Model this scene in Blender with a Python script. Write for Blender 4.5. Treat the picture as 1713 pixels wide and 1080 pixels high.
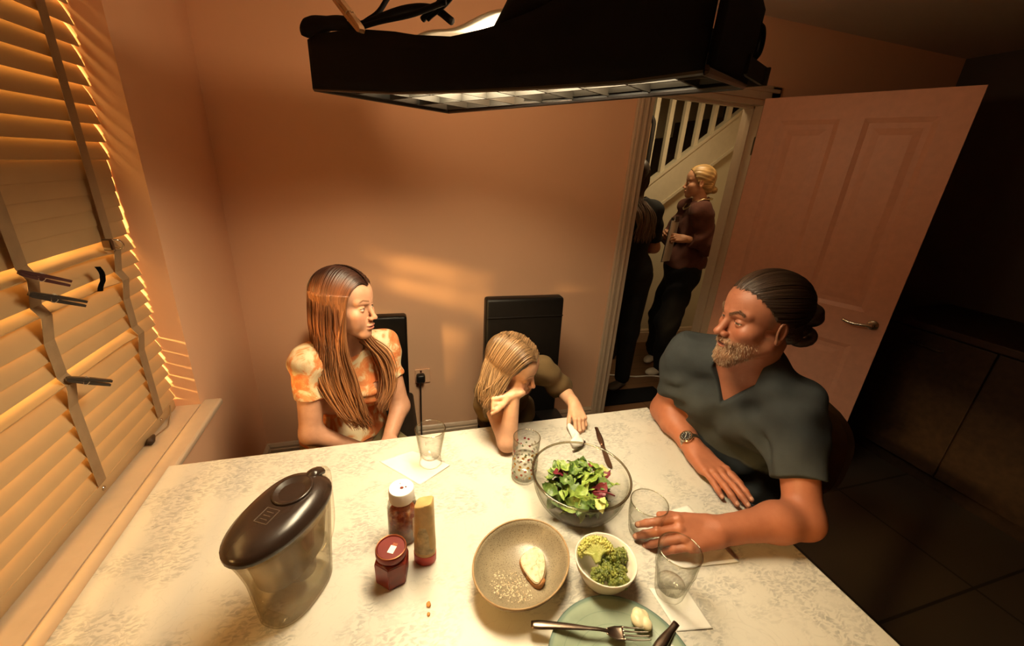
import bpy, bmesh, math, random
import numpy as np
from mathutils import Vector, Matrix
PI = math.pi
scene = bpy.context.scene
for o in list(bpy.data.objects):
    bpy.data.objects.remove(o)
COL = scene.collection

# ------------------------------------------------------------------ camera
cam_d = bpy.data.cameras.new('camera')
cam = bpy.data.objects.new('camera', cam_d)
COL.objects.link(cam)
cam_d.sensor_fit = 'HORIZONTAL'
cam_d.sensor_width = 36.0
cam_d.lens = 681.38 / 1713.0 * 36.0
cam_d.clip_start = 0.02
RX, DN, FW = None, None, None
_vz, _vy, _pp, _f = np.array([740, 2320.]), np.array([640, 265.]), np.array([856.5, 540.]), 681.38
_dy = np.array([*(_vy - _pp), _f]); _dy /= np.linalg.norm(_dy)
_dz = -np.array([*(_vz - _pp), _f]); _dz /= np.linalg.norm(_dz)
_dx = np.cross(_dy, _dz)
_R = np.stack([_dx, _dy, _dz])
cm = Matrix.Identity(4)
for i in range(3):
    cm[i][0], cm[i][1], cm[i][2] = _R[i, 0], -_R[i, 1], -_R[i, 2]
cm[2][3] = 1.6
cam.matrix_world = cm
scene.camera = cam

# ------------------------------------------------------------------ world, lights, exposure
vs = scene.view_settings
scene.display_settings.display_device = 'sRGB'
vs.view_transform = 'Standard'
vs.look = 'None'
vs.gamma = 1.0
vs.use_curve_mapping = False
vs.exposure = 0.0
scene.cycles.use_denoising = True
scene.cycles.max_bounces = 8
scene.cycles.diffuse_bounces = 5
scene.cycles.transparent_max_bounces = 24
scene.cycles.sample_clamp_indirect = 4.0
scene.cycles.caustics_reflective = False
scene.cycles.caustics_refractive = False
w = bpy.data.worlds.new('night'); scene.world = w
w.use_nodes = True
w.node_tree.nodes['Background'].inputs[0].default_value = (1.0, 0.45, 0.18, 1)
w.node_tree.nodes['Background'].inputs[1].default_value = 0.0022

def add_light(name, kind, loc, target, energy, color, **kw):
    d = bpy.data.lights.new(name, kind)
    d.energy = energy; d.color = color
    for k, v in kw.items():
        setattr(d, k, v)
    o = bpy.data.objects.new(name, d); COL.objects.link(o)
    o.location = loc
    o.rotation_euler = (Vector(target) - Vector(loc)).to_track_quat('-Z', 'Y').to_euler()
    return o

LAMP_C = Vector((0.235, 0.925, 0))
# bulbs of the fixture hanging over the table: facing down through its egg crate
lamp_l = add_light('table_fixture_bulb', 'AREA', (LAMP_C.x, LAMP_C.y, 1.793), (LAMP_C.x, LAMP_C.y, 0), 32, (1.0, 0.82, 0.52), shape='RECTANGLE', size=0.62, size_y=0.24)
lamp_l.data.spread = math.radians(180)
lamp_l.rotation_euler = (0, 0, math.atan2(-0.88, 0.47))
# bulb light that escapes upwards through the open top of the fixture
for p_, e_ in (((0.225, 1.285, 1.852), 1.4), ((0.34, 1.05, 1.852), 7.0), ((0.47, 0.77, 1.852), 1.8)):
    add_light('table_fixture_upper_bulb', 'POINT', p_, (0, 0, 0), e_ * 1.1, (1.0, 0.64, 0.34), shadow_soft_size=0.04)
add_light('fixture_reflector_bulb', 'POINT', (0.20, 0.86, 1.812), (0, 0, 0), 1.5, (1.0, 0.74, 0.45), shadow_soft_size=0.02)
# low evening light outside the window, and an added fill below it
add_light('street_lamp', 'SPOT', (-3.44, -1.30, 2.02), (-0.75, 0.70, 1.10), 2050, (1.0, 0.58, 0.18), spot_size=math.radians(60), spot_blend=0.2, shadow_soft_size=0.16)
add_light('outdoor_glow', 'AREA', (-1.45, 0.75, 3.0), (-0.74, 0.75, 1.1), 145, (1.0, 0.58, 0.19), shape='RECTANGLE', size=2.6, size_y=0.8)
add_light('slat_fill_light', 'SPOT', (-2.3, 0.35, 0.42), (-0.75, 0.80, 1.0), 900, (1.0, 0.60, 0.21), spot_size=math.radians(95), spot_blend=0.4, shadow_soft_size=0.08)  # unseen fill, added to brighten the undersides of the blind slats
# ceiling light in the hall
add_light('hall_ceiling_light', 'AREA', (2.02, 2.58, 2.36), (2.05, 2.6, 0), 9, (1.0, 0.76, 0.42), shape='DISK', size=0.30)

# ------------------------------------------------------------------ object helpers
def link(name, me, mat=None, parent=None, smooth=False):
    o = bpy.data.objects.new(name, me)
    COL.objects.link(o)
    if mat is not None:
        for m in (mat if isinstance(mat, (list, tuple)) else [mat]):
            me.materials.append(m)
    if smooth:
        me.polygons.foreach_set('use_smooth', [True] * len(me.polygons))
    if parent is not None:
        o.parent = parent
        o.matrix_parent_inverse = Matrix.Translation(parent.location).inverted()
    return o

def obj(name, bm, mat=None, parent=None, smooth=False, autosmooth=None):
    bmesh.ops.recalc_face_normals(bm, faces=bm.faces[:])
    me = bpy.data.meshes.new(name)
    bm.to_mesh(me); bm.free()
    o = link(name, me, mat, parent, smooth or autosmooth is not None)
    if autosmooth is not None:
        try:
            me.set_sharp_from_angle(angle=math.radians(autosmooth))
        except Exception:
            pass
    return o

def tag(o, label=None, cat=None, group=None, kind=None):
    if label: o['label'] = label
    if cat: o['category'] = cat
    if group: o['group'] = group
    if kind: o['kind'] = kind
    return o

def thing(name, label, cat, loc=(0, 0, 0), group=None):
    o = bpy.data.objects.new(name, None); COL.objects.link(o)
    o.location = loc
    o.empty_display_size = 0.05
    return tag(o, label, cat, group)

def struct(name, bm, mat, parent=None, **kw):
    o = obj(name, bm, mat, parent, **kw)
    if parent is None: o['kind'] = 'structure'
    return o

def B():
    return bmesh.new()

def box(bm, lo, hi, M=None, bevel=0.0, seg=2):
    lo, hi = Vector(lo), Vector(hi)
    c, s = (lo + hi) / 2, hi - lo
    m = Matrix.Translation(c) @ Matrix.Diagonal((s.x, s.y, s.z, 1))
    if M is not None: m = M @ m
    r = bmesh.ops.create_cube(bm, size=1.0, matrix=m)
    if bevel > 0:
        es = set()
        for v in r['verts']:
            es.update(v.link_edges)
        bmesh.ops.bevel(bm, geom=list(es), offset=bevel, segments=seg, affect='EDGES', profile=0.5)
    return bm

def lathe(bm, prof, c=(0, 0, 0), segs=48, sx=1.0, sy=1.0, rz=0.0, caps=True, mod=None):
    """prof: list of (r, z); closed at r==0"""
    rings = []
    cr, sr = math.cos(rz), math.sin(rz)
    for r, z in prof:
        if r <= 1e-6:
            rings.append([bm.verts.new((c[0], c[1], c[2] + z))])
            continue
        ring = []
        for i in range(segs):
            a = 2 * PI * i / segs
            rr = r * (mod(a, z) if mod else 1.0)
            x, y = rr * math.cos(a) * sx, rr * math.sin(a) * sy
            ring.append(bm.verts.new((c[0] + x * cr - y * sr, c[1] + x * sr + y * cr, c[2] + z)))
        rings.append(ring)
    for a, b in zip(rings[:-1], rings[1:]):
        if len(a) == 1 and len(b) == 1: continue
        for i in range(segs):
            j = (i + 1) % segs
            if len(a) == 1: bm.faces.new((a[0], b[j], b[i]))
            elif len(b) == 1: bm.faces.new((a[i], a[j], b[0]))
            else: bm.faces.new((a[i], a[j], b[j], b[i]))
    if caps:
        for rg in (rings[0], rings[-1]):
            if len(rg) > 2:
                try: bm.faces.new(rg)
                except ValueError: pass
    return bm

def smooth_path(pts, n=8):
    P = [Vector(p) for p in pts]
    if len(P) < 3: return P
    out = []
    for i in range(len(P) - 1):
        p0 = P[i - 1] if i > 0 else P[i] * 2 - P[i + 1]
        p1, p2 = P[i], P[i + 1]
        p3 = P[i + 2] if i + 2 < len(P) else P[i + 1] * 2 - P[i]
        for k in range(n):
            t = k / n
            out.append(0.5 * ((2 * p1) + (-p0 + p2) * t + (2 * p0 - 5 * p1 + 4 * p2 - p3) * t * t + (-p0 + 3 * p1 - 3 * p2 + p3) * t ** 3))
    out.append(P[-1])
    return out

def tube(bm, pts, r, segs=8, flat=1.0, up=None, caps=True):
    """r: number or function of t in 0..1; flat: thickness ratio along 'up'"""
    P = [Vector(p) for p in pts]
    n = len(P)
    rings = []
    ref = Vector(up) if up is not None else None
    prev = None
    for i in range(n):
        t = (P[min(i + 1, n - 1)] - P[max(i - 1, 0)]).normalized()
        if ref is not None:
            u = (ref - t * ref.dot(t))
        elif prev is not None:
            u = prev - t * prev.dot(t)
        else:
            u = t.orthogonal()
        if u.length < 1e-6: u = t.orthogonal()
        u.normalize(); prev = u
        v = t.cross(u)
        rad = r(i / max(1, n - 1)) if callable(r) else r
        rings.append([bm.verts.new(P[i] + u * (math.cos(2 * PI * k / segs) * rad * flat) + v * (math.sin(2 * PI * k / segs) * rad)) for k in range(segs)])
    for a, b in zip(rings[:-1], rings[1:]):
        for k in range(segs):
            j = (k + 1) % segs
            bm.faces.new((a[k], a[j], b[j], b[k]))
    if caps:
        bm.faces.new(rings[0][::-1]); bm.faces.new(rings[-1])
    return bm

def prism(bm, poly, z0, z1, M=None):
    a = [bm.verts.new((p[0], p[1], z0)) for p in poly]
    b = [bm.verts.new((p[0], p[1], z1)) for p in poly]
    n = len(poly)
    bm.faces.new(a[::-1]); bm.faces.new(b)
    for i in range(n):
        j = (i + 1) % n
        bm.faces.new((a[i], a[j], b[j], b[i]))
    if M is not None:
        bmesh.ops.transform(bm, matrix=M, verts=a + b)
    return bm

def grid_sheet(bm, fn, nu, nv, closed_u=False):
    V = [[bm.verts.new(fn(i / (nu - 1 if not closed_u else nu), j / (nv - 1))) for j in range(nv)] for i in range(nu)]
    for i in range(nu if closed_u else nu - 1):
        for j in range(nv - 1):
            k = (i + 1) % nu
            bm.faces.new((V[i][j], V[k][j], V[k][j + 1], V[i][j + 1]))
    return bm

def copy_tree(o, parent=None):
    c = o.copy(); COL.objects.link(c)
    if parent is not None: c.parent = parent
    for ch in o.children:
        copy_tree(ch, c)
    return c

# ------------------------------------------------------------------ materials
def lin(c):
    return tuple(((x / 12.92) if x <= 0.04045 else ((x + 0.055) / 1.055) ** 2.4) for x in c)

def S(r, g, b):
    return lin((r / 255, g / 255, b / 255))

class N:
    """small node-tree writer"""
    def __init__(s, name):
        s.m = bpy.data.materials.new(name); s.m.use_nodes = True
        s.t = s.m.node_tree
        s.b = s.t.nodes['Principled BSDF']
        s.out = s.t.nodes['Material Output']
    def n(s, typ, **kw):
        nd = s.t.nodes.new(typ)
        for k, v in kw.items():
            if k.startswith('i_'):
                key = k[2:]
                key = int(key) if key.isdigit() else key.replace('_', ' ')
                nd.inputs[key].default_value = v
            else: setattr(nd, k, v)
        return nd
    def l(s, a, b): s.t.links.new(a, b)
    def coord(s, kind='Object', scale=(1, 1, 1)):
        tc = s.n('ShaderNodeTexCoord'); mp = s.n('ShaderNodeMapping')
        mp.inputs['Scale'].default_value = scale
        s.l(tc.outputs[kind], mp.inputs[0])
        return mp.outputs[0]
    def ramp(s, fac, stops):
        r = s.n('ShaderNodeValToRGB')
        e = r.color_ramp.elements
        while len(e) < len(stops): e.new(0.5)
        for k, (p, c) in enumerate(stops):
            e[k].position = p; e[k].color = (*c[:3], 1)
        s.l(fac, r.inputs[0])
        return r.outputs[0]
    def mix(s, fac, a, b, mode='MIX'):
        m = s.n('ShaderNodeMix', data_type='RGBA', blend_type=mode)
        if isinstance(fac, (int, float)): m.inputs[0].default_value = fac
        else: s.l(fac, m.inputs[0])
        for k, v in ((6, a), (7, b)):
            if isinstance(v, tuple): m.inputs[k].default_value = (*v[:3], 1)
            else: s.l(v, m.inputs[k])
        return m.outputs[2]
    def math(s, op, a, b=0.0, c=None):
        m = s.n('ShaderNodeMath', operation=op)
        for k, v in enumerate((a, b) if c is None else (a, b, c)):
            if isinstance(v, (int, float)): m.inputs[k].default_value = v
            else: s.l(v, m.inputs[k])
        return m.outputs[0]
    def noise(s, vec, scale, detail=3, rough=0.5, dist=0.0):
        nz = s.n('ShaderNodeTexNoise'); s.l(vec, nz.inputs['Vector'])
        nz.inputs['Scale'].default_value = scale; nz.inputs['Detail'].default_value = detail
        nz.inputs['Roughness'].default_value = rough; nz.inputs['Distortion'].default_value = dist
        return nz.outputs[0]
    def bump(s, h, strength=0.2, dist=0.01):
        b = s.n('ShaderNodeBump'); b.inputs['Strength'].default_value = strength; b.inputs['Distance'].default_value = dist
        s.l(h, b.inputs['Height']); s.l(b.outputs[0], s.b.inputs['Normal'])
    def col(s, c):
        if isinstance(c, tuple): s.b.inputs['Base Color'].default_value = (*c[:3], 1)
        else: s.l(c, s.b.inputs['Base Color'])
        return s
    def set(s, **kw):
        for k, v in kw.items():
            s.b.inputs[k.replace('_', ' ')].default_value = v
        return s

def plain(name, c, rough=0.5, metal=0.0, var=0.06, vscale=30.0, bump=0.0, bscale=200.0, spec=0.5, **kw):
    n = N(name)
    v = n.coord()
    nz = n.noise(v, vscale, 4)
    d = tuple(x * (1 - var * 2) for x in c); e = tuple(min(1, x * (1 + var * 2)) for x in c)
    n.col(n.ramp(nz, [(0.25, d), (0.75, e)]))
    n.set(Roughness=rough, Metallic=metal)
    n.b.inputs['Specular IOR Level'].default_value = spec
    if bump: n.bump(n.noise(v, bscale, 2), bump, 0.002)
    for k, x in kw.items(): n.b.inputs[k.replace('_', ' ')].default_value = x
    return n.m

def glass(name, tint=(1, 1, 1), edge=(0.42, 0.43, 0.34), refl=0.035, power=2.6):
    """clear table glass: see-through face on, darker and shinier towards its grazing edges"""
    n = N(name)
    lw = n.n('ShaderNodeLayerWeight'); lw.inputs[0].default_value = 0.5
    f = n.math('POWER', lw.outputs['Facing'], power)
    tr = n.n('ShaderNodeBsdfTransparent'); n.l(n.mix(f, tint, edge), tr.inputs[0])
    gl = n.n('ShaderNodeBsdfGlossy'); gl.inputs['Roughness'].default_value = 0.03
    fac = n.math('ADD', n.math('MULTIPLY', f, 0.42), refl)
    ms = n.n('ShaderNodeMixShader'); n.l(fac, ms.inputs[0]); n.l(tr.outputs[0], ms.inputs[1]); n.l(gl.outputs[0], ms.inputs[2])
    n.l(ms.outputs[0], n.out.inputs[0])
    n.t.nodes.remove(n.b)
    return n.m

M = {}
def wallmat(name, c):
    n = N(name); v = n.coord('Object')
    n.col(n.ramp(n.noise(v, 2.2, 5), [(0.3, tuple(x * 0.96 for x in c)), (0.7, c)]))
    n.set(Roughness=0.85); n.b.inputs['Specular IOR Level'].default_value = 0.25
    n.bump(n.noise(v, 260, 3), 0.12, 0.002)
    return n.m
M['wall'] = wallmat('peach_wall_paint', (0.84, 0.515, 0.325))
M['wallL'] = M['wall']
M['wallR'] = wallmat('shaded_wall_paint', (0.10, 0.085, 0.07))  # lack of light on the kitchen side is put into this wall's colour
M['hallwall'] = wallmat('hall_wall_paint', (0.62, 0.56, 0.40))
M['ceil'] = wallmat('ceiling_paint', (0.60, 0.52, 0.44))
M['white'] = plain('white_gloss_paint', (0.54, 0.42, 0.30), 0.38, var=0.02)
M['doorp'] = plain('door_paint', (0.72, 0.385, 0.27), 0.42, var=0.03)
M['slat'] = plain('blind_slat_paint', (0.46, 0.315, 0.165), 0.45, var=0.03, vscale=8)
M['tape'] = plain('blind_tape_weave', (0.30, 0.20, 0.11), 0.8, bump=0.3, bscale=900)
M['black'] = plain('black_cloth', (0.006, 0.006, 0.007), 0.9, spec=0.1, bump=0.2, bscale=500)
M['blackpl'] = plain('black_plastic', (0.010, 0.009, 0.009), 0.4)
M['leather'] = plain('black_leather', (0.006, 0.005, 0.0045), 0.40, bump=0.25, bscale=350, spec=0.22)
M['steel'] = plain('worn_steel', (0.55, 0.50, 0.44), 0.28, 1.0)
M['cutlery'] = plain('stainless_cutlery', (0.20, 0.15, 0.115), 0.30, 1.0, var=0.12)
M['chrome'] = plain('chrome', (0.7, 0.68, 0.62), 0.15, 1.0)
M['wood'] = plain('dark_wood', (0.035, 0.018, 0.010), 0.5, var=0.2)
M['glass'] = glass('clear_glass')
M['tumbler'] = glass('tumbler_glass', (1, 1, 1), (0.55, 0.55, 0.46), 0.04, 3.4)
M['rimglass'] = glass('rim_glass', (0.90, 0.89, 0.80), (0.45, 0.45, 0.34), 0.10, 1.2)
M['bowlglass'] = glass('bowl_glass', (1, 1, 1), (0.60, 0.60, 0.50), 0.035, 3.2)
M['jugglass'] = glass('clear_jug_plastic', (0.99, 0.98, 0.95), (0.72, 0.68, 0.58), 0.035, 2.4)
M['water'] = glass('water', (0.98, 0.98, 0.96), (0.8, 0.82, 0.75), 0.012, 3.0)
M['napkin'] = plain('white_paper', (0.82, 0.80, 0.74), 0.9, var=0.02, bump=0.3, bscale=120)
# ================================================================== ROOM SHELL
XL, YB, ZC = -0.67, 2.10, 2.42          # left wall, back wall, ceiling
# tiled floor of the dining room
n = N('dark_floor_tile'); v = n.coord('Object')
br = n.n('ShaderNodeTexBrick'); n.l(v, br.inputs['Vector'])
br.offset = 0.0; br.inputs['Scale'].default_value = 1.0
br.inputs['Brick Width'].default_value = 0.6; br.inputs['Row Height'].default_value = 0.6
br.inputs['Mortar Size'].default_value = 0.006; br.inputs['Mortar Smooth'].default_value = 0.1
br.inputs['Color1'].default_value = (0.062, 0.048, 0.036, 1); br.inputs['Color2'].default_value = (0.07, 0.054, 0.04, 1)
br.inputs['Mortar'].default_value = (0.018, 0.014, 0.012, 1)
n.col(n.mix(n.noise(v, 9, 5), br.outputs['Color'], (0.07, 0.055, 0.042), 'MIX') if False else br.outputs['Color'])
n.set(Roughness=0.55)
M['tile'] = n.m
n = N('hall_floor_boards'); v = n.coord('Object', (1, 1, 1))
br = n.n('ShaderNodeTexBrick'); n.l(v, br.inputs['Vector'])
br.inputs['Scale'].default_value = 1.0; br.inputs['Brick Width'].default_value = 1.2; br.inputs['Row Height'].default_value = 0.12
br.inputs['Mortar Size'].default_value = 0.002
br.inputs['Color1'].default_value = (0.17, 0.085, 0.04, 1); br.inputs['Color2'].default_value = (0.13, 0.065, 0.03, 1); br.inputs['Mortar'].default_value = (0.03, 0.015, 0.01, 1)
n.col(br.outputs['Color']); n.set(Roughness=0.4)
M['boards'] = n.m

bm = B(); box(bm, (-0.95, -2.0, -0.05), (3.72, 2.16, 0.0))
f = struct('floor', bm, M['tile']); 
bm = B(); box(bm, (0.6, 2.16, -0.05), (3.72, 4.4, 0.0)); struct('floor_hall', bm, M['boards'])
bm = B(); box(bm, (-0.95, -2.0, ZC), (3.72, 2.22, ZC + 0.06)); struct('ceiling', bm, M['ceil'])
bm = B(); box(bm, (0.6, 2.22, ZC), (3.72, 4.4, ZC + 0.06)); struct('ceiling_hall', bm, M['ceil'])

OX0, OX1, OZ = 1.345, 2.10, 2.035       # the doorway
bm = B()
box(bm, (-0.95, YB, 0), (OX0, YB + 0.12, ZC)); box(bm, (OX1, YB, 0), (3.72, YB + 0.12, ZC)); box(bm, (OX0, YB, OZ), (OX1, YB + 0.12, ZC))
struct('wall_back', bm, M['wall'])
WY0, WY1, WZ0, WZ1 = -1.25, 1.52, 0.71, 2.18
bm = B()
box(bm, (XL - 0.28, WY1, 0), (XL, YB, ZC)); box(bm, (XL - 0.28, -2.0, 0), (XL, WY0, ZC))
box(bm, (XL - 0.28, WY0, 0), (XL, WY1, WZ0 - 0.004)); box(bm, (XL - 0.28, WY0, WZ1), (XL, WY1, ZC))
struct('wall_left', bm, M['wallL'])
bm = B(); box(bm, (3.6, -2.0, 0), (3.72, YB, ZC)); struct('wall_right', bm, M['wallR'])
bm = B(); box(bm, (-0.95, -2.12, 0), (3.72, -2.0, ZC)); struct('wall_front', bm, M['wall'])
bm = B(); box(bm, (3.22, YB + 0.12, 0), (3.34, 3.30, ZC)); struct('wall_hall_right', bm, M['hallwall'])
bm = B(); box(bm, (0.6, YB + 0.12, 0), (0.72, 4.4, ZC)); struct('wall_hall_left', bm, M['hallwall'])
bm = B(); box(bm, (0.6, 4.28, 0), (3.72, 4.4, ZC)); struct('wall_hall_back', bm, M['hallwall'])
# triangular wall under the stairs
SX0, SZ0, SSL = 2.236, 1.548, 0.78       # a point of the string's upper edge and its slope
def strz(x): return SZ0 + (x - SX0) * SSL
bm = B()
xa = SX0 - (SZ0 / SSL)
poly = [(xa + 0.02, 0.0), (3.22, 0.0), (3.22, strz(3.22) - 0.10), (xa + 0.15, 0.0 + 0.02)]
vs_ = [[bm.verts.new((x, y, max(z, 0))) for x, z in poly] for y in (3.305, 3.385)]
bm.faces.new(vs_[0]); bm.faces.new(vs_[1][::-1])
for i in range(4):
    j = (i + 1) % 4
    bm.faces.new((vs_[0][i], vs_[0][j], vs_[1][j], vs_[1][i]))
struct('wall_hall_stair', bm, M['hallwall'])

def skirting(name, p0, p1, nrm, h=0.125, t=0.018, mat=None):
    """moulded board between two floor points, nrm = direction into the room"""
    p0, p1, nrm = Vector(p0), Vector(p1), Vector(nrm)
    prof = [(0.0, 0.0), (t, 0.0), (t, h - 0.035), (t * 0.75, h - 0.03), (t * 0.75, h - 0.018), (t * 0.35, h - 0.006), (0.0, h)]
    bm = B()
    a = [bm.verts.new(p0 + nrm * u + Vector((0, 0, z))) for u, z in prof]
    b = [bm.verts.new(p1 + nrm * u + Vector((0, 0, z))) for u, z in prof]
    for i in range(len(prof) - 1): bm.faces.new((a[i], a[i + 1], b[i + 1], b[i]))
    bm.faces.new(a); bm.faces.new(b[::-1])
    return struct(name, bm, mat or M['white'])
skirting('baseboard_back', (XL, YB, 0), (1.275, YB, 0), (0, -1, 0))
skirting('baseboard_left', (XL, -2, 0), (XL, YB, 0), (1, 0, 0))
skirting('baseboard_back_right', (2.18, YB, 0), (3.6, YB, 0), (0, -1, 0))
skirting('baseboard_hall_right', (3.22, YB + 0.12, 0), (3.22, 3.305, 0), (-1, 0, 0), 0.14)
skirting('baseboard_hall_stair', (xa + 0.2, 3.305, 0), (3.22, 3.305, 0), (0, -1, 0), 0.14)

# door casing (both reveals, head, architraves)
bm = B()
def archi(lo, hi): box(bm, lo, hi, bevel=0.006)
archi((OX0 - 0.075, YB - 0.020, 0), (OX0 - 0.004, YB, OZ + 0.075)); archi((OX0 - 0.060, YB - 0.028, 0), (OX0 - 0.040, YB - 0.018, OZ + 0.06)); archi((OX0 - 0.022, YB - 0.026, 0), (OX0 - 0.006, YB - 0.016, OZ + 0.02))
archi((OX1 + 0.004, YB - 0.020, 0), (OX1 + 0.075, YB, OZ + 0.075)); archi((OX0 - 0.075, YB - 0.020, OZ + 0.004), (OX1 + 0.075, YB, OZ + 0.075)); archi((OX0 - 0.06, YB - 0.028, OZ + 0.04), (OX1 + 0.06, YB - 0.018, OZ + 0.06))
struct('trim_1', bm, M['white'])
bm = B()
box(bm, (OX0 - 0.004, YB - 0.012, 0), (OX0 + 0.024, YB + 0.132, OZ)); box(bm, (OX1 - 0.024, YB - 0.012, 0), (OX1 + 0.004, YB + 0.132, OZ)); box(bm, (OX0, YB - 0.012, OZ - 0.024), (OX1, YB + 0.132, OZ))
box(bm, (OX0 + 0.02, YB + 0.045, 0), (OX0 + 0.034, YB + 0.075, OZ)); box(bm, (OX1 - 0.034, YB + 0.045, 0), (OX1 - 0.02, YB + 0.075, OZ)); box(bm, (OX0, YB + 0.045, OZ - 0.036), (OX1, YB + 0.075, OZ - 0.02))
box(bm, (OX0 - 0.075, YB + 0.12, 0), (OX0 - 0.002, YB + 0.14, OZ + 0.07)); box(bm, (OX1 + 0.002, YB + 0.12, 0), (OX1 + 0.075, YB + 0.14, OZ + 0.07))
struct('trim_2', bm, M['white'])

# ------------------------------------------------------------------ the open panelled door
HP = Vector((2.085, 2.085, 0)); FE = Vector((2.46, 1.32, 0))
dv = (FE - HP); DL = dv.length; dv.normalize()
DM = Matrix(((dv.x, -dv.y, 0, HP.x), (dv.y, dv.x, 0, HP.y), (0, 0, 1, 0.008), (0, 0, 0, 1)))   # local x along the leaf, local y = its normal
# which normal side faces the camera? local y = (-dv.y, dv.x)
DH, DT = 2.035, 0.038
cam_side = 1 if Vector((-dv.y, dv.x)).dot(Vector((0, 0)) - Vector((HP.x, HP.y))) > 0 else -1
y_c = cam_side
door = tag(bpy.data.objects.new('door_1', bpy.data.meshes.new('door_1')), kind='structure')
bm = B()
core = 0.022
box(bm, (0, -core / 2, 0), (DL, core / 2, DH), DM)
st = 0.105
cols = [(0, st), (DL / 2 - 0.05, DL / 2 + 0.05), (DL - st, DL)]
rows = [(0, 0.20), (0.80, 0.99), (DH - 0.115, DH)]
for a, b in cols: box(bm, (a, -DT / 2, 0), (b, DT / 2, DH), DM)
for a, b in rows:
    for c0, c1 in ((st, DL / 2 - 0.05), (DL / 2 + 0.05, DL - st)): box(bm, (c0, -DT / 2, a), (c1, DT / 2, b), DM)
for xa_, xb_ in ((st, DL / 2 - 0.05), (DL / 2 + 0.05, DL - st)):
    for za, zb in ((0.20, 0.80), (0.99, DH - 0.115)):
        for sgn in (1, -1):
            # ovolo moulding round the panel + raised field
            y0, y1 = (core / 2, DT / 2 - 0.001) if sgn > 0 else (-DT / 2 + 0.001, -core / 2)
            def wedge(a, b, inner):
                pass
            wd = 0.022
            pts_o = [(xa_, za), (xb_, za), (xb_, zb), (xa_, zb)]
            pts_i = [(xa_ + wd, za + wd), (xb_ - wd, za + wd), (xb_ - wd, zb - wd), (xa_ + wd, zb - wd)]
            yo, yi = sgn * (DT / 2 - 0.001), sgn * (core / 2 + 0.0005)
            O = [bm.verts.new(DM @ Vector((p[0], yo, p[1]))) for p in pts_o]
            I = [bm.verts.new(DM @ Vector((p[0], yi, p[1]))) for p in pts_i]
            for i in range(4):
                j = (i + 1) % 4
                bm.faces.new((O[i], O[j], I[j], I[i]))
            g1, g2 = 0.045, 0.075
            A = [bm.verts.new(DM @ Vector((x, yi, z))) for x, z in ((xa_ + g1, za + g1), (xb_ - g1, za + g1), (xb_ - g1, zb - g1), (xa_ + g1, zb - g1))]
            C = [bm.verts.new(DM @ Vector((x, sgn * (DT / 2 - 0.004), z))) for x, z in ((xa_ + g2, za + g2), (xb_ - g2, za + g2), (xb_ - g2, zb - g2), (xa_ + g2, zb - g2))]
            for i in range(4):
                j = (i + 1) % 4
                bm.faces.new((A[i], A[j], C[j], C[i]))
            bm.faces.new(C)
bmesh.ops.recalc_face_normals(bm, faces=bm.faces[:])
bm.to_mesh(door.data); bm.free(); door.data.materials.append(M['doorp']); COL.objects.link(door)
bm = B()
hz, hx = 0.935, DL - 0.055
yy = y_c * DT / 2
M2 = DM @ Matrix.Translation((hx, yy, hz)) @ Matrix.Rotation(-PI / 2 * y_c, 4, 'X')
lt = B(); lathe(lt, [(0.0, 0.0), (0.026, 0.0), (0.026, 0.006), (0.022, 0.009), (0.011, 0.010), (0.011, 0.040), (0.0, 0.042)], segs=24)
bmesh.ops.transform(lt, matrix=M2, verts=lt.verts[:])
me_ = bpy.data.meshes.new('tmp'); lt.to_mesh(me_); lt.free(); bm.from_mesh(me_); bpy.data.meshes.remove(me_)
tube(bm, smooth_path([DM @ Vector((hx + 0.004, yy + y_c * 0.040, hz)), DM @ Vector((hx - 0.03, yy + y_c * 0.046, hz)), DM @ Vector((hx - 0.08, yy + y_c * 0.046, hz - 0.004)), DM @ Vector((hx - 0.125, yy + y_c * 0.042, hz + 0.004))], 6), 0.0085, 10)
obj('door_handle', bm, M['chrome'], door, smooth=True)
for z in (0.25, 1.80):
    bm = B(); box(bm, (HP.x - 0.012, HP.y - 0.012, z - 0.05), (HP.x + 0.010, HP.y + 0.012, z + 0.05), bevel=0.004)
    obj('door_hinge', bm, M['cutlery'], door)

# ------------------------------------------------------------------ window, sill, blind
bm = B()
fx0, fx1 = XL - 0.25, XL - 0.19
for y0, y1 in ((WY0, WY0 + 0.06), (0.10, 0.17), (WY1 - 0.06, WY1)): box(bm, (fx0, y0, WZ0), (fx1, y1, WZ1), bevel=0.004)
for z0, z1 in ((WZ0, WZ0 + 0.06), (WZ1 - 0.06, WZ1)): box(bm, (fx0, WY0, z0), (fx1, WY1, z1), bevel=0.004)
win = struct('window_1', bm, M['white'])
for y0, y1 in ((WY0 + 0.06, 0.10), (0.17, WY1 - 0.06)):
    bm = B(); box(bm, (fx0 + 0.024, y0, WZ0 + 0.06), (fx0 + 0.030, y1, WZ1 - 0.06))
    obj('pane', bm, M['glass'], win)
bm = B()
box(bm, (XL - 0.19, WY0, 0.712), (XL, WY1, 0.735)); box(bm, (XL - 0.001, WY0 - 0.05, 0.712), (-0.612, WY1 + 0.035, 0.735), bevel=0.008, seg=3)
struct('trim_3', bm, M['white'])

random.seed(3)
XB = -0.752
blind = thing('venetian_blind', 'wide slatted venetian blind hanging in the window beside the table', 'blind', (XB, 0.2, 0.735))
bm = B()
z = 2.12
slz = []
while z > 1.535: slz.append((z, 69)); z -= 0.0455
z = 1.531
while z > 1.36: slz.append((z, 83)); z -= 0.0405
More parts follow.
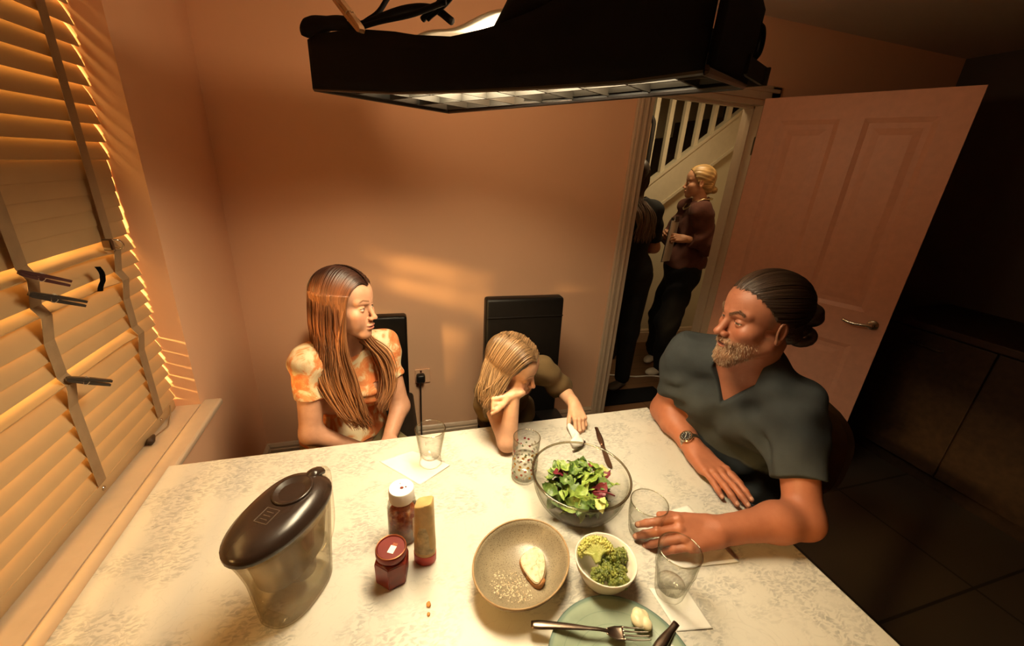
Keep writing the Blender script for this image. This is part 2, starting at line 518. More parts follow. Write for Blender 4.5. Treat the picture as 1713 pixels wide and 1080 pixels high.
# slats disturbed by the pegs: a few lie flat and leave gaps
slz += [(1.322, 12), (1.280, 64), (1.238, 14), (1.197, 63), (1.153, 62), (1.110, 62), (1.070, 12), (1.028, 60)]
z = 0.980
while z > 0.79: slz.append((z, 60)); z -= 0.0455
def slat(bm, zc, tilt, y0, y1, w=0.055, th=0.0028, ny=40):
    t = math.radians(tilt + random.uniform(-1.5, 1.5)); tw = math.radians(random.uniform(-1.2, 1.2)); sg = random.uniform(-0.003, 0.003)
    nx = 6
    top, bot = [], []
    for i in range(ny + 1):
        u = i / ny; y = y0 + (y1 - y0) * u
        tt = t + tw * (u - 0.5) + (math.radians(66) - t) * max(0.0, min(1.0, (y - 1.36) / 0.07)) * (tilt < 64); dz = sg * math.sin(u * 9) * 0.6
        ra, rb = [], []
        for j in range(nx + 1):
            s = (j / nx - 0.5) * w
            hgt = 0.0022 * (1 - (2 * j / nx - 1) ** 2)
            for lst, hh in ((ra, hgt + th), (rb, hgt)):
                # s>0 : room side, lower
                lst.append(bm.verts.new((XB + s * math.cos(tt) + hh * math.sin(tt), y, zc + dz - s * math.sin(tt) + hh * math.cos(tt))))
        top.append(ra); bot.append(rb)
    for i in range(ny):
        for j in range(nx):
            bm.faces.new((top[i][j], top[i][j + 1], top[i + 1][j + 1], top[i + 1][j]))
            bm.faces.new((bot[i][j], bot[i + 1][j], bot[i + 1][j + 1], bot[i][j + 1]))
        for q in (0, nx):
            bm.faces.new((top[i][q], top[i + 1][q], bot[i + 1][q], bot[i][q]))
    for e in (0, ny):
        for j in range(nx):
            bm.faces.new((top[e][j], bot[e][j], bot[e][j + 1], top[e][j + 1]))
for zc, tilt in slz:
    slat(bm, zc, tilt, WY0 + 0.006, WY1 - 0.004 + random.uniform(-0.003, 0.002))
obj('slats', bm, M['slat'], blind, autosmooth=40)
for ty in (1.40, 1.09, 0.35, -0.5):
    bm = B()
    pts = []
    # room-side ribbon runs over the slats' lower edges
    prof = []
    for zc, tilt in slz:
        t = math.radians(tilt)
        prof.append((XB + (0.0175 if tilt > 30 else 0.0290), zc - 0.0275 * math.sin(t)))
    prof = [(XB + 0.02, 2.16)] + prof + [(XB + 0.012, 0.765)]
    a = [[bm.verts.new((x + dx_, ty + s * 0.0165, z)) for x, z in prof] for dx_, s in ((0, -1), (0, 1), (0.0008, 1), (0.0008, -1))]
    for i in range(len(prof) - 1):
        for q in range(4):
            r = (q + 1) % 4
            bm.faces.new((a[q][i], a[r][i], a[r][i + 1], a[q][i + 1]))
    obj('ladder_tape', bm, M['tape'], blind)
bm = B(); box(bm, (XB - 0.02, WY0 + 0.012, 0.7365), (XB + 0.016, WY1 - 0.014, 0.772), bevel=0.006)
rail = obj('bottom_rail', bm, M['slat'], blind, autosmooth=40)
for ty in (1.40, 1.09, 0.35):
    bm = B(); lathe(bm, [(0.0, 0.006), (0.004, 0.005), (0.006, 0.002), (0.006, 0.0)], segs=16)
    bmesh.ops.transform(bm, matrix=Matrix.Translation((XB + 0.015, ty, 0.756)) @ Matrix.Rotation(PI / 2, 4, 'Y'), verts=bm.verts[:])
    obj('rail_plug', bm, M['chrome'], rail, smooth=True)
# cord tassel resting on the sill against the bottom rail
cd = thing('cord_tassel', 'small wooden blind cord tassel lying on the sill against the bottom rail', 'tassel', (-0.722, 1.30, 0.735))
bm = B(); lathe(bm, [(0.0, 0.0), (0.009, 0.002), (0.011, 0.012), (0.007, 0.026), (0.004, 0.034), (0.0, 0.036)], segs=16)
bmesh.ops.transform(bm, matrix=Matrix.Translation((-0.722, 1.285, 0.7455)) @ Matrix.Rotation(-1.3, 4, 'X'), verts=bm.verts[:])
obj('knob', bm, M['wood'], cd, smooth=True)
bm = B(); tube(bm, smooth_path([(-0.722, 1.318, 0.747), (-0.720, 1.36, 0.740), (-0.716, 1.385, 0.739), (-0.722, 1.41, 0.738), (-0.727, 1.44, 0.75), (-0.729, 1.455, 0.778)], 6), 0.0018, 6)
obj('cord', bm, M['tape'], cd, smooth=True)

def peg(label, p, q, mat, name='clothes_peg'):
    """spring clothes peg gripping a slat edge: p = jaw end, q = tail end"""
    p, q = Vector(p), Vector(q)
    t = thing(name, label, 'peg', p, 'pegs clipped on the blind')
    ax = (q - p).normalized(); L = (q - p).length
    up = Vector((0, 0, 1)); up = (up - ax * up.dot(ax)).normalized(); sd = ax.cross(up)
    R = Matrix(((ax.x, sd.x, up.x, p.x), (ax.y, sd.y, up.y, p.y), (ax.z, sd.z, up.z, p.z), (0, 0, 0, 1)))
    for sgn in (1, -1):
        bm = B()
        prof = [(0, 0.0002), (L * 0.45, 0.0004), (L, 0.0022), (L, 0.0075), (L * 0.5, 0.0080), (L * 0.06, 0.006), (0, 0.0035)]
        a = [bm.verts.new(R @ Vector((x, -0.006, z * sgn))) for x, z in prof]
        b = [bm.verts.new(R @ Vector((x, 0.006, z * sgn))) for x, z in prof]
        for i in range(len(prof)):
            j = (i + 1) % len(prof)
            bm.faces.new((a[i], a[j], b[j], b[i]))
        bm.faces.new(a[::-1]); bm.faces.new(b)
        obj('jaw', bm, mat, t)
    bm = B()
    tube(bm, [R @ Vector((L * 0.42 + 0.005 * math.cos(a), (-0.0075 + 0.015 * a / (6 * PI)), 0.009 * math.sin(a))) for a in np.linspace(0, 6 * PI, 48)], 0.0009, 5)
    obj('spring', bm, M['steel'], t, smooth=True)
    return t
M['pegd'] = plain('dark_peg_plastic', (0.025, 0.018, 0.014), 0.5)
M['pegr'] = plain('dark_red_peg_plastic', (0.06, 0.012, 0.012), 0.5)
peg('dark red clothes peg on the blind, topmost of the pegs on the nearer tape', (-0.718, 1.055, 1.340), (-0.672, 1.105, 1.302), M['pegr'])
peg('thick black clothes peg on the blind just below the dark red peg', (-0.720, 1.062, 1.292), (-0.664, 1.118, 1.250), M['pegd'])
peg('dark clothes peg on the blind, lowest of the pegs near the sill', (-0.722, 1.080, 1.082), (-0.672, 1.128, 1.040), M['pegd'])
# black tape loop stuck on a slat
bm = B()
grid_sheet(bm, lambda u, v: Vector((-0.712 + 0.006 * math.sin(u * PI) + 0.003 * math.sin(v * 5), 1.268 + 0.020 * u + 0.012 * math.sin(v * PI * 1.4) * (1 if v > .5 else .4), 1.300 - 0.062 * v - 0.004 * u)), 4, 9)
r = bmesh.ops.solidify(bm, geom=bm.faces[:], thickness=0.0015)
tag(obj('tape_strip', bm, M['black']), 'short black strip of tape stuck on the blind slats right of the pegs', 'tape')
cl = thing('cable_clip', 'small shiny metal clip on the blind at the bright gap near the far tape', 'clip', (-0.712, 1.372, 1.335))
bm = B(); tube(bm, smooth_path([(-0.722, 1.352, 1.346), (-0.700, 1.360, 1.352), (-0.692, 1.372, 1.340), (-0.704, 1.384, 1.324), (-0.724, 1.380, 1.330)], 6), 0.0028, 8)
obj('wire_loop', bm, M['chrome'], cl, smooth=True)
bm = B(); box(bm, (-0.725, 1.345, 1.325), (-0.704, 1.36, 1.355), bevel=0.003); obj('jaw', bm, M['cutlery'], cl)

# ------------------------------------------------------------------ wall socket with plug
sk = tag(struct('wall_socket', B(), None), None)
bpy.data.objects.remove(sk)
so = thing('wall_socket', 'wall socket low on the back wall behind the black plug', 'socket', (0.160, YB, 0.463))
bm = B(); box(bm, (0.118, YB - 0.009, 0.42), (0.204, YB - 0.0005, 0.506), bevel=0.004); obj('plate', bm, M['wall'], so)
bm = B(); box(bm, (0.146, YB - 0.012, 0.488), (0.156, YB - 0.008, 0.500)); obj('switch', bm, M['pegr'], so)
pl = thing('mains_plug', 'black mains plug with hanging cable in the back wall socket', 'plug', (0.148, YB - 0.012, 0.463))
bm = B(); box(bm, (0.124, YB - 0.052, 0.438), (0.172, YB - 0.0095, 0.488), bevel=0.012, seg=3); obj('plug_body', bm, M['blackpl'], pl, autosmooth=40)
bm = B(); tube(bm, smooth_path([(0.147, YB - 0.032, 0.440), (0.146, YB - 0.034, 0.36), (0.146, YB - 0.036, 0.20), (0.150, YB - 0.05, 0.06), (0.19, YB - 0.08, 0.0045), (0.32, YB - 0.09, 0.0045)], 8), 0.0042, 8)
obj('cable', bm, M['blackpl'], pl, smooth=True)

# ------------------------------------------------------------------ kitchen unit in the dark on the right
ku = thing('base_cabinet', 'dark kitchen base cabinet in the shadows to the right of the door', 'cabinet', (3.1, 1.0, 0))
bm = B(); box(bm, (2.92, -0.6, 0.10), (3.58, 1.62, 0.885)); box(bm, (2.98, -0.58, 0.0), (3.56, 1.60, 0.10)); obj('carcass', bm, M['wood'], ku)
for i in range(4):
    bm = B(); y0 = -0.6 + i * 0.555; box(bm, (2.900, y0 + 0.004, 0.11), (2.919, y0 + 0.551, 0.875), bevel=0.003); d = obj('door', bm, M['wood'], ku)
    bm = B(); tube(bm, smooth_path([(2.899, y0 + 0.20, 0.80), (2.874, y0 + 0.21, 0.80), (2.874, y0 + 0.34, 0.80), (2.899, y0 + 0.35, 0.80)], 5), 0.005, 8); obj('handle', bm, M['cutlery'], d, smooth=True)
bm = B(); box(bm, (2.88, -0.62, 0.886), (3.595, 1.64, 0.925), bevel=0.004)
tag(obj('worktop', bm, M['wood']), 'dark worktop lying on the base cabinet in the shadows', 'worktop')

# ------------------------------------------------------------------ hall: staircase
M['stairwhite'] = plain('stair_paint', (0.60, 0.54, 0.40), 0.45, var=0.02)
stc = thing('staircase', 'painted staircase rising to the right behind the people in the hall', 'staircase', (2.2, 3.35, 0))
def sprism(name, x0, x1, dz0, dz1, y0, y1, mat=M['stairwhite']):
    bm = B()
    P = [(x0, strz(x0) + dz0), (x1, strz(x1) + dz0), (x1, strz(x1) + dz1), (x0, strz(x0) + dz1)]
    a = [bm.verts.new((x, y0, z)) for x, z in P]; b = [bm.verts.new((x, y1, z)) for x, z in P]
    bm.faces.new(a); bm.faces.new(b[::-1])
    for i in range(4):
        j = (i + 1) % 4
        bm.faces.new((a[i], a[j], b[j], b[i]))
    return obj(name, bm, mat, stc)
sprism('stair_string', 0.75, 3.21, -0.27, 0.0, 3.255, 3.305)
sprism('string_cap', 0.75, 3.21, -0.005, 0.03, 3.245, 3.315)
sprism('string_moulding', 0.75, 3.21, -0.295, -0.265, 3.243, 3.305)
sprism('handrail', 0.9, 3.21, 0.80, 0.86, 3.25, 3.31)
sprism('wall_handrail', 0.9, 3.21, 0.30, 0.345, 4.20, 4.25)
for i in range(20):
    x = 1.02 + i * 0.145
    if x > 3.18: break
    bm = B(); box(bm, (x - 0.019, 3.262, strz(x) + 0.01), (x + 0.019, 3.298, strz(x) + 0.82)); obj('baluster', bm, M['stairwhite'], stc)
for i in range(11):
    bm = B(); x = 0.85 + i * 0.225; zt = strz(x) - 0.06
    box(bm, (x, 3.39, max(0, zt - 0.20)), (x + 0.24, 4.27, zt)); obj('tread', bm, M['wood'], stc)

# things in the hall
mr = thing('tall_mirror', 'tall black rounded frame standing behind the person in black in the hall', 'mirror', (1.85, 3.0, 0))
M['mirror'] = plain('mirror_glass', (0.45, 0.42, 0.36), 0.08, 1.0, var=0.0)
def rr(w, h, r, n=8):
    P = []
    for cx, cz, a0 in ((w / 2 - r, h - r, 0), (-w / 2 + r, h - r, PI / 2), (-w / 2 + r, r, PI), (w / 2 - r, r, 1.5 * PI)):
        for k in range(n + 1):
            a = a0 + PI / 2 * k / n
            P.append((cx + r * math.cos(a), cz + r * math.sin(a)))
    return P
MC = Vector((1.765, 2.98, 0.0))
bm = B(); P = [MC + Vector((x, 0, z + 0.004)) for x, z in rr(0.42, 2.02, 0.07)]; tube(bm, P + [P[0]], 0.020, 8, caps=False); obj('frame', bm, M['blackpl'], mr, smooth=True)
bm = B(); prism(bm, rr(0.40, 1.98, 0.06), -0.006, 0.006, Matrix.Translation(MC + Vector((0, 0, 0.024))) @ Matrix.Rotation(PI / 2, 4, 'X')); obj('glass', bm, M['mirror'], mr)
bm = B(); box(bm, (0.95, 2.25, 0.0005), (2.02, 2.44, 0.010), bevel=0.003)
tag(obj('door_mat', bm, M['black']), 'dark mat on the hall floor just beyond the doorway', 'mat')
bm = B(); tube(bm, smooth_path([(1.35, 2.76, 0.006), (1.7, 2.70, 0.006), (1.95, 2.62, 0.006), (2.14, 2.60, 0.006), (2.3, 2.50, 0.006)], 8), 0.006, 8)
tag(obj('floor_cable', bm, M['napkin'], smooth=True), 'thin white cable running over the hall floor by the feet', 'cable')
# ================================================================== FIXTURE OVER THE TABLE
ld = Vector((0.47, -0.88, 0)).normalized(); ls = Vector((-0.88, -0.47, 0)).normalized()   # along its length, across (towards the camera)
F_NL, F_NR, F_FL, F_FR = Vector((-0.154, 1.245, 0)), Vector((0.304, 0.388, 0)), Vector((0.207, 1.439, 0)), Vector((0.585, 0.640, 0))
LC = (F_NL + F_NR + F_FL + F_FR) / 4 + Vector((0, 0, 1.75))
LL, LW = 0.92, 0.41
def LP(a, b, z):
    u, v = (a + 1) / 2, (b + 1) / 2
    p = (F_FL * (1 - u) + F_FR * u) * (1 - v) + (F_NL * (1 - u) + F_NR * u) * v
    p.z = z
    return p
fx = thing('hanging_fixture', 'large black skirted light fixture hanging over the table', 'light fixture', LC)
M['gold'] = plain('egg_crate_fabric', (0.014, 0.011, 0.007), 0.7, var=0.08)
# skirt: four cloth sides, drooping along the near side and hung from a slack upper hem
def low(a): return float(np.interp((a + 1) / 2 * 0.972, [0, 0.387, 0.6, 0.75, 0.89, 0.972], [1.75, 1.718, 1.707, 1.701, 1.697, 1.699]))
def hem(a): return float(np.interp((a + 1) / 2 * 0.972, [0, 0.06, 0.25, 0.40, 0.47, 0.57, 0.66, 0.74, 0.83, 0.972], [1.853, 1.856, 1.838, 1.812, 1.797, 1.781, 1.780, 1.785, 1.80, 1.81]))
def skirt_side(fn, nu, name='skirt'):
    bm = B()
    grid_sheet(bm, fn, nu, 5)
    bmesh.ops.recalc_face_normals(bm, faces=bm.faces[:])
    bmesh.ops.solidify(bm, geom=bm.faces[:], thickness=0.004)
    return obj(name, bm, M['black'], fx, smooth=True)
skirt_side(lambda u, v: LP(2 * u - 1, 1 + 0.006 * v, low(2 * u - 1) + (hem(2 * u - 1) - low(2 * u - 1)) * v), 49)
skirt_side(lambda u, v: LP(2 * u - 1, -1 - 0.01 * v, 1.75 + 0.062 * v), 25)
skirt_side(lambda u, v: LP(-1 - 0.006 * v, 2 * u - 1, 1.75 + 0.105 * v), 13)
skirt_side(lambda u, v: LP(1 + 0.006 * v, 2 * u - 1, (1.75 - 0.051 * u) + (0.105 + 0.01 * u) * v), 13)
# egg crate
bm = B()
RM = Matrix(((ld.x, ls.x, 0, LC.x), (ld.y, ls.y, 0, LC.y), (0, 0, 1, 0), (0, 0, 0, 1)))
nx_, ny_ = 9, 4
for i in range(nx_ + 1):
    a = -LL / 2 + 0.02 + (LL - 0.04) * i / nx_
    box(bm, (a - 0.0025, -LW / 2 + 0.012, 1.752), (a + 0.0025, LW / 2 - 0.012, 1.778), RM)
for j in range(ny_ + 1):
    b = -LW / 2 + 0.014 + (LW - 0.028) * j / ny_
    box(bm, (-LL / 2 + 0.012, b - 0.0025, 1.7515), (LL / 2 - 0.012, b + 0.0025, 1.7775), RM)
obj('egg_crate', bm, M['gold'], fx)
# hem binding at the bottom of the skirt
bm = B()
tube(bm, [LP(2 * u - 1, 1, low(2 * u - 1)) for u in np.linspace(0, 1, 30)], 0.004, 6)
for q in (((-1, 1), (-1, -1)), ((-1, -1), (1, -1))): tube(bm, [LP(*q[0], 1.7505), LP(*q[1], 1.7505)], 0.006, 8)
tube(bm, [LP(1, -1, 1.7505), LP(1, 1, 1.6995)], 0.005, 8)
obj('lower_frame', bm, M['blackpl'], fx)
# white-lined reflector that shows glowing where the hem sags
M['lining'] = plain('white_reflector_cloth', (0.85, 0.80, 0.70), 0.7, var=0.02)
bm = B()
grid_sheet(bm, lambda u, v: LP(-0.28 + 1.18 * u, 0.66 - 0.95 * v, 1.826 + 0.012 * math.sin(v * PI) + 0.004 * math.sin(u * 19)), 25, 9)
bmesh.ops.recalc_face_normals(bm, faces=bm.faces[:]); bmesh.ops.solidify(bm, geom=bm.faces[:], thickness=0.003)
obj('reflector', bm, M['lining'], fx, smooth=True)
bm = B()
grid_sheet(bm, lambda u, v: LP(-0.96 + 1.9 * u, -0.96, 1.757 + 0.052 * v), 9, 3)
bmesh.ops.recalc_face_normals(bm, faces=bm.faces[:]); bmesh.ops.solidify(bm, geom=bm.faces[:], thickness=0.002)
obj('skirt_lining', bm, M['gold'], fx, smooth=True)
# black cloth draped over the right-hand part
bm = B()
def drape(u, v):
    a = 0.34 + 0.59 * u
    b = 1.02 - 1.55 * v
    s = math.sin(PI * min(1, max(0, v)))
    top = 1.80 + 0.20 * min(1, u / 0.40) ** 0.7 - 0.09 * max(0, (u - 0.72) / 0.28) ** 2
    e = hem(max(-1, min(1, a))) * (1 - v) + 1.90 * v - 0.012
    z = e + (top - e) * s ** 0.5 + 0.005 * math.sin(u * 23 + v * 7) * s
    return LP(a, b, z)
grid_sheet(bm, drape, 29, 15)
bmesh.ops.recalc_face_normals(bm, faces=bm.faces[:]); bmesh.ops.solidify(bm, geom=bm.faces[:], thickness=0.004)
obj('cloth_cover', bm, M['black'], fx, smooth=True)
# black tube frame and its suspension
bm = B()
tube(bm, smooth_path([LP(-0.95, 0.55, 1.895), LP(-0.80, 0.55, 1.893), LP(-0.45, 0.5, 1.895), LP(-0.25, 0.45, 1.882), LP(-0.14, 0.4, 1.855)], 8), 0.007, 8)
tube(bm, smooth_path([LP(-0.80, 0.55, 1.893), LP(-0.70, 0.4, 1.93), LP(-0.60, 0.2, 2.05), LP(-0.5, 0.1, 2.41)], 8), 0.006, 8)
tube(bm, smooth_path([LP(-0.30, 0.5, 1.865), LP(-0.16, 0.4, 1.91), LP(0.0, 0.2, 2.05), LP(0.1, 0.0, 2.41)], 8), 0.006, 8)
tube(bm, smooth_path([LP(-0.26, 0.5, 1.862), LP(-0.10, 0.4, 1.905), LP(0.08, 0.2, 2.05), LP(0.2, 0.0, 2.41)], 8), 0.004, 8)
tube(bm, smooth_path([LP(-0.60, 0.98, 1.842), LP(-0.40, 0.9, 1.848), LP(-0.2, 0.8, 1.850), LP(0.02, 0.8, 1.85)], 8), 0.005, 8)
obj('hanging_frame', bm, M['black'], fx, smooth=True)
bm = B(); lathe(bm, [(0.0, -0.012), (0.05, -0.012), (0.055, 0.0), (0.0, 0.0)], (LC.x, LC.y, ZC), segs=24)
obj('ceiling_plate', bm, M['blackpl'], fx)
# rolled cloth at the left corner, ring at the right end
bm = B()
tube(bm, smooth_path([LP(-0.99, 1.0, 1.858), LP(-0.97, 1.0, 1.874), LP(-0.86, 0.98, 1.874), LP(-0.70, 0.97, 1.866), LP(-0.52, 0.97, 1.848)], 6), lambda t: 0.014 + 0.008 * math.sin(min(1, t * 1.3 + 0.2) * PI), 12); obj('rolled_hem', bm, M['black'], fx, smooth=True)
bm = B(); c = LP(1.0, -1.0, 1.815)
e_ = (-ls)
tube(bm, [c + e_ * (0.012 - 0.018 * math.cos(a)) + Vector((0, 0, 0.020 * math.sin(a))) for a in np.linspace(0, 2 * PI, 28)], 0.007, 8)
obj('tie_ring', bm, M['black'], fx, smooth=True)
bm = B(); tube(bm, smooth_path([LP(1.0, -0.9, 1.835), c + e_ * 0.002 + Vector((0, 0, 0.010)), c + e_ * 0.002 - Vector((0, 0, 0.01)), LP(1.0, -0.95, 1.79)], 6), 0.007, 8); obj('tie_strap', bm, M['black'], fx, smooth=True)
pg = peg('pale wooden clothes peg clipped on the near hem of the black fixture', LP(-0.40, 1.06, 1.826), LP(-0.58, 1.10, 1.895), plain('pale_peg_wood', (0.45, 0.25, 0.12), 0.6, var=0.15), 'clothes_peg')
del pg['group']

# ================================================================== TABLE
TX0, TX1, TY0, TY1, TZ = -0.622, 0.952, 0.18, 1.158, 0.75
tb = thing('dining_table', 'long dining table standing against the window sill', 'table', (0.17, 0.67, 0))
bm = B(); box(bm, (TX0 + 0.006, TY0 + 0.006, TZ - 0.032), (TX1 - 0.006, TY1 - 0.006, TZ - 0.0035), bevel=0.004); obj('tabletop', bm, M['wood'], tb)
for x in (TX0 + 0.10, TX1 - 0.12):
    for y in (TY0 + 0.08, TY1 - 0.08):
        bm = B(); box(bm, (x - 0.03, y - 0.03, 0), (x + 0.03, y + 0.03, TZ - 0.03), bevel=0.004); obj('leg', bm, M['wood'], tb)
bm = B(); box(bm, (TX0 + 0.09, TY0 + 0.07, TZ - 0.11), (TX1 - 0.11, TY1 - 0.07, TZ - 0.031)); obj('apron', bm, M['wood'], tb)
# printed wipe-clean cloth
n = N('floral_table_cloth'); v = n.coord('Object')
base = n.ramp(n.noise(v, 6, 3), [(0.3, (0.585, 0.56, 0.49)), (0.7, (0.63, 0.605, 0.53))])
clump = n.ramp(n.noise(v, 7.5, 3, 0.55, 0.3), [(0.47, (0, 0, 0)), (0.56, (1, 1, 1))])
def vlin(scale, dist, lo, hi, off):
    mp = n.n('ShaderNodeMapping'); mp.inputs['Location'].default_value = off; n.l(v, mp.inputs[0])
    wv = n.n('ShaderNodeTexNoise'); n.l(mp.outputs[0], wv.inputs['Vector']); wv.inputs['Scale'].default_value = scale; wv.inputs['Detail'].default_value = 2.5; wv.inputs['Distortion'].default_value = dist
    d = n.math('ABSOLUTE', n.math('SUBTRACT', wv.outputs[0], 0.5))
    return n.ramp(d, [(lo, (1, 1, 1)), (hi, (0, 0, 0))])
l1 = vlin(30, 1.2, 0.010, 0.030, (0, 0, 0))
vo = n.n('ShaderNodeTexVoronoi'); vo.feature = 'F1'; vo.inputs['Scale'].default_value = 46
nzv = n.n('ShaderNodeTexNoise'); n.l(v, nzv.inputs['Vector']); nzv.inputs['Scale'].default_value = 30
vm = n.n('ShaderNodeVectorMath', operation='MULTIPLY_ADD'); n.l(nzv.outputs[1], vm.inputs[0]); vm.inputs[1].default_value = (0.03, 0.03, 0.0); n.l(v, vm.inputs[2]); n.l(vm.outputs[0], vo.inputs['Vector'])
dots = n.ramp(vo.outputs['Distance'], [(0.20, (1, 1, 1)), (0.30, (0, 0, 0))])
l3 = vlin(11, 2.5, 0.004, 0.012, (3.1, 1.7, 0))
def leaves(rot, scale, st, off):
    mp = n.n('ShaderNodeMapping'); mp.inputs['Rotation'].default_value = (0, 0, rot); mp.inputs['Scale'].default_value = (scale, scale * st, 1); mp.inputs['Location'].default_value = off
    n.l(vm.outputs[0], mp.inputs[0]); vv = n.n('ShaderNodeTexVoronoi'); vv.voronoi_dimensions = '2D'; vv.inputs['Scale'].default_value = 1.0; n.l(mp.outputs[0], vv.inputs['Vector'])
    return n.ramp(vv.outputs['Distance'], [(0.16, (1, 1, 1)), (0.30, (0, 0, 0))])
lv = n.math('MAXIMUM', leaves(0.6, 38, 2.6, (0, 0, 0)), n.math('MAXIMUM', leaves(-0.7, 34, 2.8, (3, 5, 0)), leaves(1.9, 42, 2.6, (7, 1, 0))))
m = n.math('MULTIPLY', n.math('MAXIMUM', n.math('MULTIPLY', lv, 0.8), n.math('MULTIPLY', l1, 0.6)), clump)
m = n.math('MAXIMUM', m, n.math('MULTIPLY', l3, 0.22))
fade = n.ramp(n.noise(v, 60, 2), [(0.25, (0.2, 0.2, 0.2)), (0.75, (0.75, 0.75, 0.75))])
n.col(n.mix(n.math('MULTIPLY', m, fade), base, (0.20, 0.205, 0.195)))
n.set(Roughness=0.33); n.b.inputs['Specular IOR Level'].default_value = 0.4
n.bump(n.noise(v, 5, 2), 0.10, 0.01)
M['cloth'] = n.m
bm = B(); box(bm, (TX0, TY0, TZ - 0.003), (TX1, TY1, TZ), bevel=0.0012)
# overhanging flaps
box(bm, (TX0 + 0.001, TY1 - 0.002, TZ - 0.040), (TX1 - 0.001, TY1 + 0.0005, TZ - 0.001)); box(bm, (TX1 - 0.002, TY0, TZ - 0.040), (TX1 + 0.0005, TY1, TZ - 0.001))
tag(obj('tablecloth', bm, M['cloth']), 'pale wipe-clean tablecloth with grey floral print covering the table', 'tablecloth')
TT = TZ + 0.0006

# ================================================================== CHAIRS
def leather_chair(label, x0, x1, yb, ztop):
    t = thing('dining_chair', label, 'chair', ((x0 + x1) / 2, yb, 0), 'black leather dining chairs')
    xm = (x0 + x1) / 2; w = x1 - x0
    bm = B(); box(bm, (x0 - 0.02, yb - 0.44, 0.40), (x1 + 0.02, yb - 0.005, 0.475), bevel=0.02, seg=3); obj('seat', bm, M['leather'], t, autosmooth=50)
    bm = B()
    box(bm, (x0, -0.030, 0), (x1, 0.030, ztop - 0.40), bevel=0.014, seg=3)
    for vtx in bm.verts:
        vtx.co.y += 0.03 * (vtx.co.z / 0.6) ** 1.5
    bmesh.ops.transform(bm, matrix=Matrix.Translation((0, yb, 0.40)), verts=bm.verts[:])
    bk = obj('backrest', bm, M['leather'], t, autosmooth=50)
    zs = ztop - 0.085
    bm = B(); tube(bm, [(x0 + 0.004, yb - 0.030 + 0.026, zs), (x1 - 0.004, yb - 0.030 + 0.026, zs)], 0.003, 6); 
    obj('stitched_seam', bm, M['leather'], bk)
    for sx in (x0 + 0.025, x1 - 0.025):
        for yy in (yb - 0.40, yb + 0.005):
            bm = B(); box(bm, (sx - 0.02, yy - 0.02, 0), (sx + 0.02, yy + 0.02, 0.41), bevel=0.003); obj('leg', bm, M['wood'], t)
    return t
leather_chair('black leather dining chair behind the woman with long hair', -0.345, 0.077, 1.925, 0.893)
leather_chair('black leather dining chair behind the child, straight top edge in full view', 0.405, 0.775, 1.64, 1.055)

# chair of the man: rounded back
M['tubleather'] = plain('brown_chair_leather', (0.070, 0.045, 0.022), 0.38, bump=0.2, bscale=300)
CH = Vector((1.225, 0.945, 0)); cf = Vector((-0.889, -0.458, 0)); clft = Vector((0.458, -0.889, 0))
CM = Matrix(((cf.x, clft.x, 0, CH.x), (cf.y, clft.y, 0, CH.y), (0, 0, 1, 0), (0, 0, 0, 1)))   # local x forward, y left
t = thing('round_backed_chair', 'brown round-backed chair the man in the grey T-shirt sits on', 'chair', CH)
bm = B(); lathe(bm, [(0.0, 0.40), (0.20, 0.40), (0.225, 0.415), (0.23, 0.445), (0.215, 0.465), (0.0, 0.472)], segs=40)
bmesh.ops.transform(bm, matrix=CM @ Matrix.Translation((0.06, 0, 0)), verts=bm.verts[:]); obj('seat', bm, M['tubleather'], t, smooth=True)
bm = B()
def backf(u, v):
    a = (u - 0.5) * 2.0
    s = 2 * v - 1
    half = 0.262 * math.sqrt(max(0.0, 1 - abs(s) ** 3.2)) + 0.004
    y = a * half
    return CM @ Vector((-0.165 + 0.9 * y * y, y + 0.035, 0.72 + 0.215 * s))
grid_sheet(bm, backf, 21, 21)
bmesh.ops.recalc_face_normals(bm, faces=bm.faces[:])
bmesh.ops.solidify(bm, geom=bm.faces[:], thickness=0.035)
obj('backrest', bm, M['tubleather'], t, autosmooth=60)
for s in (-0.10, 0.10):
    bm = B(); box(bm, (-0.185, s - 0.02, 0.43), (-0.155, s + 0.02, 0.56), CM, bevel=0.004); obj('back_post', bm, M['wood'], t)
for a, b in ((-0.10, -0.15), (-0.10, 0.15), (0.20, -0.15), (0.20, 0.15)):
    bm = B(); tube(bm, [CM @ Vector((0.06 + (a - 0.05) * 0.9, b * 0.9, 0.41)), CM @ Vector((0.06 + (a - 0.05) * 1.2, b * 1.2, 0.0))], lambda q: 0.02 - 0.006 * q, 12); obj('leg', bm, M['wood'], t, smooth=True)

# ================================================================== TABLEWARE
def glass_thing(name, label, c, outer, inner, cat='glass', mod=None, matl=None, tilt=None):
    t = thing(name, label, cat, c, None)
    bm = B(); lathe(bm, outer + inner[::-1], c, 64, caps=False, mod=mod)
    obj('bowl' if False else 'glass_wall', bm, matl or M['glass'], t, smooth=True)
    return t
def one(name, label, cat, bm, mat, smooth=True, **k):
    o = obj(name, bm, mat, None, smooth=smooth, **k)
    return tag(o, label, cat)

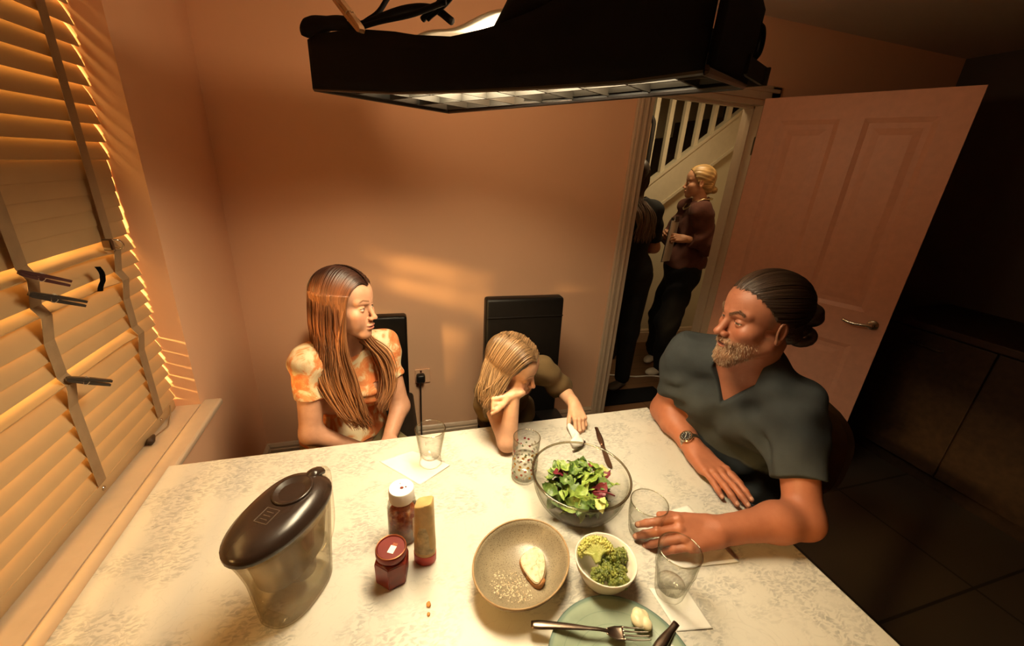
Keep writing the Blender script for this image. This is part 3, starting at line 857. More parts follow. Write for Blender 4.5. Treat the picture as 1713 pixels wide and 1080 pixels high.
# water filter jug -------------------------------------------------
JC = Vector((-0.21, 0.680, TT)); ja = math.radians(60)
JM = Matrix.Translation(JC) @ Matrix.Rotation(ja, 4, 'Z')        # local +x towards the handle, -x towards the spout
jug = thing('water_filter_jug', 'clear water filter jug with a dark lid, left on the table', 'jug', JC)
def oval(a, rx, ry, sp=0.0):
    c, s = math.cos(a), math.sin(a)
    r = 1.0 / ((abs(c) / rx) ** 2.5 + (abs(s) / ry) ** 2.5) ** (1 / 2.5)
    x, y = r * c, r * s
    if c < 0: x -= sp * max(0, -c) ** 6
    return x, y
JH = 0.212
def jugsec(t):  # t 0..1 height fraction
    return 0.078 + 0.017 * t, 0.0508 + 0.0112 * t
def jring(bm, t, off=0.0, z=None, n=56, sp=None):
    rx, ry = jugsec(t)
    spv = (0.022 * max(0, (t - 0.45) / 0.55) ** 1.5) if sp is None else sp
    return [bm.verts.new(JM @ Vector((*oval(2 * PI * i / n, rx + off, ry + off, spv), (t * JH if z is None else z)))) for i in range(n)]
def skin(bm, rings, capa=True, capb=True):
    for a, b in zip(rings[:-1], rings[1:]):
        n_ = len(a)
        for i in range(n_):
            j = (i + 1) % n_
            bm.faces.new((a[i], a[j], b[j], b[i]))
    if capa: bm.faces.new(rings[0][::-1])
    if capb: bm.faces.new(rings[-1])
bm = B()
R_ = [jring(bm, 0.0, -0.006), jring(bm, 0.02, 0.0)] + [jring(bm, t) for t in np.linspace(0.1, 1, 10)]
R_ += [jring(bm, t, -0.0028) for t in np.linspace(1, 0.03, 10)]
skin(bm, R_)
obj('jug_body', bm, M['jugglass'], jug, smooth=True)
bm = B()   # foot under the base
box(bm, (-0.073, -0.026, 0.0), (-0.052, 0.026, 0.012), JM, bevel=0.004); obj('foot', bm, M['jugglass'], jug)
# inner funnel with filter, smoky
n = N('smoky_funnel_plastic')
tr = n.n('ShaderNodeBsdfTransparent'); tr.inputs[0].default_value = (0.74, 0.69, 0.60, 1)
n.col((0.50, 0.44, 0.36)); n.set(Roughness=0.3)
ms = n.n('ShaderNodeMixShader'); ms.inputs[0].default_value = 0.42
n.l(tr.outputs[0], ms.inputs[1]); n.l(n.b.outputs[0], ms.inputs[2]); n.l(ms.outputs[0], n.out.inputs[0])
M['funnel'] = n.m
bm = B(); skin(bm, [jring(bm, 0.40, -0.030, sp=0), jring(bm, 0.44, -0.014, sp=0), jring(bm, 0.70, -0.010, sp=0), jring(bm, 0.97, -0.007, sp=0)], True, False); obj('funnel', bm, M['funnel'], jug, smooth=True)
bm = B(); lathe(bm, [(0.0, 0.035), (0.022, 0.035), (0.030, 0.045), (0.034, 0.10), (0.030, 0.105), (0.0, 0.11)], (0.015, 0, 0), 28); bmesh.ops.transform(bm, matrix=JM, verts=bm.verts[:]); obj('filter_cartridge', bm, M['funnel'], jug, smooth=True)
bm = B(); skin(bm, [jring(bm, 0.03, -0.0040), jring(bm, 0.2, -0.0034), jring(bm, 0.40, -0.0034)]); obj('water', bm, M['water'], jug, smooth=True)
M['lid'] = plain('smoky_lid_plastic', (0.028, 0.016, 0.011), 0.26, var=0.05)
bm = B()
rings = []
for t_, off, z in ((1.0, -0.003, JH - 0.006), (1.0, 0.003, JH), (1.0, 0.0035, JH + 0.010), (1.0, -0.004, JH + 0.017)):
    rings.append(jring(bm, t_, off, z))
for s_, dz in ((0.86, 0.024), (0.62, 0.028), (0.3, 0.029), (0.05, 0.029)):
    rx, ry = jugsec(1.0)
    rings.append([bm.verts.new(JM @ Vector((oval(2 * PI * i / 56, rx, ry, 0.022)[0] * s_, oval(2 * PI * i / 56, rx, ry, 0.022)[1] * s_, JH + dz))) for i in range(56)])
skin(bm, rings)
lid = obj('lid', bm, M['lid'], jug, smooth=True)
bm = B(); lathe(bm, [(0.0, 0.0275), (0.026, 0.0285), (0.035, 0.033), (0.038, 0.0335), (0.040, 0.031), (0.040, 0.026)], (0.028, 0.0, JH), 40, sx=1.0, sy=0.85); bmesh.ops.transform(bm, matrix=JM, verts=bm.verts[:]); obj('filling_flap', bm, M['lid'], lid, smooth=True)
bm = B()
for a, b in (((-0.052, -0.013), (-0.052, 0.013)), ((-0.052, 0.013), (-0.020, 0.013)), ((-0.020, 0.013), (-0.020, -0.013)), ((-0.020, -0.013), (-0.052, -0.013)), ((-0.044, -0.007), (-0.044, 0.007)), ((-0.036, -0.007), (-0.036, 0.007)), ((-0.028, -0.007), (-0.028, 0.007))):
    tube(bm, [JM @ Vector((a[0], a[1], JH + 0.0288)), JM @ Vector((b[0], b[1], JH + 0.0288))], 0.0009, 5)
obj('embossed_badge', bm, plain('badge_plastic', (0.085, 0.055, 0.035), 0.4), lid)
bm = B(); tube(bm, smooth_path([JM @ Vector(p) for p in ((0.072, 0, JH + 0.014), (0.085, 0, JH + 0.022), (0.104, 0, JH + 0.014))], 6), 0.014, 10, flat=0.6, up=(0, 0, 1)); obj('thumb_tab', bm, M['lid'], lid, smooth=True)
bm = B(); tube(bm, smooth_path([JM @ Vector(p) for p in ((0.084, 0, JH - 0.008), (0.108, 0, JH + 0.006), (0.126, 0, JH - 0.012), (0.126, 0, JH * 0.7), (0.122, 0, JH * 0.35), (0.105, 0, JH * 0.16), (0.078, 0, JH * 0.12))], 8), 0.011, 12, flat=0.55); obj('handle', bm, M['jugglass'], jug, smooth=True)

# jars and squeezy bottle ------------------------------------------
M['darkred'] = plain('dark_red_sauce', (0.18, 0.022, 0.012), 0.25, var=0.15)
M['redlid'] = plain('dark_red_lid', (0.16, 0.020, 0.015), 0.35, 0.3)
M['copper'] = plain('copper_rim', (0.55, 0.22, 0.10), 0.3, 1.0)
HC = Vector((-0.021, 0.668, TT))
hj = thing('hexagonal_jar', 'hexagonal jar of dark red sauce with a dark red lid', 'jar', HC)
hexp = lambda r, a0=0.30: [(r * math.cos(a0 + i * PI / 3), r * math.sin(a0 + i * PI / 3)) for i in range(6)]
bm = B()
def hexring(r, z): return [bm.verts.new(HC + Vector((x, y, z))) for x, y in hexp(r)]
skin(bm, [hexring(0.032, 0), hexring(0.036, 0.004), hexring(0.0375, 0.055), hexring(0.036, 0.060), hexring(0.026, 0.066)])
bmesh.ops.bevel(bm, geom=bm.edges[:], offset=0.0015, segments=2, affect='EDGES')
obj('jar_body', bm, M['darkred'], hj, autosmooth=35)
bm = B(); lathe(bm, [(0.027, 0.060), (0.027, 0.068), (0.0315, 0.070), (0.0325, 0.073), (0.0325, 0.083), (0.031, 0.0855), (0.0285, 0.0862), (0.0275, 0.0840), (0.0, 0.0838)], HC, 48)
ldo = obj('lid', bm, M['redlid'], hj, autosmooth=50)
bm = B(); tube(bm, [HC + Vector((0.0305 * math.cos(a), 0.0305 * math.sin(a), 0.0862)) for a in np.linspace(0, 2 * PI, 49)], 0.0009, 6, caps=False); obj('lid_rim', bm, M['copper'], ldo, smooth=True)
M['sticker'] = plain('white_sticker', (0.85, 0.83, 0.78), 0.7)
bm = B(); box(bm, (-0.0065, -0.010, 0.0840), (0.0065, 0.008, 0.0845), Matrix.Translation(HC + Vector((0.002, -0.004, 0))) @ Matrix.Rotation(-0.5, 4, 'Z')); obj('sticker', bm, M['sticker'], ldo)
bm = B()
for k in range(4):
    box(bm, (-0.0045, 0.0115 + k * 0.0022, 0.0840), (0.0055, 0.0125 + k * 0.0022, 0.0843), Matrix.Translation(HC + Vector((0.0, -0.008, 0))) @ Matrix.Rotation(-0.5, 4, 'Z'))
obj('lid_print', bm, M['copper'], ldo)

KC = Vector((0.006, 0.768, TT))
kj = thing('sauce_jar', 'tall clear jar with red relish and a white cap, behind the hexagonal jar', 'jar', KC)
bm = B(); lathe(bm, [(0.0, 0.0), (0.030, 0.0), (0.034, 0.004), (0.034, 0.095), (0.031, 0.112), (0.025, 0.120), (0.025, 0.132), (0.0232, 0.132), (0.0232, 0.119), (0.029, 0.110), (0.032, 0.094), (0.032, 0.006), (0.0, 0.004)], KC, 40, caps=False); obj('jar_body', bm, M['glass'], kj, smooth=True)
n = N('red_relish'); v = n.coord(); nz = n.noise(v, 70, 4, 0.6)
n.col(n.ramp(nz, [(0.3, (0.10, 0.012, 0.006)), (0.5, (0.30, 0.05, 0.015)), (0.68, (0.55, 0.25, 0.10))])); n.set(Roughness=0.3); n.bump(nz, 0.6, 0.004)
M['relish'] = n.m
bm = B(); lathe(bm, [(0.0, 0.005), (0.0312, 0.0065), (0.0312, 0.086), (0.024, 0.096), (0.010, 0.093), (0.0, 0.098)], KC, 32, mod=lambda a, z: 1.0 if z < 0.08 else 1 + 0.08 * math.sin(3 * a + 40 * z)); obj('relish', bm, M['relish'], kj, smooth=True)
M['label'] = plain('cream_label', (0.55, 0.42, 0.28), 0.6, var=0.12, vscale=90)
bm = B(); grid_sheet(bm, lambda u, w_: KC + Vector((0.0343 * math.cos(-0.9 + 2.1 * u), 0.0343 * math.sin(-0.9 + 2.1 * u), 0.018 + 0.060 * w_ + 0.008 * u)), 20, 3); obj('label', bm, M['label'], kj, smooth=True)
M['capwhite'] = plain('white_cap_plastic', (0.86, 0.84, 0.79), 0.4, var=0.01)
bm = B(); lathe(bm, [(0.0255, 0.118), (0.0285, 0.119), (0.0290, 0.146), (0.0275, 0.149), (0.0, 0.1495)], KC, 40, mod=lambda a, z: 1 + (0.012 * math.sin(40 * a) if 0.119 < z < 0.147 else 0)); cp = obj('cap', bm, M['capwhite'], kj, autosmooth=50)
bm = B()
for x, y, r in ((0.001, -0.002, 0.0042), (0.010, -0.001, 0.002), (-0.002, 0.012, 0.001)):
    lathe(bm, [(0.0, 0.1494), (r, 0.1496), (r * 0.7, 0.1506), (0.0, 0.151)], KC + Vector((x, y, 0)), 12)
obj('sauce_drip', bm, M['darkred'], cp, smooth=True)

BC = Vector((0.051, 0.693, TT))
sb = thing('squeezy_bottle', 'cream squeezy bottle standing upside down on its red cap', 'bottle', BC)
M['cream'] = plain('cream_bottle_plastic', (0.62, 0.42, 0.17), 0.35, var=0.08, vscale=40)
M['redcap'] = plain('red_cap_plastic', (0.42, 0.03, 0.02), 0.4)
bm = B(); lathe(bm, [(0.0, 0.0), (0.023, 0.0), (0.025, 0.003), (0.0255, 0.026), (0.0, 0.026)], BC, 40, sx=1.0, sy=0.78, rz=-0.35); obj('cap', bm, M['redcap'], sb, autosmooth=50)
bm = B()
rings = []
for z, rx, ry, p in ((0.0262, 0.0245, 0.019, 2.0), (0.05, 0.0245, 0.0185, 2.2), (0.09, 0.0225, 0.0165, 2.6), (0.13, 0.0210, 0.0165, 3.2), (0.155, 0.0198, 0.0165, 3.8), (0.167, 0.0192, 0.0162, 4.5), (0.170, 0.0175, 0.0145, 4.5)):
    rg = []
    for i in range(40):
        a = 2 * PI * i / 40; c_, s_ = math.cos(a), math.sin(a)
        r = 1 / ((abs(c_) / rx) ** p + (abs(s_) / ry) ** p) ** (1 / p)
        x, y = r * c_, r * s_
        rg.append(bm.verts.new(BC + Vector((x * math.cos(-0.35) - y * math.sin(-0.35), x * math.sin(-0.35) + y * math.cos(-0.35), z + (0.006 * (x / rx) if z > 0.16 else 0)))))
    rings.append(rg)
skin(bm, rings); obj('bottle_body', bm, M['cream'], sb, autosmooth=60)
bm = B(); 
def lab(u, w_):
    a = -2.6 + 2.2 * u; z = 0.036 + 0.075 * w_; k_ = 1 - 0.14 * w_
    x, y = 0.0252 * k_ * math.cos(a), 0.0200 * k_ * math.sin(a)
    return BC + Vector((x * math.cos(-0.35) - y * math.sin(-0.35), x * math.sin(-0.35) + y * math.cos(-0.35), z))
grid_sheet(bm, lab, 16, 5); obj('label', bm, plain('pale_bottle_label', (0.55, 0.44, 0.24), 0.5, var=0.25, vscale=60), sb, smooth=True)

# glasses ----------------------------------------------------------
GW = Vector((0.0965, 1.015, TT + 0.0008))
g = thing('half_pint_glass', 'empty tapered glass with a heavy foot standing near the woman', 'glass', GW)
bm = B(); lathe(bm, [(0.0, 0.0), (0.030, 0.0), (0.033, 0.004), (0.031, 0.012), (0.0285, 0.018), (0.031, 0.035), (0.0445, 0.122), (0.0435, 0.123), (0.0420, 0.122), (0.0290, 0.036), (0.0250, 0.025), (0.0, 0.023)], GW, 64, caps=False); gw = obj('glass_wall', bm, M['tumbler'], g, smooth=True)
bm = B(); tube(bm, [GW + Vector((0.0437 * math.cos(a), 0.0437 * math.sin(a), 0.1225)) for a in np.linspace(0, 2 * PI, 65)], 0.0013, 8, caps=False); obj('rim', bm, M['rimglass'], g, smooth=True)
bm = B()
for k, (x0, z0, x1, z1) in enumerate(((0, 0, 0, 10), (0, 10, 3, 8), (-3, 4, 3, 4), (-4, 1, 4, 1), (0, 5, 2, 9))):
    a0 = -2.0
    f_ = lambda x, z: GW + Vector(((0.0405 + z * 0.00015) * math.cos(a0 + x * 0.02), (0.0405 + z * 0.00015) * math.sin(a0 + x * 0.02), 0.094 + z * 0.0012))
    tube(bm, [f_(x0, z0), f_(x1, z1)], 0.0006, 5)
obj('etched_mark', bm, M['capwhite'], g)

GF = Vector((0.354, 0.896, TT))
g = thing('flower_print_tumbler', 'straight tumbler of water printed with small red and yellow flowers', 'glass', GF)
bm = B(); lathe(bm, [(0.0, 0.0), (0.034, 0.0), (0.0365, 0.004), (0.0385, 0.141), (0.0378, 0.142), (0.0368, 0.141), (0.0348, 0.010), (0.0, 0.008)], GF, 56, caps=False); obj('glass_wall', bm, M['tumbler'], g, smooth=True)
bm = B(); tube(bm, [GF + Vector((0.0378 * math.cos(a), 0.0378 * math.sin(a), 0.1415)) for a in np.linspace(0, 2 * PI, 65)], 0.0013, 8, caps=False); obj('rim', bm, M['rimglass'], g, smooth=True)
bm = B(); lathe(bm, [(0.0, 0.0085), (0.0343, 0.0105), (0.0355, 0.072), (0.0, 0.072)], GF, 40); obj('water', bm, M['water'], g, smooth=True)
random.seed(11)
pm = [plain('print_red', (0.45, 0.02, 0.03), 0.4), plain('print_yellow', (0.62, 0.36, 0.03), 0.4), plain('print_white', (0.85, 0.84, 0.8), 0.4), plain('print_green', (0.10, 0.20, 0.07), 0.4)]
bms = [B() for _ in pm]
def disk_on(bm, a, z, r, lift, petals=0):
    cR = 0.0374 + lift + (z / 0.14) * 0.0012
    cv = bm.verts.new(GF + Vector((cR * math.cos(a), cR * math.sin(a), z)))
    ring = []
    for i in range(14):
        b = 2 * PI * i / 14; rr_ = r * (1 + (0.25 * math.cos(petals * b) if petals else 0))
        ring.append(bm.verts.new(GF + Vector((cR * math.cos(a + rr_ * math.cos(b) / cR), cR * math.sin(a + rr_ * math.cos(b) / cR), z + rr_ * math.sin(b)))))
    for i in range(14): bm.faces.new((cv, ring[i], ring[(i + 1) % 14]))
for row in range(7):
    for k in range(13):
        a = 2 * PI * (k + 0.5 * (row % 2)) / 13 + random.uniform(-0.1, 0.1); z = 0.026 + row * 0.0135 + random.uniform(-0.003, 0.003)
        q = random.random()
        if q < 0.33: disk_on(bms[0], a, z, 0.0036, 0, 5); disk_on(bms[1], a, z, 0.0013, 0.0004)
        elif q < 0.58: disk_on(bms[1], a, z, 0.0042, 0, 5); disk_on(bms[0], a, z, 0.0014, 0.0004)
        elif q < 0.86: disk_on(bms[2], a, z, 0.0046, 0, 6); disk_on(bms[1], a, z, 0.0013, 0.0004)
        else: disk_on(bms[3], a, z, 0.0030, 0, 3)
for nm, bm, mm in zip(('red_flower_print', 'yellow_flower_print', 'white_flower_print', 'leaf_print'), bms, pm): obj(nm, bm, mm, g)

GD = Vector((0.592, 0.640, TT))
g = thing('dimpled_tumbler', 'empty dimpled tumbler by the resting hand of the man', 'glass', GD)
def dimple(a, z):
    if z < 0.012 or z > 0.062: return 1.0
    row = int((z - 0.012) / 0.0167); zc = 0.012 + (row + 0.5) * 0.0167
    aa = (a / (2 * PI) * 9 + 0.5 * (row % 2)) % 1.0 - 0.5
    d2 = (aa * 2) ** 2 + ((z - zc) / 0.0083) ** 2
    return 1.0 - 0.055 * max(0, 1 - d2)
zs = np.linspace(0.004, 0.070, 40)
rad = lambda z: 0.0345 + 0.0105 * min(1, z / 0.06) ** 0.8
bm = B(); lathe(bm, [(0.0, 0.0), (0.030, 0.0)] + [(rad(z), z) for z in zs] + [(0.0455, 0.098), (0.0450, 0.099), (0.0440, 0.098), (0.0430, 0.065), (0.040, 0.04), (0.034, 0.014), (0.0, 0.011)], GD, 108, caps=False, mod=lambda a, z: dimple(a, z)); obj('glass_wall', bm, M['tumbler'], g, smooth=True)
bm = B(); tube(bm, [GD + Vector((0.0449 * math.cos(a), 0.0449 * math.sin(a), 0.0985)) for a in np.linspace(0, 2 * PI, 65)], 0.0013, 8, caps=False); obj('rim', bm, M['rimglass'], g, smooth=True)

GT = Vector((0.556, 0.486, TT + 0.0008))
g = thing('fluted_tumbler', 'tall fluted tumbler with a little water nearest the camera', 'glass', GT)
def flute(a, z): return 1.0 - (0.035 * abs(math.cos(4.5 * a)) ** 0.6 * max(0, min(1, (0.085 - z) / 0.012)) if z < 0.085 else 0)
bm = B(); lathe(bm, [(0.0, 0.0), (0.027, 0.0), (0.030, 0.003), (0.0315, 0.012)] + [(0.0315 + 0.009 * t_, 0.012 + 0.066 * t_) for t_ in np.linspace(0.1, 1, 12)] + [(0.0425, 0.082), (0.0415, 0.086), (0.0445, 0.127), (0.0437, 0.128), (0.0425, 0.127), (0.0388, 0.082), (0.0285, 0.020), (0.0, 0.017)], GT, 90, caps=False, mod=flute); obj('glass_wall', bm, M['tumbler'], g, smooth=True)
bm = B(); tube(bm, [GT + Vector((0.0436 * math.cos(a), 0.0436 * math.sin(a), 0.1275)) for a in np.linspace(0, 2 * PI, 65)], 0.0013, 8, caps=False); obj('rim', bm, M['rimglass'], g, smooth=True)
bm = B(); lathe(bm, [(0.0, 0.0175), (0.0280, 0.0205), (0.0295, 0.030), (0.0, 0.030)], GT, 40); obj('water', bm, M['water'], g, smooth=True)

# salad bowl -------------------------------------------------------
SB = Vector((0.463, 0.762, TT))
sbw = thing('glass_salad_bowl', 'large clear glass bowl holding mixed salad leaves', 'bowl', SB)
outer = [(0.0, 0.0), (0.055, 0.0), (0.060, 0.002)] + [(0.060 + 0.066 * math.sin(t_ * PI / 2) ** 0.9, 0.002 + 0.098 * (1 - math.cos(t_ * PI / 2)) ** 0.85) for t_ in np.linspace(0.08, 1, 14)]
inner = [(max(0, r - 0.0035), z + 0.003) for r, z in outer[2:]]
bm = B(); lathe(bm, outer + [(0.1295, 0.104), (0.131, 0.108), (0.129, 0.1115), (0.1255, 0.1110)] + inner[::-1] + [(0.0, 0.0045)], SB, 80, caps=False)
obj('bowl_wall', bm, M['bowlglass'], sbw, smooth=True)
bm = B(); tube(bm, [SB + Vector((0.1285 * math.cos(a), 0.1285 * math.sin(a), 0.1085)) for a in np.linspace(0, 2 * PI, 81)], 0.0030, 10, caps=False); obj('rim', bm, glass('thick_glass_rim', (0.80, 0.76, 0.62), (0.16, 0.13, 0.08), 0.05, 1.0), sbw, smooth=True)
def leaf_mat(name, c, c2):
    n = N(name); v = n.coord(); n.col(n.ramp(n.noise(v, 60, 4), [(0.3, c), (0.7, c2)])); n.set(Roughness=0.42)
    n.b.inputs['Subsurface Weight'].default_value = 0.0
    n.bump(n.noise(v, 150, 3), 0.5, 0.004)
    return n.m
leafm = [leaf_mat('salad_green', (0.13, 0.23, 0.03), (0.34, 0.44, 0.09)), leaf_mat('salad_dark', (0.05, 0.11, 0.02), (0.15, 0.24, 0.05)), leaf_mat('salad_pale', (0.42, 0.46, 0.12), (0.62, 0.62, 0.26)), leaf_mat('salad_red', (0.11, 0.008, 0.018), (0.20, 0.02, 0.035))]
def leaf(bm, c, L, W, yaw, pitch, roll, curl, wave, stem=0.3):
    m = Matrix.Translation(c) @ Matrix.Rotation(yaw, 4, 'Z') @ Matrix.Rotation(pitch, 4, 'Y') @ Matrix.Rotation(roll, 4, 'X')
    ph = random.uniform(0, 6)
    def f(u, v):
        s = 2 * v - 1
        wd = W * (math.sin(PI * min(1, u * 1.02)) ** 0.7) * (1 + 0.07 * math.sin(u * 11 + ph)) * (0.35 + 0.65 * min(1, u / stem))
        y = s * wd
        z = curl * (u - 0.5) ** 2 * L * 4 + 0.35 * abs(s) * wd + wave * math.sin(u * 17 + s * 3 + ph) * abs(s)
        return m @ Vector(((u - 0.5) * L, y, z))
    grid_sheet(bm, f, 15, 7)
random.seed(5)
n_l = 0
def inside(x, y, z):
    r = math.hypot(x, y); R = 0.118 if z > 0.085 else 0.062 + 0.055 * math.sqrt(max(0, z) / 0.085)
    return r < R - 0.012
spots = []
while len(spots) < 185:
    x, y = random.uniform(-0.11, 0.11), random.uniform(-0.11, 0.11); z = random.uniform(0.010, 0.092)
    zmax = 0.096 - 0.028 * (math.hypot(x, y) / 0.1) ** 2
    if z > zmax or not inside(x, y, z): continue
    spots.append((x, y, z))
for (x, y, z) in spots:
    kind = random.choices((0, 1, 2, 3), (0.42, 0.33, 0.09, 0.16))[0]
    bm = B()
    if kind == 3 and random.random() < 0.6:
        a = random.uniform(0, 2 * PI); d = Vector((math.cos(a), math.sin(a), random.uniform(-0.1, 0.3))) * random.uniform(0.018, 0.034)
        c = SB + Vector((x * 0.8, y * 0.8, z + 0.010)); tube(bm, smooth_path([c - d, c + Vector((0, 0, 0.006)), c + d], 5), 0.0018, 6); nm = 'salad_stalk'
    else:
        L = random.uniform(0.032, 0.060)
        leaf(bm, SB + Vector((x * 0.93, y * 0.93, z + 0.010)), L, L * random.uniform(0.22, 0.36), random.uniform(0, 2 * PI), random.uniform(-0.6, 0.6), random.uniform(-0.8, 0.8), random.uniform(-0.35, 0.35), 0.002); nm = 'salad_leaf'
    o = tag(obj(nm, bm, leafm[kind], None, smooth=True), ('salad leaf among the pile in the clear glass bowl' if nm == 'salad_leaf' else 'thin dark red salad stalk in the clear glass bowl'), 'salad leaf' if nm == 'salad_leaf' else 'salad stalk', 'leaves of the mixed salad' if nm == 'salad_leaf' else 'red stalks of the mixed salad')

# oval stoneware bowl ---------------------------------------------
OB = Vector((0.2505, 0.600, TT)); orz = 0.62
n = N('speckled_stoneware'); v = n.coord()
n.col(n.mix(n.ramp(n.noise(v, 420, 2), [(0.55, (0, 0, 0)), (0.68, (1, 1, 1))]), n.ramp(n.noise(v, 14, 4), [(0.3, (0.24, 0.195, 0.125)), (0.7, (0.33, 0.27, 0.175))]), (0.12, 0.09, 0.05))); n.set(Roughness=0.3)
M['stone'] = n.m
M['stonerim'] = plain('bare_stoneware_rim', (0.34, 0.22, 0.10), 0.55, var=0.15)
ob = thing('oval_stoneware_bowl', 'oval brown stoneware bowl with a bread end and crumbs', 'bowl', OB)
SX_, SY_ = 1.10, 0.92
prof_o = [(0.0, 0.0), (0.062, 0.0), (0.068, 0.003), (0.090, 0.020), (0.104, 0.042), (0.1075, 0.052)]
prof_i = [(0.1035, 0.0525), (0.099, 0.042), (0.085, 0.022), (0.066, 0.010), (0.0, 0.007)]
bm = B(); lathe(bm, prof_o + prof_i, OB, 64, SX_, SY_, orz, caps=False); obj('bowl_wall', bm, M['stone'], ob, smooth=True)
bm = B(); cr, sr = math.cos(orz), math.sin(orz)
tube(bm, [OB + Vector((0.1055 * SX_ * math.cos(a) * cr - 0.1055 * SY_ * math.sin(a) * sr, 0.1055 * SX_ * math.cos(a) * sr + 0.1055 * SY_ * math.sin(a) * cr, 0.0525)) for a in np.linspace(0, 2 * PI, 65)], 0.0022, 8, caps=False); obj('rim', bm, M['stonerim'], ob, smooth=True)
# bread end
n = N('bread_crumb_crust'); v = n.coord(); nz = n.noise(v, 90, 5, 0.65)
n.col(n.ramp(nz, [(0.30, (0.42, 0.27, 0.13)), (0.45, (0.72, 0.58, 0.38)), (0.65, (0.82, 0.72, 0.54))])); n.set(Roughness=0.85); n.bump(nz, 0.7, 0.004)
M['bread'] = n.m
M['crust'] = plain('bread_crust', (0.34, 0.15, 0.045), 0.7, var=0.3, vscale=80, bump=0.4, bscale=160)
BR = OB + Vector((0.030, 0.000, 0.0205)); brM = Matrix.Translation(BR) @ Matrix.Rotation(-1.42, 4, 'Z') @ Matrix.Rotation(0.42, 4, 'X')
br_ = thing('bread_piece', 'torn end of white bread lying in the oval bowl', 'bread', BR)
bp = [(-0.036, 0.006), (-0.030, 0.017), (-0.015, 0.021), (0.006, 0.018), (0.026, 0.010), (0.040, -0.002), (0.036, -0.009), (0.014, -0.013), (-0.010, -0.014), (-0.030, -0.010)]
bps = [(p.x, p.y * 1.55) for p in smooth_path([(x, y, 0) for x, y in bp + [bp[0]]], 4)[:-1]]
bm = B(); prism(bm, bps, -0.006, 0.010, brM); bmesh.ops.bevel(bm, geom=[e for e in bm.edges], offset=0.002, segments=2, affect='EDGES'); obj('crumb', bm, M['bread'], br_, autosmooth=40)
bm = B(); tube(bm, [brM @ Vector((x * 1.02, y * 1.04, -0.0015)) for x, y in bps[18:40]], 0.0045, 8, flat=1.5, up=(0, 0, 1)); obj('crust', bm, M['crust'], br_, smooth=True)
random.seed(8)
bm = B()
for k in range(240):
    a = random.uniform(0, 2 * PI); q = random.random() ** 0.7
    x = -0.028 + 0.045 * q * math.cos(a) ; y = -0.028 + 0.042 * q * math.sin(a) - 0.25 * (x + 0.02)
    r = math.hypot(x / SX_, y / SY_)
    if r > 0.088: continue
    z = 0.0078 + (max(0, r - 0.062) * 0.62 if r > 0.062 else 0) + 0.0015
    s = random.uniform(0.0006, 0.0016)
    bmesh.ops.create_icosphere(bm, subdivisions=1, radius=s, matrix=Matrix.Translation(OB + Vector((x, y, z))) @ Matrix.Rotation(random.random() * 3, 4, 'Z') @ Matrix.Diagonal((1.6, 0.9, 0.8, 1)))
o = tag(obj('bread_crumbs', bm, M['bread']), 'pale bread crumbs scattered over the bottom of the oval bowl', 'crumbs', kind='stuff')

# broccoli bowl ----------------------------------------------------
WB = Vector((0.4255, 0.548, TT))
M['ceramic'] = plain('cream_ceramic', (0.78, 0.72, 0.60), 0.22, var=0.02)
bm = B(); lathe(bm, [(0.0, 0.0), (0.034, 0.0), (0.037, 0.004), (0.050, 0.022), (0.062, 0.046), (0.0675, 0.066), (0.0665, 0.0685), (0.0640, 0.067), (0.058, 0.047), (0.045, 0.024), (0.030, 0.010), (0.0, 0.008)], WB, 64, caps=False)
one('serving_bowl', 'round cream bowl full of broccoli', 'bowl', bm, M['ceramic'])
bg = leaf_mat('broccoli_floret', (0.05, 0.085, 0.010), (0.26, 0.28, 0.05)); bgy = leaf_mat('broccoli_cut_face', (0.42, 0.42, 0.09), (0.56, 0.54, 0.16)); bst = leaf_mat('broccoli_stalk', (0.36, 0.40, 0.09), (0.48, 0.50, 0.16))
random.seed(21)
def florets(bm, cs):
    for c, r in cs:
        for k in range(int(70 * (r / 0.018) ** 1.3)):
            d = Vector((random.gauss(0, 1), random.gauss(0, 1), random.gauss(0.35, 1))).normalized()
            bmesh.ops.create_icosphere(bm, subdivisions=1, radius=random.uniform(0.0024, 0.0042), matrix=Matrix.Translation(Vector(c) + d * r * random.uniform(0.82, 1.0)))
        bmesh.ops.create_icosphere(bm, subdivisions=2, radius=r * 0.88, matrix=Matrix.Translation(c))
def broc(label, c, r, cut=False):
    c = Vector(c); t = thing('broccoli_floret', label, 'broccoli', c, 'broccoli in the cream bowl')
    if not cut:
        bm = B(); florets(bm, [(c + Vector((random.uniform(-1, 1), random.uniform(-1, 1), random.uniform(-0.2, 0.5))) * r * 0.55, r * random.uniform(0.5, 0.65)) for _ in range(5)]); obj('crown', bm, bg, t, smooth=True)
        bm = B(); tube(bm, [c - Vector((0.004, 0.006, r * 0.9)), c], lambda q: r * 0.28, 10); obj('stalk', bm, bst, t, smooth=True)
    else:
        # halved floret, cut face up towards the camera
        nrm = Vector((-0.25, -0.62, 0.74)).normalized(); u = Vector((1, -0.1, 0)); u = (u - nrm * u.dot(nrm)).normalized(); w_ = nrm.cross(u)
        bm = B()
        fan = [math.radians(a) for a in range(12, 169, 12)]
        cs = [(c + u * (math.cos(a) * r * 0.92) + w_ * (math.sin(a) * r * 0.72) - nrm * 0.006, r * 0.30) for a in fan]
        florets(bm, cs); obj('crown', bm, bgy, t, smooth=True)
        bm = B()
        for a in fan[::1]:
            tube(bm, smooth_path([c - w_ * r * 0.55, c + u * (math.cos(a) * r * 0.30) + w_ * (math.sin(a) * r * 0.22 - 0.1 * r), c + u * (math.cos(a) * r * 0.88) + w_ * (math.sin(a) * r * 0.66)], 4), lambda q: r * (0.20 - 0.10 * q), 8)
        obj('stalk', bm, bst, t, smooth=True)
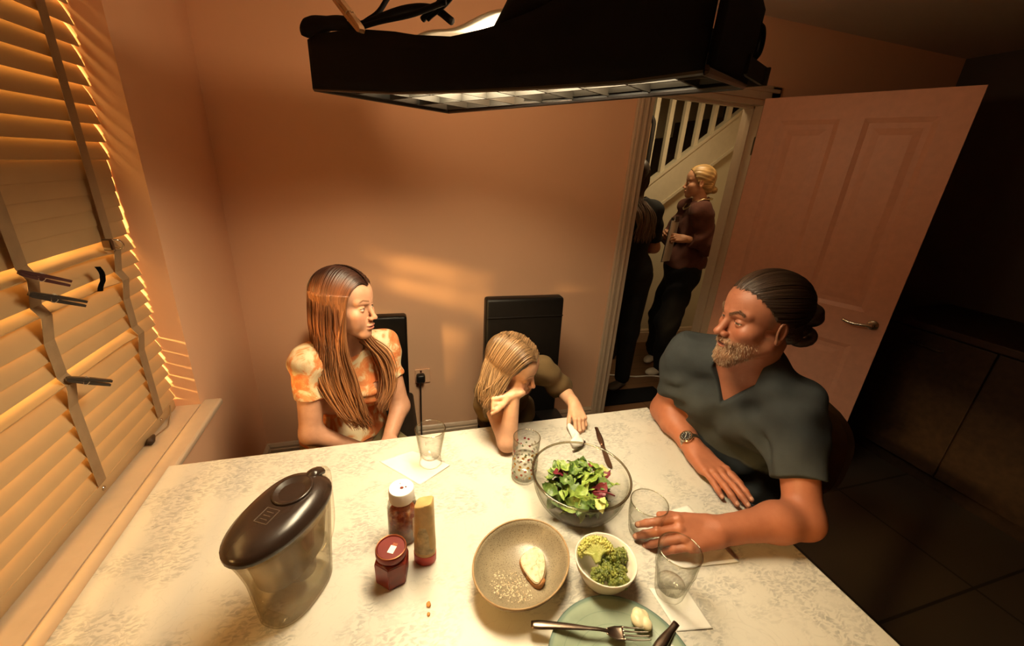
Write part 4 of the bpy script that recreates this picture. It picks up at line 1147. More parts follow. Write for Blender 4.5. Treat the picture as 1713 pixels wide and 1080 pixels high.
broc('yellowish halved broccoli floret, cut face up on top of the bowl', WB + Vector((-0.012, 0.020, 0.062)), 0.034, True)
for lb, p, r in (('dark broccoli floret at the right side of the cream bowl', (0.033, 0.004, 0.046), 0.026), ('dark broccoli floret at the front of the cream bowl', (0.008, -0.032, 0.045), 0.026), ('dark broccoli floret at the front left of the cream bowl', (-0.028, -0.022, 0.043), 0.023), ('small broccoli floret tucked in the middle of the cream bowl', (0.010, -0.004, 0.040), 0.024)):
    broc(lb, WB + Vector(p), r)

# plate, fork, knife, scraps ---------------------------------------
PC = Vector((0.371, 0.368, TT))
n = N('pale_green_glaze'); v = n.coord()
sep = n.n('ShaderNodeSeparateXYZ'); n.l(v, sep.inputs[0])
rr_ = n.math('SQRT', n.math('ADD', n.math('POWER', n.math('SUBTRACT', sep.outputs[0], PC.x), 2), n.math('POWER', n.math('SUBTRACT', sep.outputs[1], PC.y), 2)))
ringw = n.math('PINGPONG', rr_, 0.011)
lines = n.ramp(n.math('DIVIDE', ringw, 0.011), [(0.0, (1, 1, 1)), (0.10, (0, 0, 0))])
edge = n.ramp(rr_, [(0.128, (0, 0, 0)), (0.1365, (1, 1, 1))])
bc = n.ramp(n.noise(v, 25, 3), [(0.3, (0.27, 0.34, 0.25)), (0.7, (0.32, 0.385, 0.285))])
c1 = n.mix(n.math('MULTIPLY', lines, 0.55), bc, (0.17, 0.25, 0.19))
n.col(n.mix(edge, c1, (0.10, 0.16, 0.14))); n.set(Roughness=0.2)
bm = B(); lathe(bm, [(0.0, 0.0), (0.080, 0.0), (0.085, 0.003), (0.118, 0.013), (0.1375, 0.020), (0.1380, 0.0225), (0.1355, 0.0235), (0.115, 0.0165), (0.082, 0.008), (0.0, 0.0065)], PC, 80, caps=False)
one('dinner_plate', 'pale green plate with ringed glaze at the near edge of the table', 'plate', bm, n.m)
def cut_handle(bm, pts, up, w0, w1, th=0.0022):
    tube(bm, smooth_path(pts, 8), lambda q: w1 + (w0 - w1) * (abs(math.sin(min(1, (1 - q) * 1.25) * PI * 0.5 + 0.0)) ** 2 if q < 0.75 else max(0, 1 - q) * 0.3), 10, flat=th / w0 * 1.4, up=up)
# fork: handle out over the left rim, tines pointing right
f0, f1 = Vector((0.2335, 0.482, 0.7765)), Vector((0.4505, 0.4085, 0.7740))
fk = thing('dinner_fork', 'steel fork lying tines right across the pale green plate', 'fork', f0)
fd = (f1 - f0).normalized(); fsd = Vector((0, 0, 1)).cross(fd).normalized()
FL = (f1 - f0).length
fp = lambda a, b, z=0.0: f0 + fd * a + fsd * b + Vector((0, 0, z))
hw = lambda q: 0.0038 + 0.0060 * max(0, 1 - q / 0.62) ** 0.8 * min(1, 0.55 + q * 6) + 0.0
bm = B(); tube(bm, smooth_path([fp(0, 0, 0), fp(0.045, 0, 0.003), fp(0.09, 0, 0.004), fp(0.130, 0, 0.004), fp(0.150, 0, 0.001)], 8), lambda q: hw(q), 12, flat=0.38, up=(0, 0, 1)); obj('handle', bm, M['cutlery'], fk, smooth=True)
bm = B()
def fh(u, v_):
    s = 2 * v_ - 1; a = 0.146 + 0.034 * u
    wd = 0.0045 + 0.0085 * min(1, u / 0.55) ** 0.8
    return fp(a, s * wd, 0.001 - 0.004 * math.sin(u * PI * 0.8) + 0.0012 * s * s)
grid_sheet(bm, fh, 10, 7); bmesh.ops.recalc_face_normals(bm, faces=bm.faces[:]); bmesh.ops.solidify(bm, geom=bm.faces[:], thickness=0.0018); obj('fork_head', bm, M['cutlery'], fk, smooth=True)
for k in range(4):
    b = (k - 1.5) * 0.0073
    bm = B(); tube(bm, smooth_path([fp(0.178, b, -0.0005), fp(0.195, b, -0.001), fp(0.214, b, 0.001), fp(FL, b * 0.96, 0.0035)], 5), lambda q: 0.0019 - 0.0008 * q, 8, flat=0.6, up=(0, 0, 1)); obj('tine', bm, M['steel'], fk, smooth=True)
def knife(label, p_handle, p_tip, z0, z1, mat):
    a, b = Vector((*p_handle, z0)), Vector((*p_tip, z1))
    t = thing('table_knife', label, 'knife', a); d = (b - a); L = d.length; d.normalize(); s = Vector((0, 0, 1)).cross(d).normalized(); up = d.cross(s)
    bm = B(); tube(bm, [a + d * (L * 0.47 * i / 16) for i in range(17)], lambda q: 0.0066 + 0.0036 * math.sin(min(1, (1 - q) * 1.3) * PI) ** 1 * (1 if q > 0.05 else 0.8), 12, flat=0.5, up=up); obj('handle', bm, mat, t, smooth=True)
    bm = B()
    prof = [(0.46, -0.006), (0.52, -0.008), (0.85, -0.010), (0.95, -0.0075), (1.0, 0.004), (0.97, 0.0075), (0.8, 0.008), (0.46, 0.006)]
    A_ = [bm.verts.new(a + d * (L * u) + s * w_ + up * 0.0008) for u, w_ in prof]; B_ = [bm.verts.new(a + d * (L * u) + s * w_ - up * 0.0008) for u, w_ in prof]
    bm.faces.new(A_); bm.faces.new(B_[::-1])
    for i in range(len(prof)):
        j = (i + 1) % len(prof); bm.faces.new((A_[i], A_[j], B_[j], B_[i]))
    obj('blade', bm, mat, t)
    return t
knife('steel knife with its handle on the right rim of the pale green plate', (0.514, 0.412), (0.335, 0.330), 0.7785, 0.7640, M['cutlery'])
knife('dark table knife lying beyond the salad bowl', (0.683, 1.070), (0.627, 0.868), TT + 0.0045, TT + 0.0045, plain('dim_steel', (0.20, 0.11, 0.07), 0.4, 1.0))
M['potato'] = plain('buttery_mash', (0.72, 0.64, 0.40), 0.4, bump=0.6, bscale=90)
bm = B()
for k in range(9):
    bmesh.ops.create_icosphere(bm, subdivisions=3, radius=random.uniform(0.008, 0.013), matrix=Matrix.Translation((0.450 + random.uniform(-0.012, 0.012), 0.436 + random.uniform(-0.016, 0.014), TT + 0.020 + random.uniform(0, 0.006))) @ Matrix.Diagonal((1.0, 1.3, 0.8, 1)))
rm = None
o = one('potato_scrap', 'pale lump of leftover food beside the fork on the plate', 'food', bm, M['potato'])
md = o.modifiers.new('m', 'REMESH'); md.mode = 'VOXEL'; md.voxel_size = 0.0022; md.use_smooth_shade = True
# paper napkins ----------------------------------------------------
def napkin(name, label, poly, z=TT, amp=0.002, fold=None, seed=0, thick=0.0009):
    rnd = random.Random(seed)
    p00, p10, p11, p01 = [Vector((*p, 0)) for p in poly]
    ph = rnd.uniform(0, 6)
    bm = B()
    def f(u, v_):
        p = (p00 * (1 - u) + p10 * u) * (1 - v_) + (p01 * (1 - u) + p11 * u) * v_
        p.z = z + 0.0006 + amp * (0.5 + 0.5 * math.sin(u * 9 + v_ * 5 + ph)) * (0.4 + abs(u - 0.5)) + (0.0012 if u > 0.5 else 0)
        return p
    grid_sheet(bm, f, 22, 22); bmesh.ops.recalc_face_normals(bm, faces=bm.faces[:]); bmesh.ops.solidify(bm, geom=bm.faces[:], thickness=-thick)
    return one(name, label, 'napkin', bm, M['napkin'])
napkin('paper_napkin', 'white paper napkin under the tapered glass near the woman', ((-0.052, 1.052), (0.046, 1.082), (0.152, 0.990), (0.058, 0.928)), amp=0.0, seed=1, thick=0.0005)
napkin('paper_napkin', 'white paper napkin under the forearm of the man', ((0.575, 0.672), (0.770, 0.688), (0.772, 0.508), (0.612, 0.530)), amp=0.0008, seed=2)
napkin('paper_napkin', 'creased white napkin beside the fluted tumbler at the right of the plate', ((0.520, 0.505), (0.600, 0.478), (0.598, 0.398), (0.522, 0.412)), amp=0.0, seed=3, thick=0.0005)
bm = B()   # twisted napkin by the child's hand
def tw(u, v_):
    a = 2 * PI * v_
    c = Vector((0.560 + 0.040 * u + 0.012 * math.sin(u * 5), 1.010 + 0.082 * u - 0.03 * (1 - u) ** 2, TT + 0.012 + 0.003 * math.sin(u * 9)))
    r = (0.010 + 0.011 * (1 - u) ** 2) * (1 + 0.22 * math.sin(3 * a + u * 9)) * (0.4 if u in (0.0, 1.0) else 1)
    return c + Vector((math.cos(a) * r, -0.3 * math.cos(a) * r, math.sin(a) * r * 0.85))
bm = B()
vsn = [[bm.verts.new(tw(i / 24, j / 20)) for j in range(20)] for i in range(25)]
for i in range(24):
    for j in range(20):
        bm.faces.new((vsn[i][j], vsn[i][(j + 1) % 20], vsn[i + 1][(j + 1) % 20], vsn[i + 1][j]))
bm.faces.new(vsn[0]); bm.faces.new(vsn[-1][::-1])
one('paper_napkin', 'crumpled white napkin by the resting hand of the child', 'napkin', bm, M['napkin'])
bm = B(); tube(bm, smooth_path([(0.545, 0.968, TT + 0.004), (0.562, 0.972, TT + 0.005), (0.585, 0.985, TT + 0.006), (0.603, 1.005, TT + 0.008)], 6), lambda q: 0.0035 + 0.0025 * q, 8, flat=0.5, up=(0, 0, 1))
one('teaspoon', 'small dull spoon handle poking from the crumpled napkin', 'spoon', bm, M['cutlery'])
# loose crumbs of food on the cloth
M['scrap'] = plain('orange_food_scrap', (0.55, 0.24, 0.05), 0.6, bump=0.5)
for lb, x, y, s in (('larger orange crumb on the tablecloth right of the jug', 0.048, 0.585, 0.0045), ('smaller orange crumb on the tablecloth, nearer the camera than the other', 0.046, 0.566, 0.003)):
    bm = B(); bmesh.ops.create_icosphere(bm, subdivisions=2, radius=s, matrix=Matrix.Translation((x, y, TT + s * 0.5)) @ Matrix.Diagonal((1, 1.4, 0.55, 1)))
    for vtx in bm.verts: vtx.co += Vector((random.uniform(-1, 1), random.uniform(-1, 1), 0)) * s * 0.2
    o = one('food_crumb', lb, 'crumb', bm, M['scrap'])
# ================================================================== IMPLICIT-SURFACE FIGURES
A3 = lambda *p: np.array(p, dtype=float)
def nrm(v):
    v = np.asarray(v, float); return v / np.linalg.norm(v)

class Ops(list):
    """list of blended solids: (mode, fn, lo, hi, k)"""
    def put(s, mode, fn, lo, hi, k):
        s.append((mode, fn, np.asarray(lo, float), np.asarray(hi, float), k)); return s
    def ell(s, c, r, R=None, k=0.01, mode='add'):
        c, r = np.asarray(c, float), np.asarray(r, float)
        R = np.eye(3) if R is None else np.asarray(R, float)       # columns = local axes
        ext = np.sqrt(((R * r) ** 2).sum(1))
        def fn(x, y, z):
            dx, dy, dz = x - c[0], y - c[1], z - c[2]
            q = [R[0, i] * dx + R[1, i] * dy + R[2, i] * dz for i in range(3)]
            k0 = np.sqrt((q[0] / r[0]) ** 2 + (q[1] / r[1]) ** 2 + (q[2] / r[2]) ** 2)
            k1 = np.sqrt((q[0] / r[0] ** 2) ** 2 + (q[1] / r[1] ** 2) ** 2 + (q[2] / r[2] ** 2) ** 2) + 1e-9
            return np.where(k0 < 1e-6, -r.min(), k0 * (k0 - 1) / k1)
        return s.put(mode, fn, c - ext, c + ext, k)
    def cap(s, a, b, ra, rb, k=0.01, mode='add', flat=None):
        a, b = np.asarray(a, float), np.asarray(b, float)
        ba = b - a; L2 = ba @ ba + 1e-12
        fl = None
        if flat is not None:
            n = nrm(flat[0]); n = nrm(n - ba * (n @ ba) / L2); fl = (n, flat[1])
        def fn(x, y, z):
            dx, dy, dz = x - a[0], y - a[1], z - a[2]
            h = np.clip((dx * ba[0] + dy * ba[1] + dz * ba[2]) / L2, 0, 1)
            ex, ey, ez = dx - h * ba[0], dy - h * ba[1], dz - h * ba[2]
            d2 = ex * ex + ey * ey + ez * ez
            if fl is not None:
                pn = ex * fl[0][0] + ey * fl[0][1] + ez * fl[0][2]
                d2 = d2 + pn * pn * (1 / fl[1] ** 2 - 1)
                return (np.sqrt(d2) - (ra + (rb - ra) * h)) * (0.5 + 0.5 * fl[1])
            return np.sqrt(d2) - (ra + (rb - ra) * h)
        m = max(ra, rb)
        return s.put(mode, fn, np.minimum(a, b) - m, np.maximum(a, b) + m, k)
    def fun(s, fn, lo, hi, k=0.005, mode='add'):
        return s.put(mode, fn, lo, hi, k)
    def bounds(s):
        return np.min([o[2] for o in s if o[0] == 'add'], 0), np.max([o[3] for o in s if o[0] == 'add'], 0)

def sample(ops, lo, hi, h):
    n = np.ceil((hi - lo) / h).astype(int) + 1
    ax = [(lo[i] + h * np.arange(n[i])).astype(np.float32) for i in range(3)]
    D = np.full(tuple(n), 0.08, np.float32)
    for mode, fn, blo, bhi, k in ops:
        m = max(k, 0.02) + 3 * h
        i0 = np.maximum(0, np.floor((blo - m - lo) / h).astype(int)); i1 = np.minimum(n, np.ceil((bhi + m - lo) / h).astype(int) + 1)
        if np.any(i1 <= i0): continue
        sl = tuple(slice(i0[i], i1[i]) for i in range(3))
        d = fn(ax[0][sl[0]][:, None, None], ax[1][sl[1]][None, :, None], ax[2][sl[2]][None, None, :]).astype(np.float32)
        if mode == 'disp':
            D[sl] += d; continue
        if mode == 'sub': d = -d
        cur = D[sl]
        hh = np.maximum(k - np.abs(cur - d), 0) / k
        if mode == 'add': D[sl] = np.minimum(cur, d) - hh * hh * k * 0.25
        else: D[sl] = np.maximum(cur, d) + hh * hh * k * 0.25
    return D

def nets(D, lo, h):
    ins = D < 0
    c = ins[:-1, :-1, :-1].astype(np.int8)
    tot = sum(ins[a:a + ins.shape[0] - 1, b:b + ins.shape[1] - 1, e:e + ins.shape[2] - 1].astype(np.int8) for a in (0, 1) for b in (0, 1) for e in (0, 1))
    I = np.argwhere((tot > 0) & (tot < 8))
    if len(I) == 0: return np.zeros((0, 3)), np.zeros((0, 4), int)
    idx = np.full(c.shape, -1, np.int32); idx[I[:, 0], I[:, 1], I[:, 2]] = np.arange(len(I))
    acc = np.zeros((len(I), 3)); cnt = np.zeros(len(I))
    for axis in range(3):
        o1, o2 = [q for q in range(3) if q != axis]
        for u in (0, 1):
            for v in (0, 1):
                A_ = I.copy(); A_[:, o1] += u; A_[:, o2] += v
                B_ = A_.copy(); B_[:, axis] += 1
                da = D[A_[:, 0], A_[:, 1], A_[:, 2]]; db = D[B_[:, 0], B_[:, 1], B_[:, 2]]
                mk = (da < 0) != (db < 0)
                t = np.where(mk, da / np.where(mk, da - db, 1), 0)
                p = np.zeros((len(I), 3)); p[:, o1] = u; p[:, o2] = v; p[:, axis] = t
                acc[mk] += p[mk]; cnt[mk] += 1
    V = lo + h * (I + acc / cnt[:, None])
    F = []
    for axis in range(3):
        o1, o2 = (axis + 1) % 3, (axis + 2) % 3
        s0 = [slice(None)] * 3; s1 = [slice(None)] * 3
        s0[axis] = slice(0, -1); s1[axis] = slice(1, None)
        a, b = ins[tuple(s0)], ins[tuple(s1)]
        E_ = np.argwhere(a != b)
        ok = (E_[:, o1] > 0) & (E_[:, o2] > 0) & (E_[:, o1] < ins.shape[o1] - 1) & (E_[:, o2] < ins.shape[o2] - 1)
        E_ = E_[ok]
        flip = b[E_[:, 0], E_[:, 1], E_[:, 2]]
        q = []
        for u, v in ((1, 1), (0, 1), (0, 0), (1, 0)):
            G = E_.copy(); G[:, o1] -= u; G[:, o2] -= v
            q.append(idx[G[:, 0], G[:, 1], G[:, 2]])
        q = np.stack(q, 1)
        q[flip] = q[flip][:, ::-1]
        F.append(q)
    F = np.concatenate(F); F = F[(F >= 0).all(1)]
    return V, F

def solid(name, ops, regions, mat, parent=None, color=None, relax=0):
    """regions: (lo, hi, voxel); later ones are finer and replace the earlier inside their boxes"""
    Vs, Fs, off = [], [], 0
    for i, (lo, hi, h) in enumerate(regions):
        lo, hi = np.asarray(lo, float), np.asarray(hi, float)
        V, F = nets(sample(ops, lo, hi, h), lo, h)
        for lo2, hi2, h2 in regions[i + 1:]:
            if len(F) == 0: break
            m = 1.2 * h
            inside = ((V > np.asarray(lo2) + m) & (V < np.asarray(hi2) - m)).all(1)
            F = F[~inside[F].all(1)]
        Vs.append(V); Fs.append(F + off); off += len(V)
    V, F = np.concatenate(Vs), np.concatenate(Fs)
    used = np.zeros(len(V), bool); used[F.ravel()] = True
    remap = np.cumsum(used) - 1; V = V[used]; F = remap[F]
    me = bpy.data.meshes.new(name)
    me.vertices.add(len(V)); me.vertices.foreach_set('co', V.astype(np.float32).ravel())
    me.loops.add(F.size); me.loops.foreach_set('vertex_index', F.astype(np.int32).ravel())
    me.polygons.add(len(F)); me.polygons.foreach_set('loop_start', np.arange(0, F.size, 4, dtype=np.int32))
    me.update(calc_edges=True)
    if color is not None:
        C_ = np.ones((len(V), 4), np.float32); C_[:, :3] = color(V)
        at = me.color_attributes.new('Col', 'FLOAT_COLOR', 'POINT'); at.data.foreach_set('color', C_.ravel())
    return link(name, me, mat, parent, True)

class Frame:
    """origin, columns x forward / y left / z up, scale"""
    def __init__(s, o, f, u=(0, 0, 1), sc=1.0, l=None):
        s.o = np.asarray(o, float); f = nrm(f)
        if l is None:
            l = nrm(np.cross(np.asarray(u, float), f))
        u = nrm(np.cross(f, l)); s.R = np.stack([f, l, u], 1); s.s = sc
    def p(s, *c): return s.o + s.R @ (np.asarray(c, float) * s.s)
    def loc(s, V): return ((V - s.o) @ s.R) / s.s
    def ell(s, ops, c, r, k=0.01, mode='add', Rl=None):
        R = s.R if Rl is None else s.R @ Rl
        ops.ell(s.p(*c), np.asarray(r) * s.s, R, k * s.s, mode)
    def cap(s, ops, a, b, ra, rb, k=0.01, mode='add', flat=None):
        ops.cap(s.p(*a), s.p(*b), ra * s.s, rb * s.s, k * s.s, mode, None if flat is None else (s.R @ np.asarray(flat[0], float), flat[1]))
    def fun(s, ops, fn, lo, hi, k, mode='add'):
        C = [s.p(*c) for c in ((a, b, e) for a in (lo[0], hi[0]) for b in (lo[1], hi[1]) for e in (lo[2], hi[2]))]
        R, o, sc = s.R, s.o, s.s
        def g(x, y, z):
            dx, dy, dz = x - o[0], y - o[1], z - o[2]
            q = [(R[0, i] * dx + R[1, i] * dy + R[2, i] * dz) / sc for i in range(3)]
            return fn(*q) * sc
        ops.fun(g, np.min(C, 0), np.max(C, 0), k * s.s, mode)
def Rz(a): return np.array([[math.cos(a), -math.sin(a), 0], [math.sin(a), math.cos(a), 0], [0, 0, 1]])
def Ry(a): return np.array([[math.cos(a), 0, math.sin(a)], [0, 1, 0], [-math.sin(a), 0, math.cos(a)]])
def Rx(a): return np.array([[1, 0, 0], [0, math.cos(a), -math.sin(a)], [0, math.sin(a), math.cos(a)]])

EYE_R = 0.0132
def add_head(ops, F, kind='man', up=0.30, lo=0.22, mouth=0.0, ears=True):
    m = {'man': 1.0, 'woman': 0.0, 'child': -0.4}[kind]
    F.ell(ops, (-0.018, 0, 0.038), (0.097, 0.077, 0.083), 0.01)
    F.ell(ops, (0.028, 0, 0.038), (0.060, 0.064, 0.060), 0.02)
    F.ell(ops, (0.034, 0, -0.035), (0.050, 0.058, 0.065), 0.02)
    jw, jr = (0.046, 0.025) if m > 0.5 else (0.039, 0.022)
    chz = -0.102 if m > 0 else -0.097
    if kind == 'child': chz = -0.088
    for s in (1, -1):
        F.cap(ops, (0.0, s * jw, -0.055), (0.060, s * 0.015, chz + 0.004), jr, 0.019, 0.02)
        F.ell(ops, (0.052, s * 0.044, -0.026), (0.027, 0.021, 0.020), 0.02)
    if kind != 'man':
        for s in (1, -1): F.ell(ops, (0.050, s * 0.036, -0.052), (0.028, 0.020, 0.026), 0.02)
    F.ell(ops, (0.070, 0, chz), (0.020 + 0.003 * m, 0.020 + 0.004 * m, 0.019), 0.015)
    F.ell(ops, (0.064, 0, -0.066), (0.026, 0.029, 0.030), 0.015)
    br = 0.0105 + 0.0015 * m
    for s in (1, -1):
        F.cap(ops, (0.078 + 0.003 * m, s * 0.012, 0.018), (0.064, s * 0.046, 0.022), br, br * 0.8, 0.012)
    ns = 0.90 if m > 0.5 else (0.74 if kind == 'woman' else 0.66)
    for s in (1, -1):
        F.ell(ops, (0.088, s * 0.032, -0.002), (0.013, 0.019, 0.0105), 0.010, 'sub')
    F.cap(ops, (0.082, 0, 0.006), (0.092 + 0.011 * ns, 0, -0.030), 0.0085 * ns, 0.0115 * ns, 0.010)
    F.ell(ops, (0.095 + 0.013 * ns, 0, -0.035), (0.0120 * ns, 0.0125 * ns, 0.0105 * ns), 0.006)
    for s in (1, -1):
        F.ell(ops, (0.094, s * 0.0140 * ns, -0.039), (0.0125 * ns, 0.0080 * ns, 0.0085 * ns), 0.005)
        F.ell(ops, (0.102, s * 0.0068 * ns, -0.0465), (0.0050, 0.0036, 0.0035), 0.002, 'sub')
    # eyes and lids
    for s in (1, -1):
        c = np.array((0.0685, s * 0.031, -0.003))
        F.ell(ops, c, (EYE_R,) * 3, 0.0015)
        for sg, a in ((1, up), (-1, lo)):
            def lid(x, y, z, c=c, sg=sg, a=a):
                d = np.sqrt((x - c[0]) ** 2 + (y - c[1]) ** 2 + (z - c[2]) ** 2) - (EYE_R + 0.0016)
                pl = -(sg * (z - c[2]) * math.cos(a) - (x - c[0]) * math.sin(a))
                return np.maximum(d, pl)
            F.fun(ops, lid, c - EYE_R - 0.003, c + EYE_R + 0.003, 0.0020)
    # lips
    F.ell(ops, (0.0885 + 0.002 * (m <= 0), 0, -0.0625), (0.0095, 0.0205, 0.0058), 0.006)
    F.ell(ops, (0.0870 + 0.002 * (m <= 0), 0, -0.0735), (0.0100, 0.0185, 0.0068), 0.006)
    F.ell(ops, (0.0990, 0, -0.0680), (0.0110 + mouth, 0.0185 - mouth, 0.0016 + mouth * 0.4), 0.003, 'sub')
    # ears
    for s in ((1, -1) if ears else ()):
        Rl = Rz(s * 0.35) @ Ry(-0.18)
        F.ell(ops, (-0.010, s * 0.0790, -0.010), (0.019, 0.0070, 0.031), 0.004, 'add', Rl)
        F.ell(ops, (-0.006, s * 0.0865, -0.008), (0.0105, 0.0060, 0.019), 0.003, 'sub', Rl)
        F.ell(ops, (-0.004, s * 0.0780, -0.036), (0.0085, 0.0055, 0.0090), 0.004, 'add', Rl)

def head_color(F, P, base, lip, brow, iris, gaze, beard=None, brow_w=0.0042, lash=True, up=0.3, flush=0.5, frown=0.0, gap=0.0014):
    x, y, z = P[:, 0], P[:, 1], P[:, 2]
    C = np.tile(np.asarray(base, float), (len(P), 1))
    def mixc(mask, c):
        C[:] = C * (1 - mask[:, None]) + np.asarray(c) * mask[:, None]
    g = lambda cx, cy, cz, r: np.exp(-(((x - cx) ** 2 + (np.abs(y) - cy) ** 2 + (z - cz) ** 2) / r ** 2))
    red = np.asarray(base) * np.array((1.0, 0.72, 0.66))
    mixc(np.clip(flush * (g(0.075, 0.045, -0.03, 0.022) + g(0.105, 0, -0.035, 0.016)), 0, 0.9), red)
    if beard is not None:
        nzv = 0.5 + 0.5 * np.sin(x * 900 + 5 * np.sin(y * 700)) * np.sin(z * 800 + 4 * np.sin(x * 500))
        line = z - (-0.050 + 0.12 * (0.085 - x))                                   # upper edge of the cheek beard
        mk = np.clip(-line / 0.012, 0, 1) * np.clip((x + 0.0) / 0.03, 0, 1) * np.clip((z + 0.135) / 0.01, 0, 1)
        mous = np.clip((x - 0.078) / 0.005, 0, 1) * np.clip((0.030 - np.abs(y)) / 0.008, 0, 1) * np.clip((-0.046 - z) / 0.003, 0, 1)
        mk = np.maximum(mk * (0.35 + 0.5 * np.clip((x - 0.045) / 0.03, 0, 1)), mous * 0.85)
        mixc(mk * (0.7 + 0.3 * nzv), beard)
    lipm = np.clip((x - 0.083) / 0.003, 0, 1) * np.clip((0.020 - np.abs(y)) / 0.004, 0, 1) * np.clip(1 - (np.abs(z + 0.0680) / (0.0105 - 0.008 * (np.abs(y) / 0.024) ** 2)) ** 6, 0, 1)
    mixc(lipm * 0.8, lip)
    mixc(lipm * np.clip(1.6 - 1.6 * np.abs(z + 0.068) / gap, 0, 1), np.asarray(lip) * 0.25)
    # brows
    ay = np.abs(y)
    zb = 0.0235 + 0.006 * np.clip((ay - 0.014) / 0.022, 0, 1) - 0.010 * np.clip((ay - 0.036) / 0.02, 0, 1)
    zb = zb - frown * np.clip((0.034 - ay) / 0.022, 0, 1)
    bm_ = np.clip(1 - np.abs(z - zb) / brow_w, 0, 1) ** 0.6 * np.clip((ay - 0.010) / 0.004, 0, 1) * np.clip((0.052 - ay) / 0.008, 0, 1) * (x > 0.045)
    mixc(np.clip(bm_ * 1.1, 0, 0.85), brow)
    gz = nrm(gaze)
    for s in (1, -1):
        c = np.array((0.0685, s * 0.031, -0.003)); d = P - c; L = np.linalg.norm(d, axis=1); dn = d / (L[:, None] + 1e-9)
        ball = (L < EYE_R + 0.0009) & (dn[:, 0] > 0.45)
        mixc(ball.astype(float), (0.62, 0.55, 0.48))
        ang = np.arccos(np.clip(dn @ gz, -1, 1))
        mixc((ball & (ang < 0.50)).astype(float), iris); mixc((ball & (ang < 0.24)).astype(float), (0.006, 0.005, 0.004))
        if lash:
            pl = (z - c[2]) * math.cos(up) - (x - c[0]) * math.sin(up)
            lm = (np.abs(pl) < 0.0016) & (L < EYE_R + 0.0042) & (dn[:, 0] > 0.35)
            mixc(lm * 0.85, np.asarray(brow) * 0.5)
            crease = (np.abs(pl - 0.0065) < 0.0008) & (L < EYE_R + 0.006) & (dn[:, 0] > 0.35)
            mixc(crease * 0.35, np.asarray(base) * 0.5)
    return C

def add_hand(ops, W, d, n, right, s=1.0, curls=None, thumb=(0.55, 0.45, -0.25), tcurl=0.25, spread=0.06):
    """W wrist, d direction of the fingers, n normal of the back of the hand; curls per finger = 3 bends in degrees"""
    W = np.asarray(W, float); d = nrm(d); n = np.asarray(n, float); n = nrm(n - d * (n @ d))
    t = np.cross(n, d) * (1 if right else -1)
    P = lambda a, b, c: W + s * (d * a + t * b + n * c)
    curls = curls or [(8, 14, 10)] * 4
    base = [(0.088, 0.0275), (0.092, 0.0085), (0.087, -0.0105), (0.078, -0.0275)]
    lens = [(0.043, 0.025, 0.021), (0.047, 0.029, 0.022), (0.043, 0.027, 0.022), (0.034, 0.020, 0.019)]
    rad = [0.0096, 0.0098, 0.0093, 0.0083]
    # palm
    for (a, b), r in zip(base, rad):
        ops.cap(P(0.004, b * 0.55, 0), P(a * 0.97, b, -0.001), 0.0135 * s, 0.0118 * s, 0.012 * s)
    ops.cap(P(0.01, -0.020, -0.008), P(0.060, -0.024, -0.008), 0.012 * s, 0.012 * s, 0.014 * s)
    ops.cap(P(-0.03, 0, 0), P(0.012, 0, -0.001), 0.0255 * s, 0.026 * s, 0.016 * s, flat=(n, 0.68))
    tips = []
    for i in range(4):
        a, b = base[i]
        p = P(a, b, 0.0); ang = 0.0
        side = nrm(d + t * (spread * (1.5 - i)))
        r = rad[i] * s
        ops.ell(p + n * 0.0015 * s, (r * 1.10,) * 3, None, 0.006 * s)
        for j in range(3):
            ang += math.radians(curls[i][j])
            dirv = side * math.cos(ang) - n * math.sin(ang)
            q = p + dirv * lens[i][j] * s
            r2 = r * (0.93 if j < 2 else 0.80)
            ops.cap(p, q, r, r2, 0.0028 * s)
            if j < 2: ops.ell(q, (r2 * 1.04,) * 3, None, 0.002 * s)
            p, r = q, r2
        tips.append((p, dirv, n))
    if curls[0][0] > 70: ops.ell(P(0.080, 0.0, -0.024), np.array((0.022, 0.034, 0.020)) * s, np.stack([d, t, n], 1), 0.010 * s)
    # thumb leaves the side of the palm near its base
    tb = P(0.020, 0.020, -0.006); td = nrm(d * thumb[0] + t * thumb[1] + n * thumb[2])
    q = tb + td * 0.044 * s
    ops.cap(tb, q, 0.0160 * s, 0.0118 * s, 0.012 * s)
    d2 = nrm(td * math.cos(tcurl) + (d * 0.9 - t * 0.2) * math.sin(tcurl)); q2 = q + d2 * 0.033 * s
    ops.cap(q, q2, 0.0113 * s, 0.0100 * s, 0.003 * s)
    d3 = nrm(d2 * math.cos(tcurl) + (d * 0.8 - t * 0.5) * math.sin(tcurl)); q3 = q2 + d3 * 0.026 * s
    ops.cap(q2, q3, 0.0103 * s, 0.0078 * s, 0.003 * s)
    return tips

def bbox(pts, m):
    pts = np.asarray(pts, float); return pts.min(0) - m, pts.max(0) + m
def folds(lo, hi, amp, dirs, seed=0):
    rnd = np.random.default_rng(seed); ph = rnd.uniform(0, 6, (len(dirs), 3))
    def f(x, y, z):
        t = 0
        for (kx, ky, kz, w_), p in zip(dirs, ph):
            t = t + w_ * np.sin(kx * x + ky * y + kz * z + p[0] + 1.3 * np.sin(0.45 * (ky * x + kz * y + kx * z) + p[1]))
        return t * amp
    return ('disp', f, np.asarray(lo), np.asarray(hi), 0.001)

